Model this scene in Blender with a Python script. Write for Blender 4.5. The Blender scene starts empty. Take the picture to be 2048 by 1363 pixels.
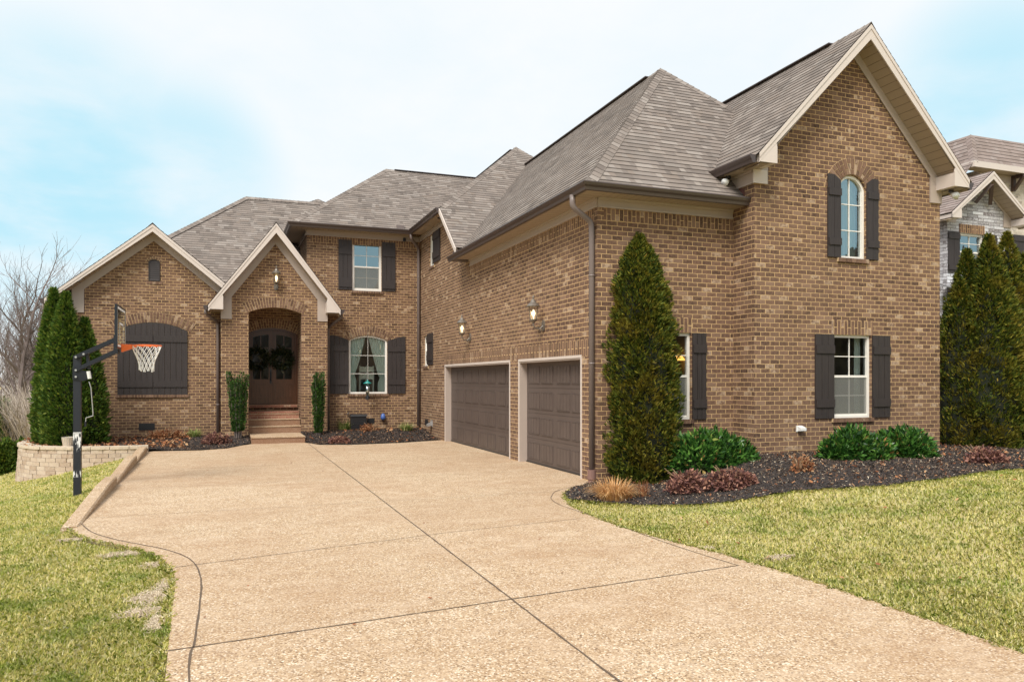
import bpy, bmesh, math, random
import numpy as np
from mathutils import Vector, noise
from mathutils.geometry import tessellate_polygon

random.seed(7)
rng = np.random.default_rng(7)
SC = bpy.context.scene
COL = SC.collection

# ------------------------------------------------------------------ camera model
TH = math.radians(20.8); CT = math.cos(TH); ST = math.sin(TH)
FPX = 1510.0; HY = 761.0; CH = 1.74
def ray(px, py):
    a = (px - 1024) / FPX
    return (CT*a + ST, CT - ST*a, -(py - HY)/FPX)      # per unit depth
def onV(px, py, v):
    r = ray(px, py); t = v / r[1]; return (r[0]*t, CH + r[2]*t)
def onU(px, py, u):
    r = ray(px, py); t = u / r[0]; return (r[1]*t, CH + r[2]*t)
def onZ(px, py, z=0.0):
    r = ray(px, py); t = (z - CH)/r[2]; return (r[0]*t, r[1]*t)
def uV(px, v): return onV(px, 700, v)[0]
def vU(px, u): return onU(px, 700, u)[0]

# ------------------------------------------------------------------ main plan numbers
UG, VS = 5.926, 11.5          # garage wall, short front wall
UR, VG, UE = 8.70, 10.91, 13.16   # gable wing
VB = 24.0; VPO = 23.5         # rear front wall, porch front
CRS = 0.0813

# ------------------------------------------------------------------ object helpers
def link(o): COL.objects.link(o); return o
def tag(o, label=None, cat=None, group=None, kind=None):
    if label: o['label'] = label
    if cat: o['category'] = cat
    if group: o['group'] = group
    if kind: o['kind'] = kind
    return o
def thing(name, loc, label, cat, group=None):
    o = bpy.data.objects.new(name, None); link(o); o.location = loc
    o.empty_display_size = 0.3
    tag(o, label, cat, group)
    ORG[o.name] = Vector(loc)
    return o
ORG = {}

class MB:
    def __init__(s): s.v = []; s.f = []; s.uv = []
    def face(s, pts, uvs=None):
        b = len(s.v); s.v += [tuple(p) for p in pts]
        s.f.append(tuple(range(b, b+len(pts))))
        s.uv += list(uvs) if uvs else [(p[0]+p[1], p[2]) for p in pts]
    def box(s, x0, x1, y0, y1, z0, z1):
        x0, x1 = min(x0,x1), max(x0,x1); y0, y1 = min(y0,y1), max(y0,y1); z0, z1 = min(z0,z1), max(z0,z1)
        P = lambda i,j,k: ((x0,x1)[i], (y0,y1)[j], (z0,z1)[k])
        s.face([P(0,0,0),P(1,0,0),P(1,0,1),P(0,0,1)], [(x0,z0),(x1,z0),(x1,z1),(x0,z1)])
        s.face([P(1,1,0),P(0,1,0),P(0,1,1),P(1,1,1)], [(x1,z0),(x0,z0),(x0,z1),(x1,z1)])
        s.face([P(0,1,0),P(0,0,0),P(0,0,1),P(0,1,1)], [(y1,z0),(y0,z0),(y0,z1),(y1,z1)])
        s.face([P(1,0,0),P(1,1,0),P(1,1,1),P(1,0,1)], [(y0,z0),(y1,z0),(y1,z1),(y0,z1)])
        s.face([P(0,0,1),P(1,0,1),P(1,1,1),P(0,1,1)], [(x0,y0),(x1,y0),(x1,y1),(x0,y1)])
        s.face([P(0,1,0),P(1,1,0),P(1,0,0),P(0,0,0)], [(x0,y1),(x1,y1),(x1,y0),(x0,y0)])
    def prism(s, F, poly, d0, d1, caps=True, uvf=None):
        """poly in wall coords (s,z), extruded outward from d0 to d1"""
        n = len(poly)
        uvf = uvf or (lambda a, b: (a, b))
        if caps:
            tris = tessellate_polygon([[Vector((a, b, 0)) for a, b in poly]])
            for t in tris:
                s.face([F(poly[i][0], d1, poly[i][1]) for i in t], [uvf(*poly[i]) for i in t])
                s.face([F(poly[i][0], d0, poly[i][1]) for i in t[::-1]], [uvf(*poly[i]) for i in t[::-1]])
        for i in range(n):
            a, b = poly[i], poly[(i+1) % n]
            L = math.hypot(a[0]-b[0], a[1]-b[1])
            s.face([F(a[0],d1,a[1]), F(a[0],d0,a[1]), F(b[0],d0,b[1]), F(b[0],d1,b[1])],
                   [uvf(a[0],a[1]), uvf(a[0]+d1-d0,a[1]), uvf(b[0]+d1-d0,b[1]), uvf(b[0],b[1])])
    def fbox(s, F, s0, s1, d0, d1, z0, z1):
        s.prism(F, [(s0,z0),(s1,z0),(s1,z1),(s0,z1)], d0, d1)
    def ring(s, F, outer, inner, d0, d1):
        n = len(outer)
        for i in range(n):
            j = (i+1) % n; a, b, c, d = outer[i], outer[j], inner[j], inner[i]
            s.face([F(a[0],d1,a[1]),F(b[0],d1,b[1]),F(c[0],d1,c[1]),F(d[0],d1,d[1])])
            s.face([F(a[0],d0,a[1]),F(b[0],d0,b[1]),F(b[0],d1,b[1]),F(a[0],d1,a[1])])
            s.face([F(d[0],d0,d[1]),F(c[0],d0,c[1]),F(c[0],d1,c[1]),F(d[0],d1,d[1])])
    def tube(s, path, rad, n=8, caps=True):
        path = [Vector(p) for p in path]
        if not isinstance(rad, (list, tuple)): rad = [rad]*len(path)
        rings = []; ref = None
        for i, p in enumerate(path):
            d = (path[min(i+1,len(path)-1)] - path[max(i-1,0)])
            if d.length < 1e-9: d = Vector((0,0,1))
            d.normalize()
            if ref is None: ref = Vector((0,0,1)) if abs(d.z) < 0.9 else Vector((1,0,0))
            a = (ref - d*ref.dot(d))
            if a.length < 1e-4: a = d.orthogonal()
            a.normalize(); ref = a; b = d.cross(a)
            rings.append([p + (a*math.cos(2*math.pi*k/n) + b*math.sin(2*math.pi*k/n))*rad[i] for k in range(n)])
        b0 = len(s.v)
        for r in rings: s.v += [tuple(q) for q in r]
        for i in range(len(rings)-1):
            for k in range(n):
                k2 = (k+1) % n
                s.f.append((b0+i*n+k, b0+i*n+k2, b0+(i+1)*n+k2, b0+(i+1)*n+k))
                s.uv += [(k/n, i), ((k+1)/n, i), ((k+1)/n, i+1), (k/n, i+1)]
        if caps:
            s.f.append(tuple(b0+k for k in range(n))[::-1]); s.uv += [(0,0)]*n
            e = b0+(len(rings)-1)*n
            s.f.append(tuple(e+k for k in range(n))); s.uv += [(0,0)]*n
    def lathe(s, prof, cx, cy, n=12, rot=0.0):
        b0 = len(s.v)
        for r, z in prof:
            for k in range(n):
                a = 2*math.pi*k/n + rot
                s.v.append((cx + r*math.cos(a), cy + r*math.sin(a), z))
        for i in range(len(prof)-1):
            for k in range(n):
                k2 = (k+1) % n
                s.f.append((b0+i*n+k, b0+i*n+k2, b0+(i+1)*n+k2, b0+(i+1)*n+k))
                s.uv += [(0,0)]*4
        s.f.append(tuple(b0+k for k in range(n))[::-1]); s.uv += [(0,0)]*n
        e = b0+(len(prof)-1)*n
        s.f.append(tuple(e+k for k in range(n))); s.uv += [(0,0)]*n
    def bar(s, P, Q, up, w, h):
        P, Q, up = Vector(P), Vector(Q), Vector(up)
        d = (Q-P).normalized(); side = d.cross(up).normalized()*w*.5; up = side.cross(d).normalized()*h*.5
        A = [P-side-up, P+side-up, P+side+up, P-side+up]; B = [q+(Q-P) for q in A]
        L = (Q-P).length
        for i in range(4):
            j = (i+1) % 4
            s.face([A[i],A[j],B[j],B[i]], [(0,0),(0.1,0),(0.1,L),(0,L)])
        s.face(A[::-1]); s.face(B)
    def build(s, name, mat, parent=None, smooth=False, **kw):
        me = bpy.data.meshes.new(name)
        off = Vector((0,0,0)); root = parent
        while root is not None and root.parent is not None: root = root.parent
        if root is not None and root.name in ORG: off = ORG[root.name]
        V = np.array(s.v, dtype=np.float32).reshape(-1,3) - np.array(off, dtype=np.float32)
        if parent is None and kw.get('base') is not None:
            V = V - np.array(kw['base'], dtype=np.float32)
        me.from_pydata(V.tolist(), [], s.f)
        uv = me.uv_layers.new(name='UVMap')
        uv.data.foreach_set('uv', np.array(s.uv, dtype=np.float32).ravel())
        me.materials.append(mat)
        if smooth: me.polygons.foreach_set('use_smooth', [True]*len(me.polygons))
        me.validate(); me.update()
        o = bpy.data.objects.new(name, me); link(o)
        if parent is not None: o.parent = parent
        elif kw.get('base') is not None: o.location = kw['base']
        return o

def fast_mesh(name, V, faces_n, nverts, mat, parent=None, base=None):
    """V: (N,3) array, every consecutive nverts vertices are one face"""
    me = bpy.data.meshes.new(name)
    off = np.zeros(3)
    if parent is not None:
        root = parent
        while root.parent is not None: root = root.parent
        off = np.array(ORG[root.name]) if root.name in ORG else np.array(root.location)
    elif base is not None: off = np.array(base)
    V = (np.asarray(V) - off).astype(np.float32)
    n = len(V); nf = n // nverts
    me.vertices.add(n); me.vertices.foreach_set('co', V.ravel())
    me.loops.add(n); me.loops.foreach_set('vertex_index', np.arange(n, dtype=np.int32))
    me.polygons.add(nf)
    me.polygons.foreach_set('loop_start', np.arange(0, n, nverts, dtype=np.int32))
    me.polygons.foreach_set('loop_total', np.full(nf, nverts, dtype=np.int32))
    me.materials.append(mat); me.update()
    o = bpy.data.objects.new(name, me); link(o)
    if parent is not None: o.parent = parent
    elif base is not None: o.location = base
    return o

# wall frames: F(s, d, z); d is outward
def FV(v): return lambda s, d, z: (s, v - d, z)      # faces the street (-v), s = u
def FU(u): return lambda s, d, z: (u - d, s, z)      # faces left (-u), s = v

def arch_loop(s0, s1, z0, z1, rise=0.0, n=14):
    """closed loop, bottom-left first; z1 = spring height, rise = height of segmental arch"""
    L = [(s0, z0), (s1, z0)]
    if rise <= 0: return L + [(s1, z1), (s0, z1)]
    w = (s1-s0)/2; R = (w*w + rise*rise)/(2*rise); c = (s0+s1)/2; zc = z1 + rise - R
    a0 = math.asin(min(1, w/R))
    if rise > w: a0 = math.pi - a0
    for i in range(n+1):
        a = a0 - 2*a0*i/n
        L.append((c + R*math.sin(a), zc + R*math.cos(a)))
    return L
def arch_z(s, s0, s1, z1, rise):
    w = (s1-s0)/2; R = (w*w + rise*rise)/(2*rise); c = (s0+s1)/2
    x = abs(s-c); x = min(x, R)
    return z1 + rise - R + math.sqrt(R*R - x*x)

# ------------------------------------------------------------------ materials
def new_mat(name):
    m = bpy.data.materials.new(name); m.use_nodes = True
    nt = m.node_tree; nt.nodes.clear()
    out = nt.nodes.new('ShaderNodeOutputMaterial'); b = nt.nodes.new('ShaderNodeBsdfPrincipled')
    nt.links.new(b.outputs[0], out.inputs[0])
    return m, nt, b
class NT:
    def __init__(s, nt): s.nt = nt
    def n(s, t, **kw):
        x = s.nt.nodes.new(t)
        for k, v in kw.items(): setattr(x, k, v)
        return x
    def set(s, sock, v):
        if isinstance(v, bpy.types.NodeSocket): s.nt.links.new(v, sock)
        else: sock.default_value = v
    def math(s, op, a, b=None, c=None):
        x = s.n('ShaderNodeMath', operation=op); s.set(x.inputs[0], a)
        if b is not None: s.set(x.inputs[1], b)
        if c is not None: s.set(x.inputs[2], c)
        return x.outputs[0]
    def noise(s, vec, scale, detail=3, rough=0.6, dist=0.0):
        x = s.n('ShaderNodeTexNoise'); s.set(x.inputs['Vector'], vec)
        x.inputs['Scale'].default_value = scale; x.inputs['Detail'].default_value = detail
        x.inputs['Roughness'].default_value = rough; x.inputs['Distortion'].default_value = dist
        return x.outputs['Fac']
    def ramp(s, fac, stops, interp='LINEAR'):
        x = s.n('ShaderNodeValToRGB'); s.set(x.inputs[0], fac); cr = x.color_ramp; cr.interpolation = interp
        while len(cr.elements) > 1: cr.elements.remove(cr.elements[-1])
        cr.elements[0].position = stops[0][0]; cr.elements[0].color = (*stops[0][1], 1)
        for p, c in stops[1:]:
            e = cr.elements.new(p); e.color = (*c, 1)
        return x.outputs[0]
    def mix(s, fac, a, b, mode='MIX'):
        x = s.n('ShaderNodeMix', data_type='RGBA', blend_type=mode)
        s.set(x.inputs[0], fac)
        for sock, v in ((x.inputs[6], a), (x.inputs[7], b)):
            if isinstance(v, tuple) and len(v) == 3: v = (*v, 1)
            s.set(sock, v)
        return x.outputs[2]
    def mapr(s, v, a, b, c=0.0, d=1.0, smooth=False):
        x = s.n('ShaderNodeMapRange'); x.clamp = True
        if smooth: x.interpolation_type = 'SMOOTHSTEP'
        s.set(x.inputs[0], v); x.inputs[1].default_value = a; x.inputs[2].default_value = b
        x.inputs[3].default_value = c; x.inputs[4].default_value = d
        return x.outputs[0]
    def comb(s, x, y, z=0.0):
        c = s.n('ShaderNodeCombineXYZ'); s.set(c.inputs[0], x); s.set(c.inputs[1], y); s.set(c.inputs[2], z); return c.outputs[0]
    def sep(s, v):
        c = s.n('ShaderNodeSeparateXYZ'); s.set(c.inputs[0], v); return c.outputs
    def scale(s, v, sc):
        x = s.n('ShaderNodeMapping'); s.set(x.inputs[0], v); x.inputs['Scale'].default_value = sc; return x.outputs[0]
    def bump(s, h, strength=0.3, dist=0.01, normal=None):
        x = s.n('ShaderNodeBump'); x.inputs['Strength'].default_value = strength; x.inputs['Distance'].default_value = dist
        s.set(x.inputs['Height'], h)
        if normal is not None: s.set(x.inputs['Normal'], normal)
        return x.outputs[0]
    def uv(s): return s.n('ShaderNodeUVMap').outputs[0]
    def obj(s): return s.n('ShaderNodeTexCoord').outputs['Object']
    def pos(s): return s.n('ShaderNodeNewGeometry').outputs['Position']
    def island(s): return s.n('ShaderNodeNewGeometry').outputs['Random Per Island']

def mat_brick(name, cols, mortar, w=0.2032, h=CRS, mt=0.010, light=(0.44,0.32,0.22), lightp=0.925):
    m, nt, b = new_mat(name); k = NT(nt)
    uv = k.uv(); wob = k.noise(uv, 18, 2)
    X, Y, _ = k.sep(uv)
    off = k.math('MULTIPLY', k.math('SUBTRACT', wob, 0.5), 0.007)
    X2 = k.math('ADD', X, off); Y2 = k.math('ADD', Y, off)
    row = k.math('FLOOR', k.math('DIVIDE', Y2, h))
    par = k.math('MULTIPLY', k.math('MODULO', k.math('ABSOLUTE', row), 2.0), 0.5)
    xx = k.math('ADD', k.math('DIVIDE', X2, w), par)
    col = k.math('FLOOR', xx)
    fx = k.math('MULTIPLY', k.math('FRACT', xx), w)
    fy = k.math('MULTIPLY', k.math('FRACT', k.math('DIVIDE', Y2, h)), h)
    # distance to nearest joint edge
    mx = k.mapr(fx, mt-0.002, mt+0.002, 0, 1); my = k.mapr(fy, mt-0.002, mt+0.002, 0, 1)
    isb = k.math('MULTIPLY', mx, my)
    wn = k.n('ShaderNodeTexWhiteNoise', noise_dimensions='3D'); k.set(wn.inputs['Vector'], k.comb(col, row, 3.3))
    r1 = wn.outputs['Value']
    wn2 = k.n('ShaderNodeTexWhiteNoise', noise_dimensions='3D'); k.set(wn2.inputs['Vector'], k.comb(col, row, 11.7))
    r2 = wn2.outputs['Value']
    n = len(cols); base = k.ramp(r1, [(i/(n-1), c) for i, c in enumerate(cols)])
    # fine face texture: dragged vertical streaks and mottling
    st = k.noise(k.comb(k.math('MULTIPLY', X, 1.0), k.math('MULTIPLY', Y, 0.28), r1), 95, 3, 0.7)
    mo = k.noise(k.comb(X, Y, r2), 22, 4, 0.7)
    base = k.mix(k.mapr(mo, 0.38, 0.72, 0, 0.55), base, tuple(min(1, c*1.75) for c in cols[len(cols)//2]))
    base = k.mix(k.mapr(st, 0.5, 0.75, 0, 0.35), base, tuple(c*0.45 for c in cols[0]))
    li = k.math('MULTIPLY', k.math('GREATER_THAN', r2, lightp), k.mapr(k.noise(k.comb(X, Y, r1), 14, 2), 0.36, 0.6, 0, 0.85))
    base = k.mix(li, base, light)
    mc = k.mix(k.noise(uv, 30, 3), tuple(c*0.8 for c in mortar), tuple(min(1, c*1.2) for c in mortar))
    big = k.noise(uv, 0.55, 3)
    c = k.mix(isb, mc, base)
    c = k.mix(k.mapr(big, 0.35, 0.7, 0.0, 0.22), c, (0.25,0.155,0.085))
    big2 = k.noise(k.scale(uv, (1,0.5,1)), 1.7, 4, 0.7); c = k.mix(k.mapr(big2, 0.55, 0.8, 0, 0.35), c, tuple(q*0.6 for q in cols[1]))
    k.set(b.inputs['Base Color'], c); b.inputs['Roughness'].default_value = 0.9
    hgt = k.math('ADD', k.math('MULTIPLY', isb, 1.0), k.math('MULTIPLY', st, 0.35))
    k.set(b.inputs['Normal'], k.bump(hgt, 0.6, 0.008))
    return m

BR_COLS = [(0.042,0.020,0.013),(0.095,0.049,0.030),(0.13,0.070,0.044),(0.165,0.094,0.062),(0.072,0.036,0.024),(0.235,0.147,0.098)]
M = {}
M['brick'] = mat_brick('brown_brick', BR_COLS, (0.60,0.40,0.19))
M['step_brick'] = mat_brick('red_step_brick', [(0.22,0.09,0.06),(0.28,0.12,0.08),(0.33,0.16,0.11)], (0.45,0.32,0.2), lightp=0.99)
M['pale_brick'] = mat_brick('pale_neighbour_brick', [(0.30,0.25,0.20),(0.42,0.36,0.30),(0.5,0.44,0.37),(0.55,0.5,0.44)], (0.6,0.53,0.42), light=(0.16,0.13,0.12), lightp=0.85)
M['stone'] = mat_brick('grey_ledge_stone', [(0.10,0.09,0.10),(0.30,0.29,0.32),(0.48,0.48,0.52),(0.62,0.63,0.68),(0.2,0.18,0.2),(0.80,0.81,0.86)], (0.10,0.095,0.1), w=0.42, h=0.088, mt=0.012, light=(0.16,0.14,0.15), lightp=0.8)

def mat_shingle(name, cols):
    m, nt, b = new_mat(name); k = NT(nt)
    X, Y, _ = k.sep(k.uv()); h = 0.142
    row = k.math('FLOOR', k.math('DIVIDE', Y, h))
    wr = k.n('ShaderNodeTexWhiteNoise', noise_dimensions='1D'); k.set(wr.inputs['W'], row)
    xx = k.math('ADD', k.math('DIVIDE', X, 0.19), k.math('MULTIPLY', wr.outputs['Value'], 9.0))
    # irregular laminated tabs
    col = k.math('FLOOR', k.math('ADD', xx, k.math('MULTIPLY', k.math('SINE', k.math('MULTIPLY', xx, 2.1)), 0.42)))
    wn = k.n('ShaderNodeTexWhiteNoise', noise_dimensions='2D'); k.set(wn.inputs['Vector'], k.comb(col, row))
    n = len(cols); c = k.ramp(wn.outputs['Value'], [(i/(n-1), x) for i, x in enumerate(cols)])
    g = k.noise(k.uv(), 160, 2, 0.8); big = k.noise(k.uv(), 0.9, 4, 0.6)
    c = k.mix(k.mapr(g, 0.3, 0.7, 0, 0.45), c, tuple(x*0.55 for x in cols[1]))
    c = k.mix(k.mapr(big, 0.35, 0.7, 0, 0.35), c, tuple(min(1, x*1.25) for x in cols[2]))
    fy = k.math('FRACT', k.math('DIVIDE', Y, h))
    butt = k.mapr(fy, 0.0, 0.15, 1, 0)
    c = k.mix(k.math('MULTIPLY', butt, 0.75), c, (0.045,0.038,0.036))  # dark butt edges, with the shadow line of each course painted in
    k.set(b.inputs['Base Color'], c); b.inputs['Roughness'].default_value = 0.95
    hh = k.math('ADD', k.math('MULTIPLY', wn.outputs['Value'], 0.5), k.math('MULTIPLY', g, 0.4))
    k.set(b.inputs['Normal'], k.bump(hh, 0.5, 0.006))
    return m
SH = [(0.115,0.094,0.082),(0.19,0.156,0.134),(0.235,0.195,0.17),(0.15,0.126,0.111),(0.32,0.28,0.25),(0.20,0.158,0.13)]
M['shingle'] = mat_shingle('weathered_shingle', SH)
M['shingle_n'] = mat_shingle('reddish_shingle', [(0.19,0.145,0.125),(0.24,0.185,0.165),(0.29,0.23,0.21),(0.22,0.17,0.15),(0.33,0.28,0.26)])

def mat_plain(name, col, rough=0.6, var=0.12, scale=6.0, bump=0.0, metal=0.0, spec=0.5, bscale=60):
    m, nt, b = new_mat(name); k = NT(nt)
    p = k.obj(); n = k.noise(p, scale, 5, 0.65)
    c = k.mix(n, tuple(c*(1-var) for c in col), tuple(min(1, c*(1+var)) for c in col))
    k.set(b.inputs['Base Color'], c); b.inputs['Roughness'].default_value = rough
    b.inputs['Metallic'].default_value = metal; b.inputs['Specular IOR Level'].default_value = spec
    if bump: k.set(b.inputs['Normal'], k.bump(k.noise(p, bscale, 4, 0.7), bump, 0.01))
    return m
M['trim'] = mat_plain('taupe_trim_paint', (0.40,0.33,0.285), 0.5, 0.05)
M['trim_light'] = mat_plain('pale_trim_paint', (0.58,0.505,0.455), 0.45, 0.04)
M['gutter'] = mat_plain('brown_gutter_metal', (0.06,0.042,0.038), 0.35, 0.08, spec=0.6)
M['spout'] = mat_plain('brown_downspout_metal', (0.17,0.135,0.125), 0.4, 0.08)
M['white'] = mat_plain('window_frame_white', (0.78,0.74,0.68), 0.4, 0.03)
M['black'] = mat_plain('black_steel', (0.012,0.015,0.022), 0.35, 0.2)
M['porch_shade'] = mat_plain('painted_porch_shade', (0.01,0.009,0.009), 0.9, 0.1)  # near-black colour standing in for porch shade
M['room'] = mat_plain('room_wall_paint', (0.28,0.25,0.2), 0.8, 0.05)
M['hall'] = mat_plain('hall_wall_dimmed', (0.06,0.045,0.035), 0.8, 0.05)  # darkened copy of the room paint, hall gloom put into the colour
M['conc'] = mat_plain('capstone_concrete', (0.52,0.43,0.33), 0.9, 0.25, 9, 0.5)
M['lantern'] = mat_plain('antique_pewter', (0.20,0.175,0.15), 0.4, 0.35, 25, metal=0.5)
M['plasticw'] = mat_plain('white_plastic', (0.7,0.7,0.68), 0.35, 0.03)
M['plasticb'] = mat_plain('black_plastic', (0.02,0.02,0.022), 0.4, 0.2)
M['blue'] = mat_plain('blue_plastic', (0.06,0.12,0.35), 0.4, 0.1)
M['teal'] = mat_plain('teal_plastic', (0.02,0.22,0.2), 0.35, 0.1)
M['orange'] = mat_plain('orange_rim_paint', (0.85,0.16,0.03), 0.4, 0.05)
M['net'] = mat_plain('white_net_cord', (0.85,0.85,0.83), 0.8, 0.05)
M['steel'] = mat_plain('galvanised_steel', (0.55,0.56,0.57), 0.35, 0.1, metal=0.7)
M['pot'] = mat_plain('weathered_pot', (0.45,0.40,0.34), 0.8, 0.15, 12)
M['terracotta'] = mat_plain('terracotta_boot', (0.2,0.11,0.09), 0.7, 0.15)
M['bark'] = mat_plain('grey_bark', (0.16,0.13,0.115), 0.9, 0.35, 9, 0.5)
M['bark_far'] = mat_plain('pale_far_bark', (0.15,0.115,0.105), 0.9, 0.3, 4)
M['metalroof'] = mat_plain('grey_metal_roof', (0.2,0.2,0.205), 0.4, 0.06)
M['flash'] = mat_plain('copper_brown_flashing', (0.13,0.055,0.045), 0.4, 0.1)

def mat_wood(name, col, rough=0.7, sc=(14,14,0.9), var=0.35, axis_uv=False, bump=0.35):
    m, nt, b = new_mat(name); k = NT(nt)
    p = k.scale(k.obj(), sc); n = k.noise(p, 3.0, 6, 0.7, 0.4); n2 = k.noise(k.obj(), 2.2, 3)
    c = k.mix(k.mapr(n, 0.3, 0.7), tuple(c*(1-var) for c in col), tuple(min(1, c*(1+var)) for c in col))
    c = k.mix(k.mapr(n2, 0.4, 0.75, 0, 0.25), c, tuple(min(1, c*1.5) for c in col))
    isl = k.island(); c = k.mix(k.mapr(isl, 0, 1, 0, 0.25), c, tuple(min(1,c*1.6) for c in col))
    k.set(b.inputs['Base Color'], c); b.inputs['Roughness'].default_value = rough
    k.set(b.inputs['Normal'], k.bump(n, bump, 0.01))
    return m
M['shutter'] = mat_wood('dark_brown_shutter_paint', (0.027,0.020,0.019), 0.6)
M['door'] = mat_wood('mahogany_door', (0.07,0.027,0.012), 0.3, var=0.5, bump=0.1)
M['garage'] = mat_wood('brown_garage_door', (0.088,0.066,0.057), 0.45, sc=(1,1,1), var=0.07, bump=0.03)
M['beamwood'] = mat_wood('dark_bracket_wood', (0.06,0.035,0.025), 0.6)

def mat_soffit(name, col, pitch=0.16):
    m, nt, b = new_mat(name); k = NT(nt)
    X, Y, _ = k.sep(k.uv())
    f = k.math('FRACT', k.math('DIVIDE', X, pitch))
    g = k.mapr(f, 0.02, 0.07); 
    c = k.mix(g, tuple(c*0.25 for c in col), col)
    k.set(b.inputs['Base Color'], c); b.inputs['Roughness'].default_value = 0.6
    k.set(b.inputs['Normal'], k.bump(g, 0.5, 0.01))
    return m
M['soffit'] = mat_soffit('vinyl_soffit', (0.37,0.29,0.215))

def mat_aggregate(name, dark=False):
    m, nt, b = new_mat(name); k = NT(nt)
    p = k.pos()
    v = k.n('ShaderNodeTexVoronoi'); k.set(v.inputs['Vector'], p); v.inputs['Scale'].default_value = 85
    wn = k.n('ShaderNodeTexWhiteNoise', noise_dimensions='3D'); k.set(wn.inputs['Vector'], v.outputs['Color'])
    c = k.ramp(wn.outputs['Value'], [(0,(0.06,0.03,0.014)),(0.22,(0.31,0.19,0.10)),(0.6,(0.54,0.385,0.225)),(0.85,(0.70,0.55,0.375)),(1,(0.95,0.87,0.73))])
    v2 = k.n('ShaderNodeTexVoronoi'); k.set(v2.inputs['Vector'], p); v2.inputs['Scale'].default_value = 26
    wn2 = k.n('ShaderNodeTexWhiteNoise', noise_dimensions='3D'); k.set(wn2.inputs['Vector'], v2.outputs['Color'])
    c = k.mix(k.mapr(wn2.outputs['Value'], 0.0, 1.0, 0.0, 0.22), c, (0.30,0.19,0.10))
    e = k.mapr(v.outputs['Distance'], 0.3, 0.7, 0, 0.4)
    c = k.mix(e, c, (0.42,0.31,0.21))
    s1 = k.noise(p, 0.45, 5, 0.65); s2 = k.noise(k.scale(p, (1,1.6,1)), 2.2, 5, 0.7)
    c = k.mix(k.mapr(s1, 0.38, 0.66, 0, 0.5), c, (0.35,0.21,0.115))
    c = k.mix(k.mapr(s2, 0.45, 0.70, 0, 0.4), c, (0.62,0.49,0.36))
    X_, Y_, Z_ = k.sep(p); sx = k.math('GREATER_THAN', X_, 2.14)
    sy = k.math('FLOOR', k.math('DIVIDE', k.math('SUBTRACT', k.math('SUBTRACT', Y_, k.math('MULTIPLY', X_, 0.12)), 5.38), 2.7))
    ws = k.n('ShaderNodeTexWhiteNoise', noise_dimensions='3D'); k.set(ws.inputs['Vector'], k.comb(sx, sy, 5.0))
    c = k.mix(k.mapr(ws.outputs['Value'], 0, 1, 0, 0.22), c, (0.30,0.185,0.10))
    s3 = k.noise(k.scale(p, (0.35,1.5,1)), 1.1, 6, 0.75); c = k.mix(k.mapr(s3, 0.55, 0.75, 0, 0.35), c, (0.27,0.17,0.09))
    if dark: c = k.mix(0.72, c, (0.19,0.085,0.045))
    k.set(b.inputs['Base Color'], c); b.inputs['Roughness'].default_value = 0.85
    k.set(b.inputs['Normal'], k.bump(k.math('SUBTRACT', 1.0, v.outputs['Distance']), 0.35, 0.004))
    return m
M['drive'] = mat_aggregate('exposed_aggregate')
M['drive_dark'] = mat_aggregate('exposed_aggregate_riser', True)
M['joint'] = mat_plain('dirt_filled_joint', (0.11,0.075,0.05), 0.95, 0.4, 20)

def mat_block():
    m, nt, b = new_mat('split_face_block'); k = NT(nt)
    p = k.obj(); isl = k.island()
    c = k.ramp(isl, [(0,(0.33,0.23,0.16)),(0.4,(0.44,0.33,0.24)),(0.7,(0.5,0.4,0.31)),(1,(0.38,0.29,0.22))])
    n = k.noise(p, 14, 5, 0.7); c = k.mix(k.mapr(n, 0.35, 0.7, 0, 0.5), c, (0.58,0.5,0.42))
    k.set(b.inputs['Base Color'], c); b.inputs['Roughness'].default_value = 0.95
    k.set(b.inputs['Normal'], k.bump(n, 0.8, 0.02)); return m
M['block'] = mat_block()

def mat_island(name, stops, rough=0.7, patch=None, pscale=1.0, trans=0.0, spec=0.3, vgrad=None, emis=None):
    m, nt, b = new_mat(name); k = NT(nt)
    isl = k.island(); c = k.ramp(isl, stops)
    if patch:
        n = k.noise(k.pos(), pscale, 4, 0.6)
        c = k.mix(k.mapr(n, patch[1], patch[2], 0, patch[3], True), c, patch[0])
    k.set(b.inputs['Base Color'], c); b.inputs['Roughness'].default_value = rough
    b.inputs['Specular IOR Level'].default_value = spec
    if trans:
        tr = k.n('ShaderNodeBsdfTranslucent'); k.set(tr.inputs[0], c)
        mx = k.n('ShaderNodeMixShader'); mx.inputs[0].default_value = trans
        nt.links.new(b.outputs[0], mx.inputs[1]); nt.links.new(tr.outputs[0], mx.inputs[2])
        out = [n for n in nt.nodes if n.type == 'OUTPUT_MATERIAL'][0]; nt.links.new(mx.outputs[0], out.inputs[0])
    return m
M['grass'] = mat_island('lawn_blades', [(0,(0.13,0.20,0.02)),(0.22,(0.38,0.40,0.06)),(0.42,(0.75,0.67,0.23)),(0.65,(0.88,0.78,0.39)),(0.8,(0.46,0.47,0.09)),(1,(0.96,0.88,0.60))],
                        0.8, ((0.20,0.32,0.03), 0.50, 0.66, 0.55), 1.6, 0.35)
def mat_ground():
    m, nt, b = new_mat('lawn_soil'); k = NT(nt)
    p = k.pos(); n = k.noise(p, 1.1, 4, 0.6); f = k.noise(p, 40, 4, 0.7)
    c = k.mix(k.mapr(n, 0.5, 0.66), (0.46,0.39,0.17), (0.24,0.27,0.07))
    c = k.mix(k.mapr(f, 0.35, 0.7, 0, 0.6), c, (0.55,0.46,0.25))
    r = k.math('LENGTH', 0) if False else None
    k.set(b.inputs['Base Color'], c); b.inputs['Roughness'].default_value = 0.95
    k.set(b.inputs['Normal'], k.bump(f, 0.8, 0.03)); return m
M['ground'] = mat_ground()
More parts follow.
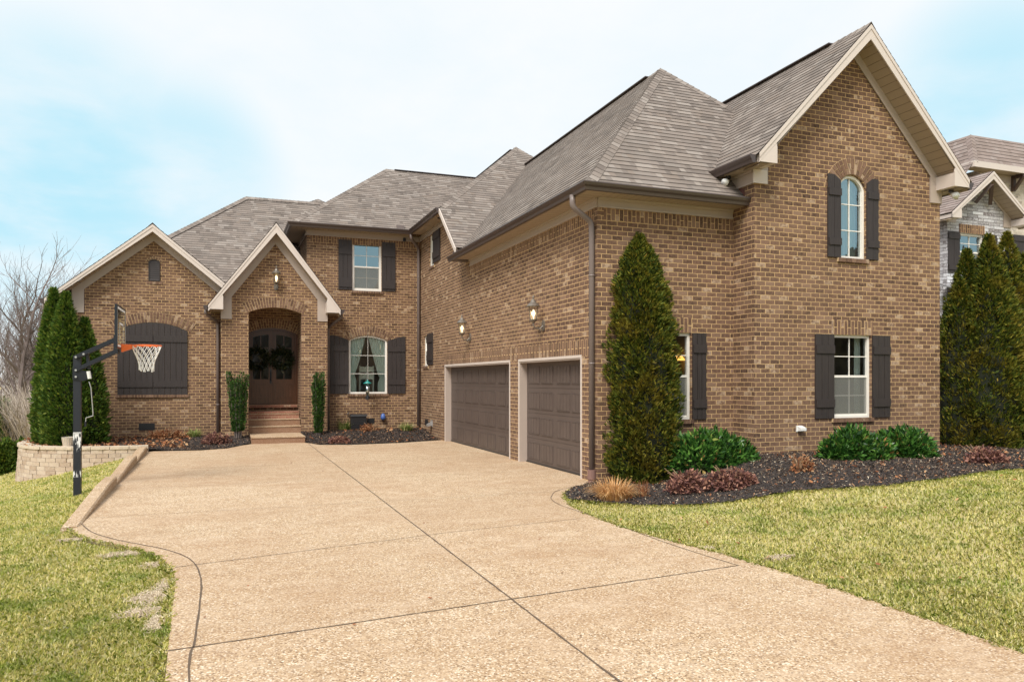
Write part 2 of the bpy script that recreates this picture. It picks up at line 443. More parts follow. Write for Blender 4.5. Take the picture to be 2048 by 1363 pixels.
M['mulchbase'] = mat_plain('mulch_base', (0.035,0.028,0.026), 0.95, 0.6, 30, 1.0)
M['mulch'] = mat_island('mulch_chips', [(0,(0.010,0.008,0.007)),(0.45,(0.036,0.026,0.021)),(0.72,(0.085,0.056,0.042)),(0.9,(0.17,0.105,0.07)),(1,(0.42,0.27,0.17))], 0.9)
M['litter'] = mat_island('fallen_leaves', [(0,(0.16,0.055,0.025)),(0.5,(0.33,0.13,0.055)),(0.8,(0.48,0.25,0.12)),(1,(0.55,0.36,0.2))], 0.85, trans=0.2)
M['deadgrass'] = mat_island('dead_thatch', [(0,(0.40,0.30,0.2)),(0.5,(0.62,0.51,0.37)),(1,(0.82,0.72,0.56))], 0.95, trans=0.2)
M['arbor'] = mat_island('arborvitae_spray', [(0,(0.018,0.034,0.005)),(0.4,(0.065,0.095,0.010)),(0.7,(0.145,0.165,0.018)),(0.93,(0.25,0.225,0.025)),(1,(0.29,0.19,0.03))], 0.7, ((0.26,0.175,0.02), 0.46, 0.70, 0.55), 2.0, 0.3)
M['arbor2'] = mat_island('green_arborvitae_spray', [(0,(0.02,0.05,0.008)),(0.45,(0.065,0.13,0.014)),(0.8,(0.13,0.2,0.025)),(1,(0.22,0.25,0.04))], 0.7, ((0.17,0.17,0.02), 0.55, 0.78, 0.4), 2.0, 0.3)
M['core'] = mat_plain('dark_shade_core', (0.009,0.012,0.004), 0.95, 0.4, 12)  # near-black core colour imitates the shade between the leaves
M['laurel'] = mat_island('glossy_laurel_leaf', [(0,(0.008,0.03,0.008)),(0.35,(0.025,0.085,0.014)),(0.7,(0.07,0.185,0.028)),(0.96,(0.17,0.33,0.06)),(0.985,(0.42,0.2,0.08))], 0.35, trans=0.2, spec=0.5)
M['yew'] = mat_island('upright_holly_leaf', [(0,(0.008,0.028,0.008)),(0.5,(0.035,0.095,0.018)),(0.9,(0.09,0.19,0.03)),(1,(0.16,0.16,0.04))], 0.5, trans=0.2)
M['purple'] = mat_island('purple_foliage', [(0,(0.06,0.025,0.025)),(0.4,(0.16,0.07,0.06)),(0.75,(0.32,0.15,0.11)),(1,(0.5,0.27,0.18))], 0.7, trans=0.2)
M['straw'] = mat_island('dry_straw', [(0,(0.42,0.2,0.07)),(0.5,(0.62,0.36,0.15)),(1,(0.75,0.52,0.28))], 0.8, trans=0.3)
M['lily'] = mat_island('strap_leaf', [(0,(0.08,0.14,0.03)),(0.5,(0.2,0.27,0.06)),(0.85,(0.42,0.42,0.15)),(1,(0.55,0.45,0.25))], 0.6, trans=0.3)
M['twig'] = mat_island('dry_twig', [(0,(0.2,0.12,0.07)),(1,(0.42,0.28,0.17))], 0.9)
M['brush'] = mat_island('winter_brush', [(0,(0.28,0.23,0.19)),(0.6,(0.46,0.39,0.33)),(1,(0.62,0.54,0.45))], 0.95)
M['farwood'] = mat_island('far_wood', [(0,(0.33,0.30,0.31)),(0.6,(0.45,0.42,0.43)),(1,(0.55,0.53,0.55))], 0.95)  # distance haze put into the pale greyish colour
M['cedar'] = mat_island('evergreen_brush', [(0,(0.03,0.06,0.02)),(0.6,(0.10,0.15,0.04)),(1,(0.2,0.23,0.07))], 0.8, trans=0.2)
M['wreath'] = mat_island('wreath_leaf', [(0,(0.005,0.01,0.004)),(0.6,(0.014,0.022,0.007)),(1,(0.045,0.04,0.012))], 0.5)

def mat_glass(name, refl=0.22, tint=(0.75,0.8,0.8)):
    m = bpy.data.materials.new(name); m.use_nodes = True; nt = m.node_tree; nt.nodes.clear(); k = NT(nt)
    out = k.n('ShaderNodeOutputMaterial'); g = k.n('ShaderNodeBsdfGlossy'); g.inputs['Roughness'].default_value = 0.01
    g.inputs[0].default_value = (0.85,0.97,1.0,1)
    t = k.n('ShaderNodeBsdfTransparent'); t.inputs[0].default_value = (*tint, 1)
    lw = k.n('ShaderNodeLayerWeight'); lw.inputs['Blend'].default_value = 0.3
    f = k.math('ADD', k.math('MULTIPLY', lw.outputs['Fresnel'], 0.9), refl)
    mx = k.n('ShaderNodeMixShader'); k.set(mx.inputs[0], f)
    # faint waviness of real panes
    nz = k.noise(k.obj(), 1.6, 2); k.set(g.inputs['Normal'], k.bump(nz, 0.06, 0.02))
    nt.links.new(t.outputs[0], mx.inputs[1]); nt.links.new(g.outputs[0], mx.inputs[2]); nt.links.new(mx.outputs[0], out.inputs[0])
    return m
M['glass'] = mat_glass('window_glass', 0.30)
M['glass_door'] = mat_glass('door_glass', 0.12)
M['glass_low'] = mat_glass('clear_window_glass', 0.05, (0.95,0.97,0.96))
M['acrylic'] = mat_glass('backboard_acrylic', 0.5, (0.9,0.93,0.95))
def mat_screen():
    m = bpy.data.materials.new('insect_screen'); m.use_nodes = True; nt = m.node_tree; nt.nodes.clear(); k = NT(nt)
    out = k.n('ShaderNodeOutputMaterial'); d = k.n('ShaderNodeBsdfDiffuse'); d.inputs[0].default_value = (0.22,0.22,0.2,1)
    t = k.n('ShaderNodeBsdfTransparent'); mx = k.n('ShaderNodeMixShader'); mx.inputs[0].default_value = 0.6
    nt.links.new(t.outputs[0], mx.inputs[1]); nt.links.new(d.outputs[0], mx.inputs[2]); nt.links.new(mx.outputs[0], out.inputs[0]); return m
M['screen'] = mat_screen()
def mat_curtain():
    m, nt, b = new_mat('sheer_curtain'); k = NT(nt)
    b.inputs['Base Color'].default_value = (0.80,0.92,0.86,1); b.inputs['Roughness'].default_value = 0.9
    tr = k.n('ShaderNodeBsdfTranslucent'); tr.inputs[0].default_value = (0.80,0.92,0.86,1)
    mx = k.n('ShaderNodeMixShader'); mx.inputs[0].default_value = 0.3
    nt.links.new(b.outputs[0], mx.inputs[1]); nt.links.new(tr.outputs[0], mx.inputs[2])
    out = [n for n in nt.nodes if n.type == 'OUTPUT_MATERIAL'][0]; nt.links.new(mx.outputs[0], out.inputs[0]); return m
M['curtain'] = mat_curtain()
def mat_emit(name, col, st):
    m, nt, b = new_mat(name); b.inputs['Base Color'].default_value = (*col,1)
    b.inputs['Emission Color'].default_value = (*col,1); b.inputs['Emission Strength'].default_value = st; return m
M['bulb'] = mat_emit('lit_bulb', (1.0,0.78,0.5), 3)
M['lamp'] = mat_emit('lit_lampshade', (1.0,0.5,0.1), 1.6)
def mat_lglass():
    m = bpy.data.materials.new('lantern_glass'); m.use_nodes = True; nt = m.node_tree; nt.nodes.clear(); k = NT(nt)
    out = k.n('ShaderNodeOutputMaterial'); d = k.n('ShaderNodeBsdfGlossy'); d.inputs['Roughness'].default_value = 0.1
    t = k.n('ShaderNodeBsdfTransparent'); t.inputs[0].default_value = (1,0.95,0.85,1)
    mx = k.n('ShaderNodeMixShader'); mx.inputs[0].default_value = 0.25
    nt.links.new(t.outputs[0], mx.inputs[1]); nt.links.new(d.outputs[0], mx.inputs[2]); nt.links.new(mx.outputs[0], out.inputs[0]); return m
M['lglass'] = mat_lglass()
def mat_pole():
    m, nt, b = new_mat('scuffed_black_pole'); k = NT(nt)
    X, Y, Z = k.sep(k.obj())
    n = k.noise(k.scale(k.obj(), (30,30,6)), 1.0, 4, 0.7)
    band = k.math('MULTIPLY', k.mapr(Z, 0.55, 0.62), k.mapr(Z, 0.98, 1.0, 1, 0))
    a = k.math('MULTIPLY', band, k.mapr(k.math('ADD', n, k.mapr(Z, 0.55, 1.0, 0, 0.18)), 0.62, 0.68))
    band2 = k.math('MULTIPLY', k.mapr(Z, 0.28, 0.30), k.mapr(Z, 0.36, 0.40, 1, 0))
    a2 = k.math('MULTIPLY', band2, k.mapr(n, 0.5, 0.55))
    a3 = k.math('MULTIPLY', k.math('MULTIPLY', k.mapr(Z,0.995,1.0), k.mapr(Z,1.01,1.015,1,0)), 0.9)
    f = k.math('MINIMUM', k.math('ADD', k.math('ADD', a, a2), a3), 1.0)
    c = k.mix(f, (0.013,0.016,0.024), (0.7,0.7,0.7))
    k.set(b.inputs['Base Color'], c); b.inputs['Roughness'].default_value = 0.45; return m
M['pole'] = mat_pole()
# ================================================================== THE HOUSE
house = thing('brick_house', (5.9, 14.0, 0.0), 'large two-storey brown brick house with attached two-bay garage and steep shingle roofs', 'house')
H = house
def wall(F, outline, holes, depth=0.14, name='wall', mat='brick', parent=None, reveal=True):
    mb = MB(); loops = [[Vector((a,b,0)) for a,b in outline]] + [[Vector((a,b,0)) for a,b in h] for h in holes]
    flat = [p for l in loops for p in l]
    for t in tessellate_polygon(loops):
        mb.face([F(flat[i].x, 0, flat[i].y) for i in t], [(flat[i].x, flat[i].y) for i in t])
    if reveal:
        for h in holes:
            for i in range(len(h)):
                a, b = h[i], h[(i+1) % len(h)]
                horiz = abs(a[1]-b[1]) < abs(a[0]-b[0])
                if horiz: uvs = [(a[0],a[1]),(b[0],b[1]),(b[0],b[1]+depth),(a[0],a[1]+depth)]
                else: uvs = [(a[0],a[1]),(b[0],b[1]),(b[0]+depth,b[1]),(a[0]+depth,a[1])]
                mb.face([F(a[0],0,a[1]),F(b[0],0,b[1]),F(b[0],-depth,b[1]),F(a[0],-depth,a[1])], uvs)
    return mb.build(name, M[mat], parent or H)

def soldier(F, s0, s1, z0, z1, parent=None, proud=0.004, mat='brick', name='soldier_course', two=False):
    """upright bricks: swapped UVs so the joints stand vertically"""
    mb = MB(); h = z1-z0
    sc = 0.2032/h if not two else 1.0
    f = lambda a, b: ((b-z0)*sc + (0.0 if two else 0.006), a*1.0)
    if two: f = lambda a, b: (b, a)
    P = [(s0,z0),(s1,z0),(s1,z1),(s0,z1)]
    mb.face([F(a, proud, b) for a,b in P], [f(a,b) for a,b in P])
    for (a,b) in ((0,1),(2,3),(3,0),(1,2)):
        p, q = P[a], P[b]
        mb.face([F(p[0],0,p[1]),F(q[0],0,q[1]),F(q[0],proud,q[1]),F(p[0],proud,p[1])], [f(*p),f(*q),f(*q),f(*p)])
    return mb.build(name, M[mat], parent or H)

def brick_unit(mb, F, quad, d0, d1, seed):
    """single brick with UVs inside one random brick cell of the brick material"""
    r = random.Random(seed); row = r.randrange(2, 400)*2; col = r.randrange(2, 400)
    x0, x1 = col*0.2032+0.018, (col+1)*0.2032-0.004; y0, y1 = row*CRS+0.018, (row+1)*CRS-0.004
    uvs = [(x0,y0),(x0,y1),(x1,y1),(x1,y0)]
    fr = [F(a,d1,b) for a,b in quad]; bk = [F(a,d0,b) for a,b in quad]
    mb.face(fr, uvs)
    for i in range(4):
        j = (i+1) % 4; mb.face([bk[i],bk[j],fr[j],fr[i]], uvs)

def brick_arch(F, s0, s1, zs, rise, H_, parent, d=0.012, n=None, mat='brick', seed=1, name='brick_arch', inset=0.0):
    """ring of bricks around a segmental arch, alternately long+short like the photo"""
    w = (s1-s0)/2; R = (w*w+rise*rise)/(2*rise); c = (s0+s1)/2; zc = zs+rise-R
    a0 = math.asin(min(1,w/R));  a0 = math.pi-a0 if rise > w else a0
    a0 += inset
    n = n or max(7, int(2*a0*(R+H_/2)/0.078)); mb = MB(); g = 0.006
    P = lambda a, r: (c + r*math.sin(a), zc + r*math.cos(a))
    # mortar bed behind
    bed = MB(); k = 24
    for i in range(k):
        a, b = -a0 + 2*a0*i/k, -a0 + 2*a0*(i+1)/k
        q = [P(a,R), P(a,R+H_), P(b,R+H_), P(b,R)]
        bed.face([F(x,0.004,z) for x,z in q], [(0.003,0.003)]*4)
    for e, rr in ((R, 1), (R+H_, 1)):
        for i in range(k):
            a, b = -a0 + 2*a0*i/k, -a0 + 2*a0*(i+1)/k
            p, q = P(a,e), P(b,e)
            bed.face([F(p[0],-0.02,p[1]),F(q[0],-0.02,q[1]),F(q[0],0.004,q[1]),F(p[0],0.004,p[1])], [(0.003,0.003)]*4)
    for i in range(n):
        a, b = -a0 + 2*a0*i/n, -a0 + 2*a0*(i+1)/n
        da = g/(R+H_*.5); a += da; b -= da
        cut = R + H_*(0.32 if i % 2 else 0.68)
        for (r0, r1) in ((R+0.004, cut-g), (cut+g, R+H_-0.004)):
            quad = [P(a,r0), P(a,r1), P(b,r1), P(b,r0)]
            brick_unit(mb, F, quad, 0.0, d, seed*1000+i*2+(r0 > cut))
    o = mb.build(name, M[mat], parent)
    bed.build('mortar', M['mortar'], o)
    return o
M['mortar'] = mat_plain('sand_mortar', (0.58,0.42,0.23), 0.95, 0.15, 20)

def sill(F, s0, s1, z, parent, h=0.075, proud=0.045, seed=3):
    mb = MB(); n = max(3, round((s1-s0)/0.078)); 
    for i in range(n):
        a = s0 + (s1-s0)*i/n + 0.004; b = s0 + (s1-s0)*(i+1)/n - 0.004
        quad = [(a,z-h),(a,z),(b,z),(b,z-h)]
        brick_unit(mb, F, quad, -0.05, proud, seed*77+i)
    o = mb.build('sill', M['brick'], parent)
    m2 = MB(); m2.fbox(F, s0, s1, -0.05, proud-0.006, z-h+0.002, z-0.002); m2.build('mortar', M['mortar'], parent)
    return o

def curtain_mesh(F, s0, s1, z0, z1, d, side, tie=None, amp=0.02, waves=7, arch=None):
    """gathered fabric; side -1 hangs from the left jamb, +1 from the right; tie = height of the tie-back"""
    mb = MB(); nx, nz = 36, 22; G = []
    for j in range(nz+1):
        z = z0 + (z1-z0)*j/nz; row = []
        if tie is not None:
            t = (z-tie)/(z1-tie) if z > tie else (tie-z)/(tie-z0+1e-6)
            wdt = (0.30 + 0.70*max(0,t)**0.8) if z > tie else (0.30 + 0.12*min(1,t*3))
        else: wdt = 1.0
        for i in range(nx+1):
            f = i/nx
            s = s0 + (s1-s0)*wdt*f if side < 0 else s1 - (s1-s0)*wdt*f
            dd = d + amp*math.sin(f*waves*2*math.pi + 0.3*math.sin(z*3))*(0.6+0.4*wdt)
            zz = z
            if arch: zz = min(z, arch(s))
            row.append(F(s, dd, zz))
        G.append(row)
    for j in range(nz):
        for i in range(nx):
            mb.face([G[j][i],G[j][i+1],G[j+1][i+1],G[j+1][i]])
    return mb

def window(F, s0, s1, z0, z1, rise=0.0, parent=None, cols=2, split=0.5, rows_up=2, rows_dn=2, depth=0.14, room=True, fw=0.05,
           curtains=None, screen=True, glass='glass', roomd=1.6, nosill=False, rsides=None):
    """z1 = spring line"""
    P = parent or H
    mb = MB(); o = arch_loop(s0, s1, z0, z1, rise); i_ = arch_loop(s0+fw, s1-fw, z0+fw, z1+(0 if rise else -fw), max(0, rise-fw*0.75) if rise else 0)
    if rise: i_ = arch_loop(s0+fw, s1-fw, z0+fw, z1-fw*0.12, rise-fw*0.85)
    mb.ring(F, o, i_, -0.11, -0.045)
    o2 = arch_loop(s0+fw*0.0, s1-fw*0.0, z0, z1, rise)
    win = mb.build('window', M['white'], P)
    a0, a1, b0 = s0+fw, s1-fw, z0+fw; top = z1 + (rise-fw if rise else -fw)
    sh = MB(); mu = 0.016
    if split:
        zm = b0 + (top-b0)*split
        sh.fbox(F, a0, a1, -0.10, -0.055, zm-0.022, zm+0.022)
        sh.fbox(F, a0, a1, -0.105, -0.07, b0, b0+0.03)
        for x in (a0, a1-0.022): sh.fbox(F, x, x+0.022, -0.105, -0.072, b0+0.03, zm-0.022)
        zs = [(b0+0.03, zm-0.022, rows_dn), (zm+0.022, top, rows_up)]
    else: zs = [(b0, top, rows_up)]
    for c in range(1, cols):
        x = a0 + (a1-a0)*c/cols
        t = arch_z(x, s0, s1, z1, rise)-fw if rise else top
        for (p, q, r) in zs: sh.fbox(F, x-mu/2, x+mu/2, -0.088, -0.074, p, min(q, t) if q != top else t)
    for (p, q, r) in zs:
        for c in range(1, r):
            z = p + (q-p)*c/r
            sh.fbox(F, a0, a1, -0.087, -0.075, z-mu/2, z+mu/2)
    sh.build('sash', M['white'], win)
    g = MB(); L = arch_loop(s0+fw*0.7, s1-fw*0.7, z0+fw*0.7, z1, max(0, rise-fw*0.7)) if rise else arch_loop(s0+fw*0.7, s1-fw*0.7, z0+fw*0.7, z1-fw*0.7)
    for t in tessellate_polygon([[Vector((a,b,0)) for a,b in L]]):
        g.face([F(L[i][0], -0.092, L[i][1]) for i in t])
    g.build('pane', M[glass], win)
    if split and screen:
        s = MB(); s.face([F(a0,-0.066,b0+0.02),F(a1,-0.066,b0+0.02),F(a1,-0.066,zm-0.02),F(a0,-0.066,zm-0.02)]); s.build('insect_screen', M['screen'], win)
    if room:
        r = MB(); ra, rb = s0-0.35, s1+0.35; rz0, rz1 = z0-0.5, z1+rise+0.35
        if rsides: ra, rb = rsides
        q = lambda s, d, z: F(s, d, z)
        r.face([q(ra,-roomd,rz0),q(rb,-roomd,rz0),q(rb,-roomd,rz1),q(ra,-roomd,rz1)])
        for x in (ra, rb): r.face([q(x,-roomd,rz0),q(x,-0.145,rz0),q(x,-0.145,rz1),q(x,-roomd,rz1)])
        for z in (rz0, rz1): r.face([q(ra,-roomd,z),q(rb,-roomd,z),q(rb,-0.145,z),q(ra,-0.145,z)])
        r.build('room_lining', M['room'], win)
    if curtains:
        for cc in curtains:
            m = curtain_mesh(F, **cc); m.build('curtain', M['curtain'], win, smooth=True)
    return win

def shutter(F, s0, s1, z0, topf, parent=None, boards=3, bz=(0.16,0.84), bh=0.12, side_over=0.0, proud=0.004):
    P = parent or H; mb = MB(); w = (s1-s0)/boards; g = 0.004
    for i in range(boards):
        a, b = s0+i*w+(g if i else 0), s0+(i+1)*w-(g if i < boards-1 else 0)
        n = 5; poly = [(a,z0),(b,z0)] + [(b+(a-b)*j/n, topf(b+(a-b)*j/n)) for j in range(n+1)]
        mb.prism(F, poly, proud, 0.030+random.uniform(-0.002,0.002))
    o = mb.build('shutter', M['shutter'], P)
    H0 = topf((s0+s1)/2)-z0
    for f in bz:
        zc = z0 + H0*f; m2 = MB(); m2.fbox(F, s0+0.012-side_over, s1-0.002+side_over, 0.031, 0.052, zc-bh/2, zc+bh/2)
        m2.build('batten', M['shutter'], o)
    return o

# ---------------------------------------------------------------- openings (read off the photo, turned into metres on each wall)
FG, FS, FB, FP = FV(VG), FV(VS), FV(VB), FV(VPO)
FW = FU(UG); FR = FU(UR)

def rect_on(v, x0, x1, ytop, ybot, xm=None):
    xm = xm or (x0+x1)/2
    return uV(x0, v), uV(x1, v), onV(xm, ybot, v)[1], onV(xm, ytop, v)[1]

# W1 upper arched window of the gable wing
w1 = dict(s0=uV(1677, VG), s1=uV(1731.5, VG)); w1['z0'] = onV(1700, 517, VG)[1]; w1['top'] = onV(1703, 350, VG)[1]
w1['rise'] = 0.26; w1['z1'] = w1['top']-w1['rise']
# W2 lower window of the gable wing
w2 = dict(zip(('s0','s1','z0','z1'), rect_on(VG, 1666.5, 1742, 669.5, 835)))
# W3 window behind the arborvitae
w3s1 = uV(1382, VS); w3 = dict(s0=w3s1-(w2['s1']-w2['s0']), s1=w3s1, z0=w2['z0'], z1=w2['z1'])
# W4 upper middle window
w4 = dict(zip(('s0','s1','z0','z1'), rect_on(VB, 704.5, 763, 485.5, 582)))
# W5 lower arched middle window
w5 = dict(zip(('s0','s1','z0','z1'), rect_on(VB, 697.5, 774.5, 681, 787))); w5['rise'] = 0.17
# W6, W7 small garage wall windows
def urect(x0, x1, ytl, ybl, u=UG):
    a = onU(x0, ytl, u); b = onU(x0, ybl, u); return a[1], b[1]
w6 = dict(s1=vU(858.5, UG), s0=vU(867.5, UG)); t, b_ = urect(859, 0, 472, 535); w6['z0'] = b_; w6['z1'] = t
w7 = dict(s1=vU(847.5, UG), s0=vU(855.5, UG)); t, b_ = urect(848.5, 0, 672, 732); w7['z0'] = b_; w7['z1'] = t
# panel of shutters on the left wing (blind window)
w8 = dict(zip(('s0','s1','z0','z1'), rect_on(VB, 235, 375, 661, 789))); w8['rise'] = onV(305, 645, VB)[1]-w8['z1']
# garage doors
g1 = dict(s1=vU(890.6, UG), s0=vU(1019.5, UG)); g2 = dict(s1=vU(1038.5, UG), s0=vU(1162.3, UG)); GZ = 2.15
# porch opening
po = dict(s0=uV(497.5, VPO), s1=uV(603, VPO)); po['z1'] = onV(600, 627, VPO)[1]; po['rise'] = onV(548, 616, VPO)[1]-po['z1']+0.02

# ---------------------------------------------------------------- brick walls
ZE = 4.86                                   # soffit of the garage roof
GP = 7.70                                   # brick peak of the gable wing
gz = 5.80
wall(FG, [(UR,-0.2),(UE,-0.2),(UE,5.80),((UR+UE)/2, GP+0.35),(UR,5.80)],
     [arch_loop(w1['s0'],w1['s1'],w1['z0'],w1['z1'],w1['rise']), arch_loop(w2['s0'],w2['s1'],w2['z0'],w2['z1'])])
wall(FR, [(VG,-0.2),(VS+1.5,-0.2),(VS+1.5,5.80),(VG,5.80)], [])
wall(FV(VS), [(UG,-0.2),(UR,-0.2),(UR,ZE+0.1),(UG,ZE+0.1)], [arch_loop(w3['s0'],w3['s1'],w3['z0'],w3['z1'])])
Z2 = 6.39
BV = 19.9                                    # where the higher rear block starts on the garage wall
wall(FW, [(VS,-0.2),(34,-0.2),(34,Z2+0.08),(20.2,Z2+0.05),(18.66,5.08),(18.5,ZE+0.1),(VS,ZE+0.1)],
     [arch_loop(g1['s0'],g1['s1'],-0.1,GZ), arch_loop(g2['s0'],g2['s1'],-0.1,GZ),
      arch_loop(w6['s0'],w6['s1'],w6['z0'],w6['z1']), arch_loop(w7['s0'],w7['s1'],w7['z0'],w7['z1'])], depth=0.17)
UM = uV(613.5, VB)                           # left corner of the two-storey middle block
UL = uV(146, VB)                             # left corner of the left wing
UPL, UPR = uV(441.5, VPO), uV(655, VPO)      # porch corners
wall(FV(VB), [(UPR-0.4,-0.2),(UG,-0.2),(UG,Z2+0.1),(UM,Z2+0.1),(UM,3.3),(UPR-0.4,3.3)],
     [arch_loop(w4['s0'],w4['s1'],w4['z0'],w4['z1']), arch_loop(w5['s0'],w5['s1'],w5['z0'],w5['z1'],w5['rise'])])
wall(FU(UM), [(VB,3.2),(32,3.2),(32,Z2+0.1),(VB,Z2+0.1)], [])
LGU, LGZ = -1.93, 5.95                       # left gable apex under the roof
wall(FV(VB), [(UL,-1.2),(UPL+0.3,-1.2),(UPL+0.3,4.3),(LGU,LGZ),(UL,4.25)], [])
wall(FU(UL), [(VB,-1.5),(34,-1.5),(34,4.3),(VB,4.3)], [])
PU = (UPL+UPR)/2; PZ = 6.05
wall(FV(VPO), [(UPL,-0.2),(UPR,-0.2),(UPR,4.15),(PU,PZ),(UPL,4.15)], [arch_loop(po['s0'],po['s1'],0.0,po['z1'],po['rise'])], depth=0.25)
for u in (UPL, UPR):
    wall(FU(u), [(VPO,-0.2),(VB+0.6,-0.2),(VB+0.6,4.15),(VPO,4.15)], [])
# hidden sides and rear so the shell is closed
wall(FU(UE), [(VG,-0.2),(34,-0.2),(34,5.8),(VG,5.8)], [])
wall(FV(34), [(UL,-1.5),(UE,-1.5),(UE,5.5),(UL,4.3)], [])

# soldier courses, arches, sills
soldier(FS, UG+0.12, UR, 4.69-0.205, 4.69); soldier(FW, VS+0.12, 19.0, 4.69-0.205, 4.69)
soldier(FB, UM+0.1, UG, 6.23-0.205, 6.23)
soldier(FW, g2['s0']-0.35, g1['s1']+0.1, GZ+0.02, GZ+0.32, two=False, name='door_lintel')
soldier(FG, w2['s0']-0.04, w2['s1']+0.04, w2['z1'], w2['z1']+0.27, name='window_lintel')
soldier(FS, w3['s0']-0.04, w3['s1']+0.02, w3['z1'], w3['z1']+0.27, name='window_lintel')
brick_arch(FG, w1['s0']-0.02, w1['s1']+0.02, w1['z1'], w1['rise']+0.01, 0.30, H, seed=2, inset=0.14)
brick_arch(FB, w5['s0']-0.03, w5['s1']+0.03, w5['z1'], w5['rise']+0.01, 0.27, H, seed=3, inset=0.02)
brick_arch(FB, w8['s0']-0.03, w8['s1']+0.03, w8['z1'], w8['rise']+0.01, 0.29, H, seed=4, inset=0.03)
brick_arch(FP, po['s0'], po['s1'], po['z1'], po['rise'], 0.31, H, seed=5, inset=0.03)
sill(FG, w1['s0']-0.04, w1['s1']+0.04, w1['z0'], H, seed=1); sill(FG, w2['s0']-0.04, w2['s1']+0.04, w2['z0'], H, seed=2)
sill(FS, w3['s0']-0.04, w3['s1']+0.04, w3['z0'], H, seed=3); sill(FB, w4['s0']-0.04, w4['s1']+0.04, w4['z0'], H, seed=4)
sill(FB, w5['s0']-0.04, w5['s1']+0.04, w5['z0'], H, seed=5); sill(FB, w8['s0']-0.04, w8['s1']+0.04, w8['z0'], H, seed=6)
sill(FW, w6['s0']-0.1, w6['s1']+0.04, w6['z0'], H, seed=7, proud=0.03); sill(FW, w7['s0']-0.1, w7['s1']+0.04, w7['z0'], H, seed=8, proud=0.03)

# ---------------------------------------------------------------- windows
a = w1; window(FG, a['s0'], a['s1']-0.0, a['z0'], a['z1'], a['rise'], split=None, rows_up=3, roomd=1.2,
   curtains=[dict(s0=a['s0']+0.28, s1=a['s1']-0.03, z0=a['z0'], z1=a['top']-0.04, d=-0.24, side=1, amp=0.03, waves=5, arch=None)])
a = w2; window(FG, a['s0'], a['s1'], a['z0'], a['z1'], glass='glass_low', roomd=2.6,
   curtains=[dict(s0=a['s1']-0.16, s1=a['s1']-0.02, z0=a['z0'], z1=a['z1'], d=-0.25, side=1, amp=0.02, waves=2)])
a = w3; w3w = window(FS, a['s0'], a['s1'], a['z0'], a['z1'], glass='glass_low', roomd=2.6)
a = w4; window(FB, a['s0'], a['s1'], a['z0'], a['z1'], fw=0.07, roomd=2.0,
   curtains=[dict(s0=a['s0']+0.02, s1=a['s1']-0.02, z0=a['z0'], z1=a['z0']+0.02, d=-0.3, side=1, amp=0.02, waves=2)] and None)
a = w5; az = lambda s: arch_z(s, w5['s0'], w5['s1'], w5['z1'], w5['rise'])-0.05
wid = a['s1']-a['s0']
window(FB, a['s0'], a['s1'], a['z0'], a['z1'], a['rise'], split=None, rows_up=3, glass='glass_low', roomd=3.2, fw=0.06, rsides=(a['s0']-1.0, a['s1']+0.9),
   curtains=[dict(s0=a['s0']+0.05, s1=a['s0']+0.46*wid, z0=a['z0'], z1=a['z1']+a['rise'], d=-0.16, side=-1, tie=a['z0']+0.62*1.0, amp=0.03, waves=6, arch=az),
             dict(s0=a['s0']+0.52*wid, s1=a['s1']-0.05, z0=a['z0'], z1=a['z1']+a['rise'], d=-0.16, side=1, tie=a['z0']+0.5, amp=0.03, waves=6, arch=az)])
a = w6; window(FW, a['s0'], a['s1'], a['z0'], a['z1'], fw=0.06, rows_up=1, rows_dn=1, cols=1, roomd=1.0, depth=0.17)
a = w7; window(FW, a['s0'], a['s1'], a['z0'], a['z1'], fw=0.06, rows_up=1, rows_dn=1, cols=1, roomd=1.0, depth=0.17)

# ---------------------------------------------------------------- shutters
def archtop(s0, s1, z1, rise, sw, top):
    """top edge of a shutter that follows the brick arch next to it"""
    return lambda s: top(s)
a = w1
s0, s1 = uV(1654, VG), uV(1680, VG); zt0 = onV(1654, 347.5, VG)[1]; zt1 = onV(1680, 361, VG)[1]; zb = onV(1667, 514, VG)[1]
shutter(FG, s0, s1, zb, lambda s, s0=s0, s1=s1, p=zt0, q=zt1: p if s < (s0+s1)/2 else p + (q-p)*((s-(s0+s1)/2)/((s1-s0)/2)), boards=2, bz=(0.19,0.79), bh=0.13)
s0, s1 = uV(1732, VG), uV(1755, VG); zb2 = onV(1743, 519.5, VG)[1]
shutter(FG, s0, s1, zb2, lambda s, s0=s0, s1=s1, p=zt0, q=zt1: p if s > (s0+s1)/2 else q + (p-q)*((s-s0)/((s1-s0)/2)), boards=2, bz=(0.19,0.79), bh=0.13)
zt = w2['z1']; zb = w2['z0']
shutter(FG, uV(1629, VG), uV(1666.5, VG), zb, lambda s: zt, boards=3, bz=(0.18,0.82), bh=0.15)
shutter(FG, uV(1743.5, VG), uV(1778, VG), zb, lambda s: zt, boards=3, bz=(0.18,0.82), bh=0.15)
shutter(FS, uV(1384, VS), uV(1411, VS), w3['z0'], lambda s: w3['z1'], boards=3, bz=(0.18,0.82), bh=0.15)
shutter(FS, w3['s0']-0.03-(uV(1411,VS)-uV(1384,VS)), w3['s0']-0.03, w3['z0'], lambda s: w3['z1'], boards=3, bz=(0.18,0.82), bh=0.15)
zb, zt4 = w4['z0']+0.02, w4['z1']+0.05
shutter(FB, uV(676.8, VB), uV(703.8, VB), zb, lambda s: zt4, boards=3, bz=(0.14,0.80), bh=0.28, side_over=0)
shutter(FB, uV(763.5, VB), uV(790.5, VB), zb, lambda s: zt4, boards=3, bz=(0.14,0.80), bh=0.28)
def curved(s_in, s_out, z_in, z_out):
    return lambda s: z_in + (z_out-z_in)*math.sin(min(1, max(0, (s-s_in)/(s_out-s_in)))*math.pi/2)
zi, zo = w5['z1']-0.0, w5['z1']+0.15
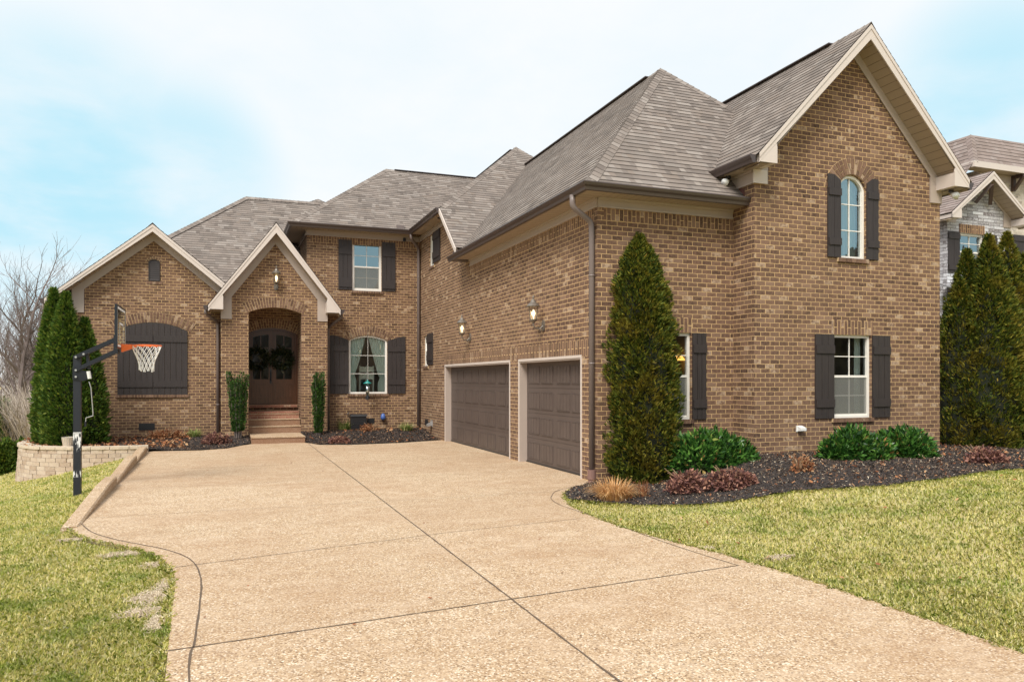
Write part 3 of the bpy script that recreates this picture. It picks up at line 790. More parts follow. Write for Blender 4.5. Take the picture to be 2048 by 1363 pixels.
shutter(FB, uV(659.5, VB), uV(697.2, VB), w5['z0'], curved(uV(697.2,VB), uV(659.5,VB), zi, zo), boards=4, bz=(0.21,0.80), bh=0.18)
shutter(FB, uV(774.8, VB), uV(810.4, VB), w5['z0'], curved(uV(774.8,VB), uV(810.4,VB), zi, zo), boards=4, bz=(0.21,0.80), bh=0.18)
# blind arched pair on the left wing
mid = (w8['s0']+w8['s1'])/2; f8 = lambda s: arch_z(s, w8['s0'], w8['s1'], w8['z1'], w8['rise'])
shutter(FB, w8['s0'], mid-0.004, w8['z0'], f8, boards=6, bz=(0.155,0.80), bh=0.19)
shutter(FB, mid+0.004, w8['s1'], w8['z0'], f8, boards=6, bz=(0.155,0.80), bh=0.19)
# small shutters on the garage wall (only the near one of each pair is there)
shutter(FW, vU(881, UG), w6['s0']-0.0, w6['z0']+0.05, lambda s: w6['z1']+0.05, boards=2, bz=(0.22,0.80), bh=0.18)
shutter(FW, vU(866.5, UG), w7['s0']-0.0, w7['z0']+0.04, lambda s: w7['z1']+0.04, boards=2, bz=(0.22,0.80), bh=0.18)

# louvre vent in the left gable
lv = dict(zip(('s0','s1','z0','z1'), rect_on(VB, 297, 320, 524, 562)))
mb = MB(); r_ = 0.07; w_ = 0.03
mb.ring(FB, arch_loop(lv['s0'],lv['s1'],lv['z0'],lv['z1'],r_), arch_loop(lv['s0']+w_,lv['s1']-w_,lv['z0']+w_,lv['z1'],r_-w_*.5), 0.003, 0.03)
n = 9
for i in range(n):
    z = lv['z0']+w_ + (lv['z1']+r_-lv['z0']-w_*2.2)*i/n; h = (lv['z1']-lv['z0'])/n
    a_, b_ = lv['s0']+w_, lv['s1']-w_
    mb.face([FB(a_,0.024,z),FB(b_,0.024,z),FB(b_,0.006,z+h*1.1),FB(a_,0.006,z+h*1.1)])
mb.face([FB(p[0],0.005,p[1]) for p in arch_loop(lv['s0']+0.005,lv['s1']-0.005,lv['z0']+0.005,lv['z1'],r_-0.005)])
o = mb.build('louvre_vent', M['shutter'], H)
brick_arch(FB, lv['s0']-0.01, lv['s1']+0.01, lv['z1'], r_+0.01, 0.09, H, seed=9, inset=0.05)
sill(FB, lv['s0']-0.06, lv['s1']+0.06, lv['z0']-0.01, H, seed=10, proud=0.02)

# crawl space vents
def vent(F, s0, s1, z0, z1):
    mb = MB(); mb.fbox(F, s0, s1, 0.002, 0.008, z0, z1); n = 8
    for i in range(n):
        s = s0 + (s1-s0)*(i+0.5)/n; mb.fbox(F, s-0.006, s+0.006, 0.008, 0.016, z0+0.01, z1-0.01)
    return mb.build('crawl_vent', M['plasticb'], H)
r = rect_on(VB, 277.5, 309.5, 846, 859.5); vent(FB, *r)
r = rect_on(VB, 734.5, 748.8, 836, 847.5); vent(FB, *r)
a_ = onU(850.5, 838, UG); b_ = onU(856.5, 849, UG); vent(FW, b_[0], a_[0], onU(853, 850, UG)[1], onU(853, 838.5, UG)[1])
# dryer hood on garage wall and pale hood on gable wing
p = onU(864, 846, UG); mb = MB()
mb.fbox(FW, p[0]-0.09, p[0]+0.09, 0.0, 0.02, p[1]-0.1, p[1]+0.1)
mb.prism(lambda s,d,z: (UG-s, d, z), [(0.0,p[1]+0.06),(0.16,p[1]-0.03),(0.16,p[1]-0.09),(0.0,p[1]-0.06)], p[0]-0.07, p[0]+0.07)
mb.build('pipe_hood', M['steel'], H)
s_, z_ = onV(1598, 856, VG); mb = MB()
mb.fbox(FG, s_-0.07, s_+0.06, 0.0, 0.02, z_-0.06, z_+0.05)
mb.prism(lambda s,d,z: (d, VG-s, z), [(0.015,z_+0.04),(0.1,z_+0.01),(0.1,z_-0.04),(0.015,z_-0.05)], s_-0.05, s_+0.08)
mb.build('wall_outlet_cover', M['plasticw'], H)
s_, z_ = onV(765, 832, VB); mb = MB(); mb.lathe([(0.0,z_+0.1),(0.06,z_+0.07),(0.085,z_-0.04),(0.06,z_-0.1),(0.0,z_-0.12)], s_, VB-0.09, 10); mb.build('spigot_cover', M['blue'], H, smooth=True)

# ---------------------------------------------------------------- garage doors
def garage_door(g, ncol, zt):
    cz = 0.045
    mb = MB(); s0, s1 = g['s0'], g['s1']
    # casing flush round the opening and deep jambs
    mb.fbox(FW, s1-0.012, s1+0.035, -0.0, 0.012, 0.0, zt); mb.fbox(FW, s0-0.035, s0+0.012, 0.0, 0.012, 0.0, zt)
    mb.fbox(FW, s0-0.035, s1+0.035, 0.0, 0.014, zt, zt+0.05)
    mb.build('door_casing', M['trim_light'], H)
    mb = MB(); mb.fbox(FW, s1-0.03, s1-0.001, -0.17, -0.001, 0.0, zt-0.001); mb.fbox(FW, s0+0.001, s0+0.03, -0.17, -0.001, 0.0, zt-0.001)
    mb.fbox(FW, s0+0.031, s1-0.031, -0.17, -0.001, zt-0.03, zt-0.002); mb.build('door_jamb', M['trim'], H)
    a, b = s0+0.03, s1-0.03; nr = 4; ph = (zt-0.03)/nr
    D = MB(); x = 0.0; d = -0.165
    D.fbox(FW, a, b, d-0.05, d-0.012, 0.0, zt)
    door = D.build('garage_door', M['garage'], H)
    for r in range(nr):
        z0, z1 = r*ph+0.004, (r+1)*ph-0.004
        P = MB(); P.fbox(FW, a, b, d-0.011, d-0.004, z0, z1)
        cw = (b-a)/ncol; 
        for c in range(ncol):
            # pairs of panels: the gap inside a pair is narrow, between pairs wide
            p0 = a + c*cw + (0.10 if c % 2 == 0 else 0.045); p1 = a + (c+1)*cw - (0.045 if c % 2 == 0 else 0.10)
            q0, q1 = z0+0.085, z1-0.085
            o_ = [(p0,q0),(p1,q0),(p1,q1),(p0,q1)]; e = 0.014
            i_ = [(p0+e,q0+e),(p1-e,q0+e),(p1-e,q1-e),(p0+e,q1-e)]
            P.ring(FW, o_, i_, d-0.004, d+0.009)
            k = 4
            for j in range(k):
                u0 = p0+e + (p1-p0-2*e)*j/k + 0.006; u1 = p0+e+(p1-p0-2*e)*(j+1)/k - 0.006
                P.fbox(FW, u0, u1, d-0.004, d+0.006, q0+e+0.004, q1-e-0.004)
        P.build('door_section', M['garage'], door)
    G = MB(); G.fbox(FW, a, b, d-0.012, d+0.012, 0.0, 0.03); G.build('weather_seal', M['plasticb'], door)
garage_door(g1, 8, GZ); garage_door(g2, 4, GZ)

# ---------------------------------------------------------------- front door, porch and steps
DV = 24.95; FD = FV(DV)
d0, d1 = po['s0']-0.02, uV(595.5, DV); dz0 = onV(550, 808.5, DV)[1]; dz1 = onV(590, 668, DV)[1]; drise = onV(548, 655, DV)[1]-dz1
dz1t = dz1+drise
wall(FV(DV), [(UPL+0.1,-0.1),(UPR-0.1,-0.1),(UPR-0.1,4.2),(UPL+0.1,4.2)], [arch_loop(d0,d1,dz0,dz1,drise)], name='porch_back_wall')
brick_arch(FD, d0, d1, dz1, drise, 0.28, H, seed=12, inset=0.02)
# porch ceiling and inner sides
mb = MB(); mb.face([(po['s0']-0.02,VPO+0.25,po['z1']+po['rise']+0.1),(po['s1']+0.02,VPO+0.25,po['z1']+po['rise']+0.1),(po['s1']+0.02,DV,po['z1']+po['rise']+0.1),(po['s0']-0.02,DV,po['z1']+po['rise']+0.1)])
mb.build('porch_ceiling', M['trim'], H)
for s_ in (po['s0']-0.02, po['s1']+0.02):
    wall(FU(s_), [(VPO+0.25,0.0),(DV,0.0),(DV,4.3),(VPO+0.25,4.3)], [], name='porch_side_wall')
FRM = MB(); FRM.ring(FD, arch_loop(d0,d1,dz0,dz1,drise), arch_loop(d0+0.07,d1-0.07,dz0+0.03,dz1-0.01,drise-0.06), -0.12, -0.03)
FRM.build('door_frame', M['door'], H)
dm = (d0+d1)/2
for side in (0, 1):
    a, b = (d0+0.072, dm-0.003) if side == 0 else (dm+0.003, d1-0.072)
    zt = lambda s: arch_z(s, d0+0.07, d1-0.07, dz1-0.01, drise-0.06)-0.004
    n = 8; Z0 = dz0+0.034
    outer = [(a,Z0),(b,Z0)] + [(b+(a-b)*j/n, zt(b+(a-b)*j/n)) for j in range(n+1)]
    st = 0.11; ga, gb = a+st, b-st; gz0 = dz0+0.80
    hole = [(ga,gz0),(gb,gz0)] + [(gb+(ga-gb)*j/n, zt(gb+(ga-gb)*j/n)-0.14) for j in range(n+1)]
    D = MB(); loops = [[Vector((x,y,0)) for x,y in outer], [Vector((x,y,0)) for x,y in hole]]; fl = [p for l in loops for p in l]
    for t in tessellate_polygon(loops): D.face([FD(fl[i].x,-0.06,fl[i].y) for i in t])
    for i in range(len(hole)):
        p, q = hole[i], hole[(i+1)%len(hole)]; D.face([FD(p[0],-0.06,p[1]),FD(q[0],-0.06,q[1]),FD(q[0],-0.10,q[1]),FD(p[0],-0.10,p[1])])
    # raised lower panel
    e = 0.05; D.ring(FD, [(ga-0.01,Z0+0.17),(gb+0.01,Z0+0.17),(gb+0.01,gz0-0.14),(ga-0.01,gz0-0.14)], [(ga+e,Z0+0.17+e),(gb-e,Z0+0.17+e),(gb-e,gz0-0.14-e),(ga+e,gz0-0.14-e)], -0.06, -0.048)
    dr = D.build('door', M['door'], H)
    g = MB()
    for t in tessellate_polygon([loops[1]]): g.face([FD(loops[1][i].x,-0.085,loops[1][i].y) for i in t])
    g.build('pane', M['glass_door'], dr)
    mu = MB(); mm = (ga+gb)/2; mu.fbox(FD, mm-0.014, mm+0.014, -0.08, -0.065, gz0, zt(mm)-0.14)
    for zz in (gz0+0.48, gz0+0.98): mu.fbox(FD, ga, gb, -0.079, -0.066, zz-0.013, zz+0.013)
    mu.build('muntin', M['door'], dr)
    if side == 0:
        h = MB(); h.tube([FD(b-0.05,-0.02,dz0+0.72), FD(b-0.05,0.02,dz0+0.75), FD(b-0.05,0.02,dz0+1.0), FD(b-0.05,-0.05,dz0+1.03)], 0.012, 6)
        h.fbox(FD, b-0.075, b-0.025, -0.06, -0.045, dz0+0.66, dz0+1.12); h.build('door_handle', M['black'], dr)
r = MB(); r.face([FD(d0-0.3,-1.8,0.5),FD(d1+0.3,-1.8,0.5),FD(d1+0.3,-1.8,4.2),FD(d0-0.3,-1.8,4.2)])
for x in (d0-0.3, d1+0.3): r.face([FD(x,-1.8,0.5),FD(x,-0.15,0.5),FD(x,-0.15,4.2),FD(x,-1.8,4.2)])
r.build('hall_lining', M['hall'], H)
# steps
xl, xr = po['s0']+0.004, po['s1']-0.004
def step(name, a, b, v0, v1, z0, z1, mat, nose=0.0):
    mb = MB(); mb.box(a, b, v0, v1, z0, z1-0.025); o = mb.build(name, M[mat], H)
    t = MB(); t.box(a-0.003, b+0.003, v0-0.018, v1, z1-0.0245, z1); t.build('tread', M['drive'], o); return o
zl = [0.18, 0.385, 0.585, 0.80]
vf = onZ(556, 886, 0.0)[1]
bl, br = onZ(503, 888, 0.0)[0], onZ(611, 885, 0.0)[0]
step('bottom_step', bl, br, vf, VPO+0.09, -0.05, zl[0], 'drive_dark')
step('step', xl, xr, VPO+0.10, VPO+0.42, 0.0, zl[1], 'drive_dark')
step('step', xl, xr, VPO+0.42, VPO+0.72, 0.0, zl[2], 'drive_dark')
step('landing', xl, xr, VPO+0.73, DV, 0.0, zl[3]-0.06, 'step_brick')
mb = MB(); 
nn = 22
for i in range(nn):
    a = xl + (xr-xl)*i/nn+0.004; b = xl+(xr-xl)*(i+1)/nn-0.004
    mb.box(a, b, VPO+0.71, VPO+0.93, zl[3]-0.058, zl[3])
mb.build('brick_nosing', M['step_brick'], H)
mb = MB(); mb.box(xl, xr, VPO+0.93, DV, zl[3]-0.058, zl[3]-0.004); mb.build('porch_floor', M['step_brick'], H)
mb = MB()
for i in range(nn):
    a = xl + (xr-xl)*i/nn+0.004; b = xl+(xr-xl)*(i+1)/nn-0.004
    mb.box(a, b, DV-0.12, DV+0.02, dz0-0.09, dz0)
mb.build('brick_threshold', M['step_brick'], H)

# ---------------------------------------------------------------- roofs
EXP = 0.142
def clip(poly, f):
    out = []
    for i in range(len(poly)):
        a, b = poly[i], poly[(i+1) % len(poly)]; fa, fb = f(a), f(b)
        if fa >= 0: out.append(a)
        if (fa >= 0) != (fb >= 0):
            t = fa/(fa-fb); out.append(tuple(a[k]+(b[k]-a[k])*t for k in range(len(a))))
    return out
def roof(plan, p0, g, slope, mat='shingle', parent=None, name='roof', thick=0.0, soff=None):
    """plan: convex polygon list (x,y); plane z = p0[2] + slope * dot((x,y)-p0, g); g = unit uphill direction.
    laid as overlapping shingle courses, each one a real step over the one below"""
    g = Vector(g).normalized(); t = Vector((-g.y, g.x)); k = math.sqrt(1+slope*slope)
    nrm = Vector((-g.x*slope, -g.y*slope, 1)).normalized()
    mb = MB(); D = lambda p: ((p[0]-p0[0])*g.x + (p[1]-p0[1])*g.y)*k
    lo = min(D(p) for p in plan); hi = max(D(p) for p in plan)
    i = math.floor(lo/EXP)
    P3 = lambda p, h: (p[0]+nrm.x*h, p[1]+nrm.y*h, p0[2] + slope*D(p)/k + nrm.z*h)
    while i*EXP < hi:
        a, b = i*EXP, (i+1)*EXP
        q = clip(clip(list(plan), lambda p: D(p)-a), lambda p: b-D(p))
        if len(q) >= 3:
            hf = lambda p: 0.002 + 0.010*(1-(D(p)-a)/EXP)
            pts = [P3(p, hf(p)) for p in q]
            mb.face(pts, [(p[0]*t.x+p[1]*t.y, D(p)+0.0005*(D(p) < b-1e-6)) for p in q])
            low = [p for p in q if D(p)-a < 1e-5]
            if len(low) >= 2:
                low.sort(key=lambda p: p[0]*t.x+p[1]*t.y); l, r = low[0], low[-1]
                mb.face([P3(l,-0.004),P3(r,-0.004),P3(r,0.012),P3(l,0.012)], [(l[0]*t.x+l[1]*t.y, a+0.002),(r[0]*t.x+r[1]*t.y, a+0.002),(r[0]*t.x+r[1]*t.y, a+0.004),(l[0]*t.x+l[1]*t.y, a+0.004)])
        i += 1
    o = mb.build(name, M[mat], parent or H)
    return o
def capline(P, Q, n1, n2, parent, mat='shingle', w=0.15, name='ridge_cap'):
    P, Q = Vector(P), Vector(Q); d = (Q-P); L = d.length; d.normalize()
    n1, n2 = Vector(n1).normalized(), Vector(n2).normalized(); up = (n1+n2).normalized()
    def side(n):
        s = d.cross(n).normalized()
        return s if s.z < 0 or (abs(s.z) < 1e-6) else -s
    s1, s2 = side(n1), side(n2)
    if s1.dot(s2) > 0.99: s2 = -s1
    mb = MB(); n = int(L/0.15); 
    for i in range(n+1):
        a = P + d*(i*L/n if n else 0); b = P + d*min(L, (i+1.15)*L/max(1,n))
        if i == n: break
        A = [a + s1*w + up*0.02, a + up*0.034, a + s2*w + up*0.02]
        B = [b + s1*w + up*0.012, b + up*0.022, b + s2*w + up*0.012]
        uy = i*0.142*3+0.02; ux = (i*7 % 31)*0.23
        uv = [(ux,uy+0.03),(ux+0.1,uy+0.03),(ux+0.1,uy+0.1),(ux,uy+0.1)]
        mb.face([A[0],A[1],B[1],B[0]], uv); mb.face([A[1],A[2],B[2],B[1]], uv)
        dn = -up*0.012
        for k in (0,1): mb.face([A[k],A[k+1],A[k+1]+dn,A[k]+dn], [(ux,uy-0.018)]*4)
        for s_, X, Y in ((s1,A[0],B[0]),(s2,A[2],B[2])): mb.face([X,Y,Y-up*0.03,X-up*0.03], [(ux,uy-0.018)]*4)
    return mb.build(name, M[mat], parent)
def pn(g, s): g = Vector(g).normalized(); return (-g.x*s, -g.y*s, 1)
SG = 1.035
EU, EV, EZ = 5.53, 11.10, 4.97
RU = 9.21; TT = RU-EU; RZ = EZ + SG*TT
ER = RU + TT
rg = roof([(EU,EV),(RU,EV+TT),(RU,24.5),(EU,19.07)], (EU,EV,EZ), (1,0), SG)
# the strip of the left slope that runs under the rear block
rf = roof([(EU,EV),(8.72,EV),(ER-1.6,EV+1.2),(ER,EV),(RU,EV+TT)][0:1]+[(8.72,EV),(8.72+0.0001,EV+0.2),(ER-0.2,EV+0.2+0.0),(RU,EV+TT)], (EU,EV,EZ), (0,1), SG)
rr = roof([(ER,EV),(ER,34),(RU,34),(RU,EV+TT)], (ER,EV,EZ), (-1,0), SG)
capline((EU,EV,EZ),(RU,EV+TT,RZ), pn((1,0),SG), pn((0,1),SG), rg)
capline((RU,EV+TT,RZ),(RU,24.0,RZ), pn((1,0),SG), pn((-1,0),SG), rg)
capline((ER-0.9,EV+0.9,EZ+0.9*SG),(RU,EV+TT,RZ), pn((-1,0),SG), pn((0,1),SG), rr)
# gable wing roof
GU = (UR+UE)/2; GS = 1.045; GV = 10.49; GZt = 8.20; GH = 2.53; GE = GZt-GS*GH
gl = roof([(GU-GH,GV-0.03),(GU,GV-0.03),(GU,17.0),(GU-GH,12.4)], (GU-GH,GV,GE), (1,0), GS)
gr = roof([(GU+GH,GV-0.03),(GU+GH,17.0),(GU,17.0),(GU,GV-0.03)], (GU+GH,GV,GE), (-1,0), GS)
capline((GU,GV-0.03,GZt),(GU,16.6,GZt), pn((1,0),GS), pn((-1,0),GS), gl)
# rear two-storey block beside the garage
S2 = 0.85; E2V, E2Z = 20.2, 6.50; T2 = RU-EU; R2Z = E2Z+S2*T2
b2f = roof([(EU+0.01,18.62),(ER,18.62),(ER,20.2),(RU,E2V+T2),(EU,E2V)][0:1]+[(ER,18.62),(ER,20.2),(RU,E2V+T2),(EU+0.01,E2V+0.01)], (EU,E2V,E2Z), (0,1), S2)
b2l = roof([(EU,E2V),(RU,E2V+T2),(RU,34),(EU,34)], (EU,E2V,E2Z), (1,0), S2)
b2r = roof([(ER,E2V),(ER,34),(RU,34),(RU,E2V+T2)], (ER,E2V,E2Z), (-1,0), S2)
capline((EU+0.05,E2V+0.05,E2Z+0.04),(RU,E2V+T2,R2Z), pn((1,0),S2), pn((0,1),S2), b2f)
capline((RU,E2V+T2,R2Z),(ER-0.3,E2V+0.3,E2Z), pn((-1,0),S2), pn((0,1),S2), b2f)
capline((RU,E2V+T2,R2Z),(RU,30,R2Z), pn((1,0),S2), pn((-1,0),S2), b2l)
# middle two-storey block
S3 = 0.80; E3U = 1.86; E3V = 23.55; E3Z = 6.50; T3 = 3.57; R3Z = E3Z+S3*T3
b3f = roof([(E3U,E3V),(12,E3V),(12,E3V+T3),(E3U+T3,E3V+T3)], (E3U,E3V,E3Z), (0,1), S3) if False else roof([(E3U,E3V),(EU+0.02,E3V),(9.1,E3V+T3),(E3U+T3,E3V+T3)], (E3U,E3V,E3Z), (0,1), S3)
b3l = roof([(E3U,E3V),(E3U+T3,E3V+T3),(E3U,E3V+2*T3)], (E3U,E3V,E3Z), (1,0), S3)
b3b = roof([(E3U+T3,E3V+T3),(9.1,E3V+T3),(12,E3V+2*T3),(E3U,E3V+2*T3)], (E3U,E3V+2*T3,E3Z), (0,-1), S3)
capline((E3U,E3V,E3Z),(E3U+T3,E3V+T3,R3Z), pn((1,0),S3), pn((0,1),S3), b3f)
capline((E3U+T3,E3V+T3,R3Z),(9.2,E3V+T3,R3Z), pn((0,-1),S3), pn((0,1),S3), b3f)
# left wing hip
SL = 0.83; ELU, ELV, ELZ = -4.60, 23.60, 3.96; TL = 5.3; RLZ = ELZ+SL*TL
lf = roof([(ELU+0.55,ELV+0.55),(UM,ELV+0.55),(UM+3.0,ELV+TL),(ELU+TL,ELV+TL)], (ELU,ELV,ELZ-0.03), (0,1), SL)
ll = roof([(ELU,ELV),(ELU+TL,ELV+TL),(ELU,ELV+2*TL)], (ELU,ELV,ELZ), (1,0), SL)
lb = roof([(ELU+TL,ELV+TL),(6.0,ELV+TL),(6.0,ELV+2*TL),(ELU,ELV+2*TL)], (ELU,ELV+2*TL,ELZ), (0,-1), SL)
capline((ELU+2.7,ELV+2.7,ELZ+SL*2.7),(ELU+TL,ELV+TL,RLZ), pn((1,0),SL), pn((0,1),SL), lf)
capline((ELU+TL,ELV+TL,RLZ),(5.5,ELV+TL,RLZ), pn((0,-1),SL), pn((0,1),SL), lf)
# small rear dormer peak behind the left ridge
dp = onV(636, 398, 32.0)
roof([(dp[0]-1.6,32.0-1.0),(dp[0],32.0),(dp[0]-1.6,34)], (dp[0],32.0,dp[1]), (1,0), 0.55); roof([(dp[0]-1.6,30.6),(dp[0]+1.6,30.6),(dp[0],32.0)], (dp[0],32.0,dp[1]), (0,1), 0.75)
roof([(dp[0]+1.6,31.0),(dp[0],32.0),(dp[0]+1.6,34)], (dp[0],32.0,dp[1]), (-1,0), 0.55)
# left wing front gable
LU, LT = -1.92, 6.18; LS = (LT-ELZ)/(LU-ELU); LV = ELV-0.03
lg = roof([(ELU,LV),(LU,LV),(LU,ELV+(LU-ELU))], (ELU,ELV,ELZ), (1,0), LS)
lgr = roof([(LU,LV),(LU+(LU-ELU),LV),(LU+(LU-ELU),LV+0.2),(LU,ELV+(LU-ELU)+0.4)], (LU+(LU-ELU),ELV,ELZ), (-1,0), LS)
capline((LU,LV,LT),(LU,ELV+2.9,LT), pn((1,0),LS), pn((-1,0),LS), lg)
# porch gable
PV = 23.10; PT = 6.36; PS = 1.33; PH = 1.87
pl = roof([(PU-PH,PV-0.03),(PU,PV-0.03),(PU,26.8),(PU-PH,24.3)], (PU-PH,PV,PT-PS*PH), (1,0), PS)
pr = roof([(PU+PH,PV-0.03),(PU+PH,23.98),(PU+0.8,23.98),(PU,24.0),(PU,PV-0.03)], (PU+PH,PV,PT-PS*PH), (-1,0), PS)
capline((PU,PV-0.03,PT),(PU,26.5,PT), pn((1,0),PS), pn((-1,0),PS), pl)

for P_, Q_ in (((GU,GV+0.9,GZt),(GU,16.6,GZt)), ((E3U+T3+0.3,E3V+T3,R3Z),(9.2,E3V+T3,R3Z)), ((RU,EV+TT+0.5,RZ),(RU,24.0,RZ)), ((RU,E2V+T2+0.3,R2Z),(RU,30,R2Z))):
    mb = MB(); mb.bar((P_[0],P_[1],P_[2]+0.018),(Q_[0],Q_[1],Q_[2]+0.018),(0,0,1),0.20,0.02); mb.build('ridge_vent', M['gutter'], H)
# ---------------------------------------------------------------- rake boards with boxed returns, rake friezes, soffits
def gable_trim(vr, vw, uc, zt, hw, slope, chop, bot, drop=0.20, fr=0.17, over=0.02, soff_drop=0.16, chopw=0.38, wallhw=None, friez_h=0.24, chop_l=True, chop_r=True, ret_l=True, ret_r=True, clipr=None):
    F = FV(vr); zt2 = zt-over
    e = zt2-slope*hw
    def side(sg):
        # outer run, inner run, boxed return
        o0 = (uc, zt2); o1 = (uc+sg*hw, e)
        base = e-bot
        xi = hw-chopw; zi = zt2-drop-slope*xi
        if clipr and sg > 0:
            return [(uc,zt2),(uc+clipr,zt2-slope*clipr),(uc+clipr,zt2-drop-slope*clipr),(uc,zt2-drop)]
        if chop: return [o0, o1, (uc+sg*(hw-0.0), base), (uc+sg*xi, base), (uc+sg*xi, zi), (uc, zt2-drop)]
        return [o0, o1, (uc+sg*hw, e-drop), (uc, zt2-drop)]
    for sg in (-1, 1):
        mb = MB(); poly = side(sg)
        if chop and not (clipr and sg > 0):
            # two convex pieces
            mb.prism(F, [poly[0], poly[1], poly[4], poly[5]] if False else [(uc,zt2),(uc+sg*hw,e),(uc+sg*hw,e-drop*0.6),(uc,zt2-drop)], 0.0, 0.022)
            base = e-bot; xi = hw-chopw
            mb.prism(F, [(uc+sg*hw, e-0.005),(uc+sg*hw, base),(uc+sg*xi, base),(uc+sg*xi, zt2-drop-slope*xi),(uc+sg*(xi+0.05), zt2-slope*(xi+0.05)-0.03)], -0.001, 0.019)
            # box body behind the return
            mb.prism(F, [(uc+sg*(hw-0.002), e-0.02),(uc+sg*(hw-0.002), base+0.002),(uc+sg*(xi+0.002), base+0.002),(uc+sg*(xi+0.002), zt2-drop-slope*xi-0.02)], -(vw-vr)+0.003, -0.002)
        else: mb.prism(F, poly, 0.0, 0.022)
        mb.build('rake_board', M['trim_light'], H)
        # upper shadow board
        lim = clipr if (clipr and sg > 0) else hw
        mb = MB(); mb.prism(F, [(uc,zt2+0.005),(uc+sg*lim,zt2+0.005-slope*lim),(uc+sg*lim,zt2-slope*lim-0.075),(uc,zt2-0.075)], 0.023, 0.034)
        mb.build('rake_moulding', M['trim_light'], H)
        # rake frieze lying on the brick, under the soffit
        W = FV(vw); sd = soff_drop; whw = (wallhw or hw-0.35)
        lim2 = min(whw, clipr-0.0) if (clipr and sg > 0) else whw
        k = math.sqrt(1+slope*slope)
        zs = zt2-sd
        mb = MB(); mb.prism(W, [(uc,zs),(uc+sg*lim2,zs-slope*lim2),(uc+sg*lim2,zs-slope*lim2-fr*k),(uc,zs-fr*k)], 0.001, 0.025)
        mb.prism(W, [(uc,zs-fr*k+0.02),(uc+sg*lim2,zs-slope*lim2-fr*k+0.02),(uc+sg*lim2,zs-slope*lim2-fr*k-0.02),(uc,zs-fr*k-0.02)], 0.026, 0.034)
        if chop and not (clipr and sg > 0):
            xi = lim2; b0 = e-bot-friez_h
            mb.prism(W, [(uc+sg*(xi-0.0),zs-slope*(xi-0.02)),(uc+sg*(xi),b0),(uc+sg*(xi-0.3),b0),(uc+sg*(xi-0.3),zs-fr*k-slope*(xi-0.3))], 0.003, 0.029)
        mb.build('rake_frieze', M['trim'], H)
        # sloped soffit
        mb = MB(); n1 = 0.0
        A = (uc, vr, zs); B = (uc+sg*lim, vr, zs-slope*lim); C = (uc+sg*lim, vw, zs-slope*lim); D_ = (uc, vw, zs)
        mb.face([A,B,C,D_], [(0,0),(lim*k,0),(lim*k,1),(0,1)])
        mb.build('rake_soffit', M['soffit'], H)
gable_trim(GV, VG, GU, GZt, GH-0.06, GS, True, 0.14, drop=0.26, fr=0.14, wallhw=(UE-UR)/2+0.02, soff_drop=0.20)
gable_trim(ELV, VB, LU, LT, (LU-ELU)-0.02, LS, True, 0.07, drop=0.20, fr=0.17, wallhw=2.07, chopw=0.25, clipr=2.35, soff_drop=0.16)
gable_trim(PV, VPO, PU, PT, PH-0.02, PS, True, 0.10, drop=0.28, fr=0.19, wallhw=(UPR-UPL)/2+0.0, chopw=0.40, soff_drop=0.2)

# horizontal eaves: soffit, frieze and gutter
def eave(P, Q, out, depth, zt, frieze=0.17, sof=0.11, gut=True, ends=(0,0), fends=(0,0), wall_inset=True, gname='gutter', so0=0.0):
    """P,Q: ends of the roof edge in plan; out: outward unit dir; depth: overhang to the wall"""
    P, Q, out = Vector(P), Vector(Q), Vector(out); d = (Q-P).normalized()
    z1 = zt-sof
    mb = MB(); a, b = P+d*so0, Q; c, e = Q - out*depth, a - out*depth
    L = (Q-P).length
    mb.face([(a.x,a.y,z1),(b.x,b.y,z1),(c.x,c.y,z1),(e.x,e.y,z1)], [(0,0),(L,0),(L,1),(0,1)])
    mb.build('eave_soffit', M['soffit'], H)
    if frieze:
        mb = MB(); p, q = P - out*depth + d*fends[0], Q - out*depth + d*fends[1]
        def slab(o0, o1, za, zb):
            A = [p+out*o0, q+out*o0, q+out*o1, p+out*o1]
            lo = [(v.x,v.y,za) for v in A]; hi = [(v.x,v.y,zb) for v in A]
            mb.face(lo); mb.face(hi[::-1])
            for i in range(4): j = (i+1)%4; mb.face([lo[i],lo[j],hi[j],hi[i]])
        slab(0.002, 0.024, z1-frieze, z1-0.001); slab(0.0245, 0.045, z1-frieze, z1-frieze+0.03); slab(0.0245,0.05,z1-0.04,z1-0.001)
        mb.build('frieze_board', M['trim'], H)
    if gut:
        # K-style profile swept along the edge
        pr = [(0.0,zt+0.012),(0.115,zt+0.012),(0.118,zt-0.005),(0.10,zt-0.045),(0.075,zt-0.075),(0.062,zt-sof-0.012),(0.0,zt-sof-0.012)]
        a, b = P + d*ends[0], Q + d*ends[1]; mb = MB()
        def pt(base, o, z, end):
            v = base + out*o
            return (v.x, v.y, z)
        n = len(pr)
        ma = mb.v
        for i in range(n):
            j = (i+1)%n
            e0 = ends[2] if len(ends) > 2 else 0; e1 = ends[3] if len(ends) > 3 else 0   # mitre factors
            A = a + out*pr[i][0] + d*(e0*pr[i][0]); A2 = a + out*pr[j][0] + d*(e0*pr[j][0])
            B = b + out*pr[i][0] + d*(e1*pr[i][0]); B2 = b + out*pr[j][0] + d*(e1*pr[j][0])
            mb.face([(A.x,A.y,pr[i][1]),(B.x,B.y,pr[i][1]),(B2.x,B2.y,pr[j][1]),(A2.x,A2.y,pr[j][1])])
        if not (len(ends) > 2 and ends[2]): mb.face([((a+out*o).x,(a+out*o).y,z) for o,z in pr])
        if not (len(ends) > 3 and ends[3]): mb.face([((b+out*o).x,(b+out*o).y,z) for o,z in pr])
        mb.build(gname, M['gutter'], H)
OV = UG-EU
eave((EU,EV),(EU,19.07),(-1,0),OV,EZ, ends=(0,0,-1,0), fends=(VS-EV,-0.45))
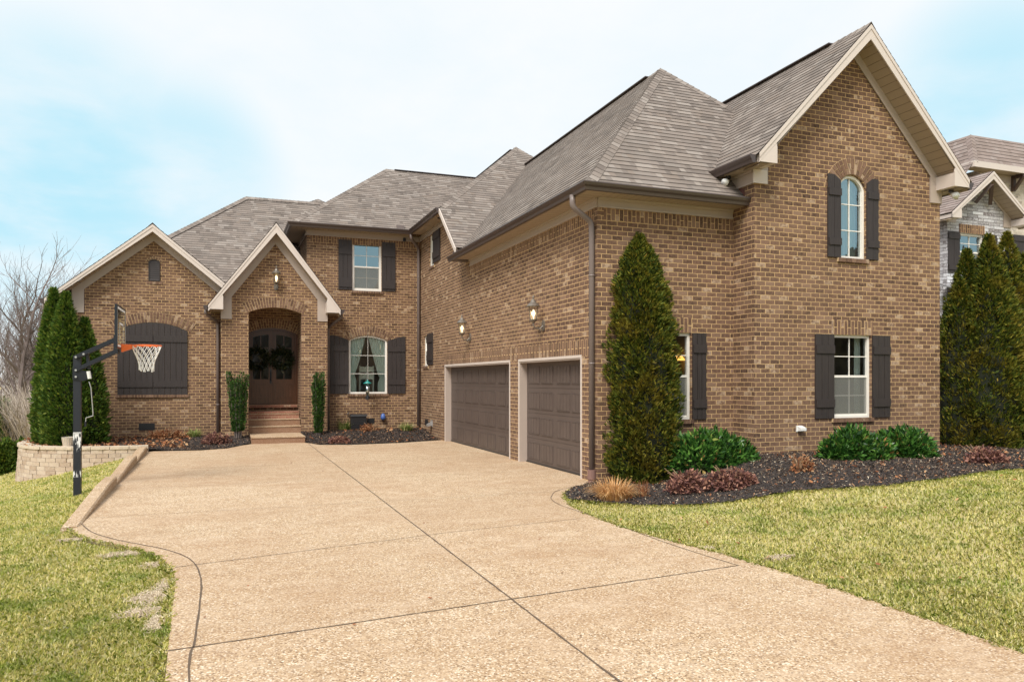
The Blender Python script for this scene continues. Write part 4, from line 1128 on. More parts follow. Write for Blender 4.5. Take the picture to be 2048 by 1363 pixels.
eave((EU,EV),(8.72,EV),(0,-1),VS-EV,EZ, ends=(0,0,-1,0), fends=(UG-EU,-0.04), so0=UG-EU)
eave((EU,E2V),(EU,E3V),(-1,0),OV,E2Z, ends=(0.0,0.0,0,-1), fends=(0.06,VB-E3V), frieze=0.16)
eave((E3U,E3V),(EU,E3V),(0,-1),VB-E3V,E3Z, ends=(0,0,-1,-1), fends=(UM-E3U,UG-EU), frieze=0.16)
eave((E3U,E3V),(E3U,30),(-1,0),UM-E3U,E3Z, ends=(0,0,-1,0), fends=(VB-E3V,0), frieze=0.16, so0=VB-E3V)
eave((GU-GH,GV),(GU-GH,12.0),(-1,0),UR-(GU-GH),GE, ends=(0.0,0,0,0), fends=(VG-GV,0.6), frieze=0.24)
eave((GU+GH,GV),(GU+GH,30.0),(1,0),(GU+GH)-UE,GE, ends=(0.02,0,0,0), fends=(VG-GV,0), frieze=0.24)
eave((PU-PH,PV),(PU-PH,23.9),(-1,0),UPL-(PU-PH),PT-PS*PH, fends=(0.4,0), frieze=0)
eave((PU+PH,PV),(PU+PH,23.95),(1,0),(PU+PH)-UPR,PT-PS*PH, fends=(0.4,0), frieze=0)
eave((ELU,ELV),(ELU,33),(-1,0),UL-ELU,ELZ, fends=(0.4,0), frieze=0.2)
# frieze block that closes the gable wing return at the corner
mb = MB(); zf = GE-0.11
mb.box(UR-0.055, UR+0.24, VG-0.06, VG-0.036, zf-0.24, zf); mb.build('frieze_return', M['trim_light'], H)
# white rake of the rear block where its roof runs down onto the garage eave
mb = MB(); F_ = lambda s, d, z: (EU+0.005-d, s, z)
za, zb = E2Z-0.05, E2Z-0.05-S2*(E2V-18.62)
mb.prism(F_, [(E2V-0.01,za+0.04),(18.62,zb+0.04),(18.62,zb-0.10),(E2V-0.01,za-0.10)], 0.0, 0.03); mb.build('rake_board', M['trim_light'], H)
# gap between that rake and the wall closed with soffit
mb = MB(); mb.face([(EU+0.0,E2V,za-0.08),(EU+0.0,18.62,zb-0.08),(UG,18.62,zb-0.1),(UG,E2V,za-0.1)],[(0,0),(2,0),(2,1),(0,1)]); mb.build('rake_soffit', M['soffit'], H)
# end block of the garage frieze + step flashing
p = onU(931, 530, UG)
mb = MB(); mb.box(EU+0.02, UG, 18.6, 18.98, EZ-0.12, EZ+0.12); mb.build('cricket_flashing', M['gutter'], H)
mb = MB()
za, zb = EZ+SG*(VS-EV)-0.35, EZ+SG*(12.6-EV)
mb.prism(lambda s,d,z: (UR-d, s, z), [(EV+0.06,EZ-0.02),(11.5,EZ+SG*(11.5-EV)),(11.5,EZ+SG*(11.5-EV)+0.14),(EV+0.06,EZ+0.16)], 0.003, 0.012); mb.build('step_flashing', M['flash'], H)

# ---------------------------------------------------------------- downspouts
def spout(pts, r=0.045, boot=True, name='downspout'):
    mb = MB(); P = [Vector(p) for p in pts]
    # round the elbows
    Q = [P[0]]
    for i in range(1, len(P)-1):
        a, b, c = P[i-1], P[i], P[i+1]; t = min(0.09, (a-b).length*.4, (c-b).length*.4)
        p0 = b+(a-b).normalized()*t; p1 = b+(c-b).normalized()*t
        for k in range(5):
            f = k/4; Q.append(p0*(1-f)**2 + b*2*f*(1-f) + p1*f*f)
    Q.append(P[-1]); mb.tube(Q, r, 10)
    o = mb.build(name, M['spout'], H, smooth=True)
    m2 = MB(); 
    x, y, _ = pts[-1]; zt, zb = pts[-2][2], pts[-1][2]; z = zt-0.9
    while z > zb+0.5:
        m2.tube([(x,y,z),(x,y,z-0.03)], r+0.006, 10); z -= 1.5
    if m2.v: m2.build('strap', M['spout'], o, smooth=True)
    return o
so = spout([(EU-0.05,VS+0.05,EZ-0.10),(EU-0.05,VS+0.05,EZ-0.30),(UG-0.06,VS+0.10,EZ-0.52),(UG-0.06,VS+0.10,0.22)], 0.05)
mb = MB(); mb.lathe([(0.052,0.22),(0.075,0.22),(0.075,0.06),(0.06,0.05),(0.06,-0.05)], UG-0.06, VS+0.10, 12); mb.build('drain_boot', M['terracotta'], so)
spout([(EU-0.02,E3V-0.05,E3Z-0.10),(EU-0.02,E3V-0.05,E3Z-0.25),(UG-0.08,VB-0.1,E3Z-0.5),(UG-0.08,VB-0.1,0.3)], 0.05)
zc = PT-PS*PH
spout([(PU-PH-0.05,PV+0.25,zc-0.1),(PU-PH-0.05,PV+0.25,zc-0.2),(UPL-0.08,VB-0.07,zc-0.42),(UPL-0.08,VB-0.07,0.2)], 0.045)
spout([(PU+PH+0.05,PV+0.3,zc-0.1),(PU+PH+0.05,PV+0.3,zc-0.2),(UPR+0.08,VB-0.07,zc-0.48),(UPR+0.08,VB-0.07,0.2)], 0.045)
spout([(ELU-0.05,ELV+0.3,ELZ-0.1),(ELU-0.05,ELV+0.3,ELZ-0.25),(UL-0.07,VB+0.2,ELZ-0.55),(UL-0.07,VB+0.2,-0.3)], 0.045)
# roof box vent on the gutter corner, little wall fixtures
q = onV(800, 462, E3V+0.15); mb = MB(); mb.box(q[0]-0.12,q[0]+0.12,E3V+0.05,E3V+0.3,E3Z+0.0,E3Z+0.17); mb.build('roof_vent_box', M['spout'], H)
q = onV(808, 480, VB); mb = MB(); mb.lathe([(0.0,q[1]+0.06),(0.05,q[1]+0.05),(0.05,q[1]-0.05),(0.0,q[1]-0.06)], q[0], VB-0.07, 10); mb.build('security_sensor', M['black'], H)
# recessed light of the upper eave soffit
mb = MB(); mb.lathe([(0.07,E2Z-0.125),(0.07,E2Z-0.111)], UG-0.2, 20.9, 14); mb.build('soffit_light', M['black'], H)

# ---------------------------------------------------------------- wall lanterns
def lantern(F, s, z, sc=1.0, reach=0.20):
    """s,z: centre of the wall plate"""
    o = MB(); P = F(s,0,z); c = F(s, reach*sc, z); cx, cy = c[0], c[1]
    o.prism(F, [(s+0.055*sc*math.cos(a), z+0.10*sc*math.sin(a)) for a in [2*math.pi*i/14 for i in range(14)]], 0.0, 0.025*sc)
    o.tube([F(s,0.02,z), F(s,0.08*sc,z-0.06*sc), F(s,0.15*sc,z-0.05*sc), F(s,reach*sc,z+0.0*sc), F(s,reach*sc,z+0.07*sc)], 0.014*sc, 8)
    o.tube([F(s,0.03,z-0.05*sc), F(s,0.07*sc,z-0.09*sc), F(s,0.12*sc,z-0.02*sc)], 0.009*sc, 6)
    zb = z+0.06*sc
    o.lathe([(0.0,zb-0.03*sc),(0.02*sc,zb-0.02*sc),(0.055*sc,zb+0.015*sc),(0.07*sc,zb+0.03*sc),(0.07*sc,zb+0.045*sc),(0.03*sc,zb+0.05*sc)], cx, cy, 12)
    zt = zb+0.26*sc
    o.lathe([(0.075*sc,zt-0.005),(0.115*sc,zt),(0.118*sc,zt+0.012*sc),(0.085*sc,zt+0.05*sc),(0.055*sc,zt+0.075*sc),(0.05*sc,zt+0.09*sc),(0.03*sc,zt+0.12*sc),(0.012*sc,zt+0.14*sc),(0.018*sc,zt+0.16*sc),(0.004*sc,zt+0.20*sc)], cx, cy, 12)
    for k in range(6):
        a = 2*math.pi*k/6; r0, r1 = 0.06*sc, 0.088*sc
        o.bar((cx+r0*math.cos(a),cy+r0*math.sin(a),zb+0.045*sc),(cx+r1*math.cos(a),cy+r1*math.sin(a),zt), (0,0.01,1) if k else (0,1,0.2), 0.007*sc, 0.007*sc)
    L = o.build('wall_lantern', M['lantern'], H)
    g = MB(); g.lathe([(0.058*sc,zb+0.046*sc),(0.085*sc,zt-0.002)], cx, cy, 6); g.build('lantern_glass', M['lglass'], L)
    b = MB(); b.lathe([(0.014*sc,zb+0.05*sc),(0.014*sc,zb+0.09*sc),(0.03*sc,zb+0.12*sc),(0.036*sc,zb+0.155*sc),(0.022*sc,zb+0.19*sc),(0.004*sc,zb+0.215*sc)], cx, cy, 10); b.build('bulb', M['bulb'], L, smooth=True)
    return L
p = onU(941, 675, UG); lantern(FW, p[0], p[1], 1.15, 0.20)
p = onU(1088, 651, UG); lantern(FW, p[0], p[1], 1.15, 0.20)
p = onV(552, 573, VPO); lantern(FP, p[0], p[1], 1.15, 0.15)

# floodlights under the eaves
def flood(x, y, z, dirs):
    o = MB(); o.tube([(x,y,z),(x,y,z-0.05)], 0.045, 10)
    L = o.build('floodlight', M['plasticb'], H)
    for d in dirs:
        d = Vector(d).normalized(); c = Vector((x,y,z-0.09)); m = MB()
        m.tube([c, c+d*0.05, c+d*0.14], [0.03,0.045,0.07], 12); m.build('lamp_head', M['plasticw'], L, smooth=True)
p = onV(1908, 397, GV+0.2); flood(UE+0.06, GV+0.22, GE-0.10, [(0.7,-0.6,-0.4),(-0.2,-0.9,-0.4)])
flood(GU-GH+0.12, 11.4, GE-0.11, [(-0.8,-0.4,-0.35)])

# lamp and chairs seen through the windows
zl_ = onV(1357, 715, VS+0.7); mb = MB(); mb.lathe([(0.05,zl_[1]+0.06),(0.13,zl_[1]-0.05)], uV(1357,VS+0.7), VS+0.7, 14); mb.build('table_lamp_shade', M['lamp'], w3w)

v_ = VB+0.75; cu = uV(733, v_); cz0 = w5['z0']-0.55; ch_top = onV(733, 731, v_)[1]
ct = thing('dining_chair', (cu, v_, cz0), 'pale ladder-back dining chair seen inside through the arched window', 'chair')
M['chair'] = mat_plain('pale_painted_wood', (0.62,0.68,0.58), 0.6, 0.05)
mb = MB()
for s in (-0.22, 0.0, 0.22): mb.box(cu+s-0.022, cu+s+0.022, v_-0.02, v_+0.02, cz0+0.45, ch_top)
for z in (ch_top-0.20, ch_top-0.44): mb.box(cu-0.24, cu+0.24, v_-0.035, v_-0.021, z, z+0.17)
mb.build('backrest', M['chair'], ct)
mb = MB(); mb.box(cu-0.24, cu+0.24, v_+0.02, v_+0.46, cz0+0.41, cz0+0.45); mb.build('seat', M['chair'], ct)
for s in (-0.21, 0.21):
    for w_ in (0.04, 0.43):
        mb = MB(); mb.box(cu+s-0.02, cu+s+0.02, v_+w_-0.02, v_+w_+0.02, cz0, cz0+0.41); mb.build('leg', M['chair'], ct)
# ================================================================== GROUND
def sstep(x): x = np.clip(x, 0, 1); return x*x*(3-2*x)
def T(u, v):
    u = np.asarray(u, dtype=float); v = np.asarray(v, dtype=float)
    e = -0.42 - 1.45*sstep((v-7.4)/2.6)
    right = 0.42*sstep((u-4.75-1.7*sstep((v-9.6)/1.5))/(4.2-1.7*sstep((v-9.6)/1.5)))*(1-0.0*v)
    dl = np.maximum(0, e-u)
    drop = 0.225*np.minimum(dl, 6.0)*sstep((v-6.5)/9.0) + 0.06*np.maximum(0, dl-6.0) + 0.02*dl
    drop = np.minimum(drop, 4.0)
    far = 9.0*sstep((np.hypot(u, v)-110)/120.0)
    farL = sstep((-u-2 + 0.0*v)/40)
    back = 2.5*sstep((v-36)/30)
    return -0.045 + right*(1-sstep((v-40)/40)) - drop - back + far*np.where(v > 0, 1.0, 0.4)
def Tz(u, v): return float(T(u, v))
def G(px, py, extra=0.0):
    z = 0.0
    for _ in range(25):
        p = onZ(px, py, min(z, CH-0.3)); z = 0.5*z + 0.5*(Tz(*p)+extra)
    return p[0], p[1], z

def axis(lo, hi, step, far):
    a = list(np.arange(lo, hi+1e-6, step)); s = step; x = hi
    while x < far: s *= 1.22; x += s; a.append(x)
    s = step; x = lo; b = []
    while x > -far: s *= 1.22; x -= s; b.append(x)
    return np.array(b[::-1]+a)
gx = axis(-9, 15, 0.25, 900); gy = axis(1, 26, 0.25, 900)
GX, GY = np.meshgrid(gx, gy); GZ_ = T(GX, GY)
inh = (GX > -3.5) & (GX < 12.8) & (GY > 24.3) & (GY < 33.5)
V = np.stack([GX, GY, GZ_], -1).reshape(-1, 3); nx = len(gx); ny = len(gy)
F = [(j*nx+i, j*nx+i+1, (j+1)*nx+i+1, (j+1)*nx+i) for j in range(ny-1) for i in range(nx-1)]
me = bpy.data.meshes.new('lawn'); me.from_pydata(V.tolist(), [], F); me.materials.append(M['ground'])
me.polygons.foreach_set('use_smooth', [True]*len(F)); me.update()
lawn = link(bpy.data.objects.new('lawn_ground', me)); tag(lawn, 'sloping front lawn around the driveway and beds', 'lawn', kind='structure')

# ---------------------------------------------------------------- driveway
KU0, KU1 = -1.81, -1.66                                   # kerb outer/inner
left_in = [onZ(x, y) for x, y in [(330,1363),(338,1280),(346,1210),(352,1165),(345,1135),(322,1112),(285,1098),(240,1088),(190,1078),(155,1066),(140,1052)]]
left_in = [(left_in[0][0]+0.05, 1.0)] + [(left_in[0][0]+0.02, 3.0)] + left_in + [(-1.80, 10.3)]
right_in = [onZ(x, y) for x, y in [(2048,1306),(1900,1252),(1760,1205),(1600,1152),(1450,1108),(1330,1078),(1240,1052),(1180,1030),(1140,1010),(1126,994),(1135,984),(1160,975)]]
right_in = [(right_in[0][0]+0.1, 0.5)] + right_in + [(5.75, 11.28)]
drive_poly = left_in + [(KU0, 20.3)] + [onZ(300,902)[:2], onZ(400,900)[:2], onZ(455,896)[:2], onZ(485,890)[:2], (bl, vf), (br, vf)] \
    + [onZ(640,889)[:2], onZ(700,889)[:2], onZ(800,885)[:2], onZ(875,880)[:2]] + [(UG+0.2, onZ(884,879.5)[1]), (UG+0.2, VS-0.05), (UG-0.05, VS-0.12)] + right_in[::-1]
def flat(name, poly, z, mat, thick=0.12, label=None, cat=None, kind='structure', group=None):
    mb = MB(); mb.prism(lambda s, d, t: (s, t, d), poly, z-thick, z)
    o = mb.build(name, M[mat]); tag(o, label, cat, group, kind); return o
drive = flat('driveway', drive_poly, 0.0, 'drive', 0.14, 'exposed aggregate concrete driveway running up to the garage doors', 'driveway')
def smooth(pts, n=6):
    out = []
    for i in range(len(pts)-1):
        p0 = pts[max(i-1,0)]; p1 = pts[i]; p2 = pts[i+1]; p3 = pts[min(i+2,len(pts)-1)]
        for k in range(n):
            t = k/n; out.append(tuple(0.5*((2*p1[j])+(-p0[j]+p2[j])*t+(2*p0[j]-5*p1[j]+4*p2[j]-p3[j])*t*t+(-p0[j]+3*p1[j]-3*p2[j]+p3[j])*t**3) for j in (0,1)))
    return out + [pts[-1]]
def strip(pts, w, z=0.004, jitter=0.004):
    mb = MB(); L = []; R = []
    rr = random.Random(5)
    for i, p in enumerate(pts):
        q0 = pts[max(i-1,0)]; q1 = pts[min(i+1,len(pts)-1)]; d = Vector((q1[0]-q0[0], q1[1]-q0[1])).normalized(); n = Vector((-d.y, d.x))
        a = w/2*(0.75+0.5*rr.random()); j = (rr.random()-.5)*jitter
        L.append((p[0]+n.x*(a+j), p[1]+n.y*(a+j), z)); R.append((p[0]-n.x*(a-j), p[1]-n.y*(a-j), z))
    for i in range(len(pts)-1): mb.face([L[i],R[i],R[i+1],L[i+1]])
    return mb
def joint(pts, w=0.018):
    o = strip(pts, w*0.68).build('driveway_joint', M['joint']); tag(o, 'dirt filled joint cut into the driveway', 'joint', 'joints in the driveway', 'structure'); return o
def seg(a, b, n=60): return [(a[0]+(b[0]-a[0])*i/n, a[1]+(b[1]-a[1])*i/n) for i in range(n+1)]
joint(seg((2.13,1.0),(2.15,onZ(613,887)[1]-0.05),200), 0.022)
lj = smooth([(0.02,1.0)] + [onZ(x, y) for x, y in [(378,1363),(390,1280),(400,1200),(402,1160),(392,1130),(370,1112),(330,1098),(280,1088),(230,1078),(185,1064),(162,1046)]], 8)
joint(lj, 0.02)
joint(seg(onZ(330,1302), onZ(1020,1198)), 0.018); joint(seg(onZ(1020,1198), onZ(1478,1130)), 0.018)
joint(seg(onZ(350,1134), onZ(900,1064)), 0.014); joint(seg(onZ(900,1064), onZ(1165,1036)), 0.012)
for v in (10.85, 13.55, 16.3, 19.1): joint(seg((KU1-0.02, v), (UG-0.02 if v > 11.6 else 4.9, v)), 0.010)
joint(smooth([onZ(x, y) for x, y in [(1178,967),(1140,974),(1112,982),(1104,990),(1103,998),(1118,1008),(1142,1017),(1222,1044),(1307,1076),(1400,1107),(1476,1130)]], 6), 0.016)
# kerb blocks
def kerb(v0, v1, h0, h1):
    mb = MB(); n = 12
    for i in range(n):
        a = v0+(v1-v0)*i/n; b = v0+(v1-v0)*(i+1)/n; za = h0+(h1-h0)*min(1,i/n*1.3); zb = h0+(h1-h0)*min(1,(i+1)/n*1.3)
        e = 0.02
        sh = lambda v: -0.0145*(v-10.3); o, ins = KU0-0.01+sh(a), KU1+0.03+sh(a); o2, in2 = KU0-0.01+sh(b), KU1+0.03+sh(b)
        ca = [(o,-0.5),(o,za-e),(o+e,za),(ins-e,za),(ins,za-e),(ins,-0.1)]; cb = [(o2,-0.5),(o2,zb-e),(o2+e,zb),(in2-e,zb),(in2,zb-e),(in2,-0.1)]
        for k in range(5): mb.face([(ca[k][0],a,ca[k][1]),(ca[k+1][0],a,ca[k+1][1]),(cb[k+1][0],b,cb[k+1][1]),(cb[k][0],b,cb[k][1])])
        if i == 0: mb.face([(p[0],a,p[1]) for p in ca])
        if i == n-1: mb.face([(p[0],b,p[1]) for p in cb])
    return tag(mb.build('kerb', M['drive']), 'raised aggregate kerb section along the left of the driveway', 'kerb', 'stepped kerb sections', 'structure')
kerb(10.2, 14.1, 0.015, 0.15); kerb(14.14, 17.7, 0.06, 0.17); kerb(17.74, 20.3, 0.06, 0.14)

# ---------------------------------------------------------------- planting beds
def inpoly(x, y, poly):
    x = np.asarray(x); y = np.asarray(y); c = np.zeros(x.shape, bool); n = len(poly); j = n-1
    for i in range(n):
        xi, yi = poly[i][:2]; xj, yj = poly[j][:2]
        m = ((yi > y) != (yj > y)) & (x < (xj-xi)*(y-yi)/((yj-yi) + 1e-12) + xi); c ^= m; j = i
    return c
def vnoise(x, y, s, seed=0):
    r = np.zeros_like(x)
    for k, (a, b, ph) in enumerate([(1.0,0.3,0),(0.4,1.1,1.7),(1.7,-1.3,4.1),(-2.3,2.1,2.2),(3.1,1.9,5.5)]):
        r += np.sin((x*a + y*b)*s + ph + seed*1.3 + 1.3*np.sin((x*b - y*a)*s*0.7+ph))/(1+k*0.4)
    return r/3
def bed(name, poly, hf, label, step=0.06, chips=9000, litter=600, chip_scale=1.0):
    xs = [p[0] for p in poly]; ys = [p[1] for p in poly]
    x = np.arange(min(xs)-step, max(xs)+step, step); y = np.arange(min(ys)-step, max(ys)+step, step)
    X, Y = np.meshgrid(x, y); ok = inpoly(X+step/2, Y+step/2, poly)
    hh = lambda a, b: hf(a, b) + 0.012*vnoise(a, b, 9.0) + 0.008*vnoise(a, b, 27.0, 3)
    xa, ya = X[ok], Y[ok]; q = [(xa,ya),(xa+step,ya),(xa+step,ya+step),(xa,ya+step)]
    V = np.stack([np.stack([a, b, hh(a, b)], -1) for a, b in q], 1).reshape(-1, 3)
    o = fast_mesh(name, V, None, 4, M['mulchbase']); tag(o, label, 'mulch bed', kind='structure')
    def scatter(n, size, mat, nm, lab, cat, lift=0.01, asp=0.3, tilt=0.5, mask=None):
        px = rng.uniform(min(xs), max(xs), n*4); py = rng.uniform(min(ys), max(ys), n*4); k = inpoly(px, py, poly)
        if mask is not None: k &= mask(px, py)
        px, py = px[k][:n], py[k][:n]; m = len(px); L = size*rng.uniform(0.5, 1.5, m); W = L*asp*rng.uniform(0.5, 1.4, m)
        a = rng.uniform(0, 2*np.pi, m); t = rng.normal(0, tilt, m); z = hh(px, py) + lift*rng.uniform(0.2, 1.6, m)
        d = np.stack([np.cos(a)*np.cos(t), np.sin(a)*np.cos(t), np.sin(t)], -1); s2 = rng.normal(0, tilt, m)
        w = np.stack([-np.sin(a)*np.cos(s2), np.cos(a)*np.cos(s2), np.sin(s2)], -1)
        c = np.stack([px, py, z], -1); L = L[:, None]/2; W = W[:, None]/2
        V = np.stack([c-d*L-w*W*0.6, c+d*L*0.8-w*W, c+d*L+w*W*0.5, c-d*L*0.7+w*W], 1).reshape(-1, 3)
        o = fast_mesh(nm, V, None, 4, M[mat]); tag(o, lab, cat, kind='stuff'); return o
    scatter(int(chips*1.7), 0.032*chip_scale, 'mulch', 'mulch_chips', 'dark shredded bark mulch chips, ' + label.split(',')[0], 'mulch')
    return scatter
front_edge = [G(x, y, 0.03)[:2] for x, y in [(1185,968),(1150,978),(1130,988),(1140,1000),(1185,1004),(1250,1007),(1330,1009),(1400,1007),(1460,1001),(1520,992),(1590,980),(1680,975),(1780,969),(1880,957),(1950,945),(2010,938),(2060,934)]]
rb_poly = front_edge + [(14.0, 8.9), (15.5, 11.5), (15.5, 13.5), (UE-0.02, 13.5), (UE-0.02, VG+0.02), (UR+0.02, VG+0.02), (UR+0.02, VS+0.02), (UG-0.03, VS+0.02)]
def h_right(u, v): return T(u, v) + 0.035 + 0.04*sstep((v-9.0)/2.0)
sc_r = bed('right_mulch_bed', rb_poly, h_right, 'dark mulch bed in front of the gable wing, right of the garage', chips=26000)
sc_r(900, 0.045, 'litter', 'fallen_leaves', 'scattered brown leaves over the right-hand mulch bed', 'leaves', 0.02, 0.5, 0.6)
sc_r(3200, 0.028, 'deadgrass', 'mulch_fragments', 'pale wood fragments and straw bits strewn through the right-hand mulch', 'mulch', 0.012, 0.3, 0.5)
sc_r(500, 0.05, 'litter', 'fallen_leaves', 'reddish leaf litter beside the right-hand arborvitae group', 'leaves', 0.03, 0.55, 0.6, mask=lambda a, b: (a > 10.5) & (b > 9.6))

RW = smooth([(-1.76,20.45),(-2.5,20.42),(-3.37,20.6),(-4.24,21.1),(-4.8,22.0),(-5.0,23.2),(-4.9,24.6)], 8)
dl_edge = [p[:2] for p in [onZ(303,902), onZ(400,899.5), onZ(455,895.5), onZ(485,889.5)]]
lb_poly = [(-1.78,20.42)] + dl_edge + [(bl-0.01, vf+0.05), (bl-0.01, VPO+0.01), (UPL, VPO+0.01), (UPL, VB+0.01), (UL, VB+0.01), (UL-0.02, 25.5), (-4.88, 25.5)] + RW[::-1][2:-1]
def h_left(u, v): return 0.0 + 0.10*sstep((-u-0.6)/2.5) + 0.12*sstep((v-21.5)/2.2)*(1-0.7*sstep((-u-0.5)/2.5)) + 0.01
sc_l = bed('left_mulch_bed', lb_poly, h_left, 'dark mulch bed below the blind arched shutters, left of the front steps', chips=9000, chip_scale=1.3)
sc_l(1500, 0.07, 'litter', 'fallen_leaves', 'orange-brown leaf litter in the bed beneath the left gable', 'leaves', 0.03, 0.6, 0.6, mask=lambda a, b: (a < -0.9) & (b > 21.0))
mb_poly = [(br+0.01, vf+0.05)] + [p[:2] for p in [onZ(640,888.5), onZ(700,888.5), onZ(800,884.5), onZ(878,879.5)]] + [(UG-0.01, onZ(884,879.5)[1]), (UG-0.01, VB+0.01), (UPR-0.01, VB+0.01), (UPR-0.01, VPO+0.01), (br+0.01, VPO+0.01)]
def h_mid(u, v): return 0.01 + 0.20*sstep((v-21.6)/2.0)
sc_m = bed('middle_mulch_bed', mb_poly, h_mid, 'dark mulch bed under the arched window between steps and garage', chips=8000, chip_scale=1.3)
sc_m(200, 0.08, 'litter', 'fallen_leaves', 'a few brown leaves in the bed under the arched window', 'leaves', 0.02, 0.5, 0.5)

# retaining wall of split blocks with capstones
rw = thing('retaining_wall', (-3.4, 20.6, -0.4), 'curved low retaining wall of tan split-face blocks beside the lawn', 'wall')
pts = [Vector(p) for p in RW]; cum = [0]
for i in range(1, len(pts)): cum.append(cum[-1]+(pts[i]-pts[i-1]).length)
def along(s):
    s = min(max(s, 0), cum[-1]-1e-4)
    for i in range(1, len(pts)):
        if s <= cum[i]:
            f = (s-cum[i-1])/(cum[i]-cum[i-1]); p = pts[i-1].lerp(pts[i], f); d = (pts[i]-pts[i-1]).normalized(); return p, Vector((-d.y, d.x)) * -1
    return pts[-1], Vector((0,1))
def blockrow(z0, z1, w, off, out, mb, depth=0.22, gap=0.006, rr=random.Random(3)):
    s = -off
    while s < cum[-1]:
        a, b = max(0, s+gap), min(cum[-1], s+w-gap); s += w
        if b-a < 0.03: continue
        (p, n), (q, m) = along(a), along(b)
        # outward = away from bed
        oo = out + rr.uniform(-0.008, 0.008)
        A, B = p-n*oo*-1, q-m*oo*-1; C, D_ = q-m*depth, p-n*depth
        A, B = p+n*oo, q+m*oo; C, D_ = q-m*depth, p-n*depth
        e = 0.008
        lo = [(v.x,v.y,z0) for v in (A,B,C,D_)]; hi = [(v.x,v.y,z1) for v in (A,B,C,D_)]
        mid_ = [((A.x+B.x)/2+n.x*0.012,(A.y+B.y)/2+n.y*0.012,z0+0.0),((A.x+B.x)/2+n.x*0.012,(A.y+B.y)/2+n.y*0.012,z1)]
        base = len(mb.v)
        vs = [lo[0],mid_[0],lo[1],lo[2],lo[3],hi[0],mid_[1],hi[1],hi[2],hi[3]]; mb.v += vs
        fs = [(0,1,6,5),(1,2,7,6),(2,3,8,7),(3,4,9,8),(4,0,5,9),(5,6,7,8,9),(4,3,2,1,0)]
        for f in fs: mb.f.append(tuple(base+i for i in f)); mb.uv += [(vs[i][0]+vs[i][1], vs[i][2]) for i in f]
nrm_test = along(cum[-1]*0.3)[1]
if nrm_test.y > 0:
    _al = along
    def along(s): p, n = _al(s); return p, -n
mbk = MB(); r_ = random.Random(8)
for i in range(10):
    z1 = 0.085-i*0.1; blockrow(z1-0.095, z1, 0.27 if i % 2 else 0.27, r_.uniform(0.05,0.22), 0.0+0.008*i, mbk)
mbk.build('block_courses', M['block'], rw)
mbk = MB(); blockrow(0.088, 0.155, 0.42, 0.0, 0.03, mbk, depth=0.26); mbk.build('capstones', M['conc'], rw)

# ---------------------------------------------------------------- grass blades
def blades(N, r0, r1, a0, a1, name, label, mat, hmin, hmax, mask=None, wbase=0.0019, lean=0.8):
    r = np.exp(rng.uniform(np.log(r0), np.log(r1), N)); a = rng.uniform(a0, a1, N)
    x = r*np.sin(a); y = r*np.cos(a)
    # clump the blades a little
    x += 0.012*np.sin(y*71+3*np.sin(x*53)); y += 0.012*np.sin(x*67+2*np.sin(y*59))
    k = ~inpoly(x, y, drive_poly) & ~inpoly(x, y, rb_poly) & ~inpoly(x, y, lb_poly) & ~inpoly(x, y, mb_poly)
    k &= ~((x > UL-0.05) & (x < UE+0.05) & (y > 10.9) & (y < 34) & ((x > UG) | (y > 23.9)) & ~((x < UR) & (y < VS)))
    k &= ~((x > -5.0) & (x < -1.7) & (y > 20.3) & inpoly(x, y, RW + [(-1.7, 27.0)]))
    if mask is not None: k &= mask(x, y)
    x, y, r = x[k], y[k], r[k]; n = len(x)
    z = T(x, y); hgt = rng.uniform(hmin, hmax, n)*(0.8+0.4*(vnoise(x, y, 3.0)+1)/2); w = wbase*(1+r/7.0)*rng.uniform(0.6, 1.4, n)
    th = rng.uniform(0, 2*np.pi, n); ln = rng.uniform(0.15, lean, n)
    dx, dy = np.cos(th), np.sin(th); sx, sy = -dy, dx
    th2 = th + rng.normal(0, 0.5, n)
    base = np.stack([x, y, z-0.005], -1); s = np.stack([sx*w, sy*w, np.zeros(n)], -1)
    mid = base + np.stack([dx*ln*hgt*0.35, dy*ln*hgt*0.35, hgt*0.6], -1)
    tip = base + np.stack([dx*ln*hgt, dy*ln*hgt, hgt*(1.0-0.35*ln)], -1)
    V = np.stack([base-s, base+s, mid+s*0.7, tip, mid-s*0.7], 1).reshape(-1, 3)
    o = fast_mesh(name, V, None, 5, M[mat]); tag(o, label, 'grass', kind='stuff'); return o
def lawn_leaves(n):
    px = rng.uniform(3, 11, n); py = rng.uniform(3.5, 9, n); k = ~inpoly(px, py, drive_poly) & ~inpoly(px, py, rb_poly); px, py = px[k], py[k]; n = len(px)
    a = rng.uniform(0, 6.28, n); L = rng.uniform(0.02, 0.04, n); z = T(px, py)+0.045; c_ = np.stack([px, py, z], -1)
    d = np.stack([np.cos(a)*L, np.sin(a)*L, rng.normal(0, .01, n)], -1); w = np.stack([-np.sin(a)*L*0.6, np.cos(a)*L*0.6, rng.normal(0, .008, n)], -1)
    tag(fast_mesh('fallen_leaves', np.stack([c_-d, c_+w, c_+d, c_-w], 1).reshape(-1, 3), None, 4, M['litter']), 'a few dry leaves lying on the right-hand lawn', 'leaves', kind='stuff')
lawn_leaves(60)
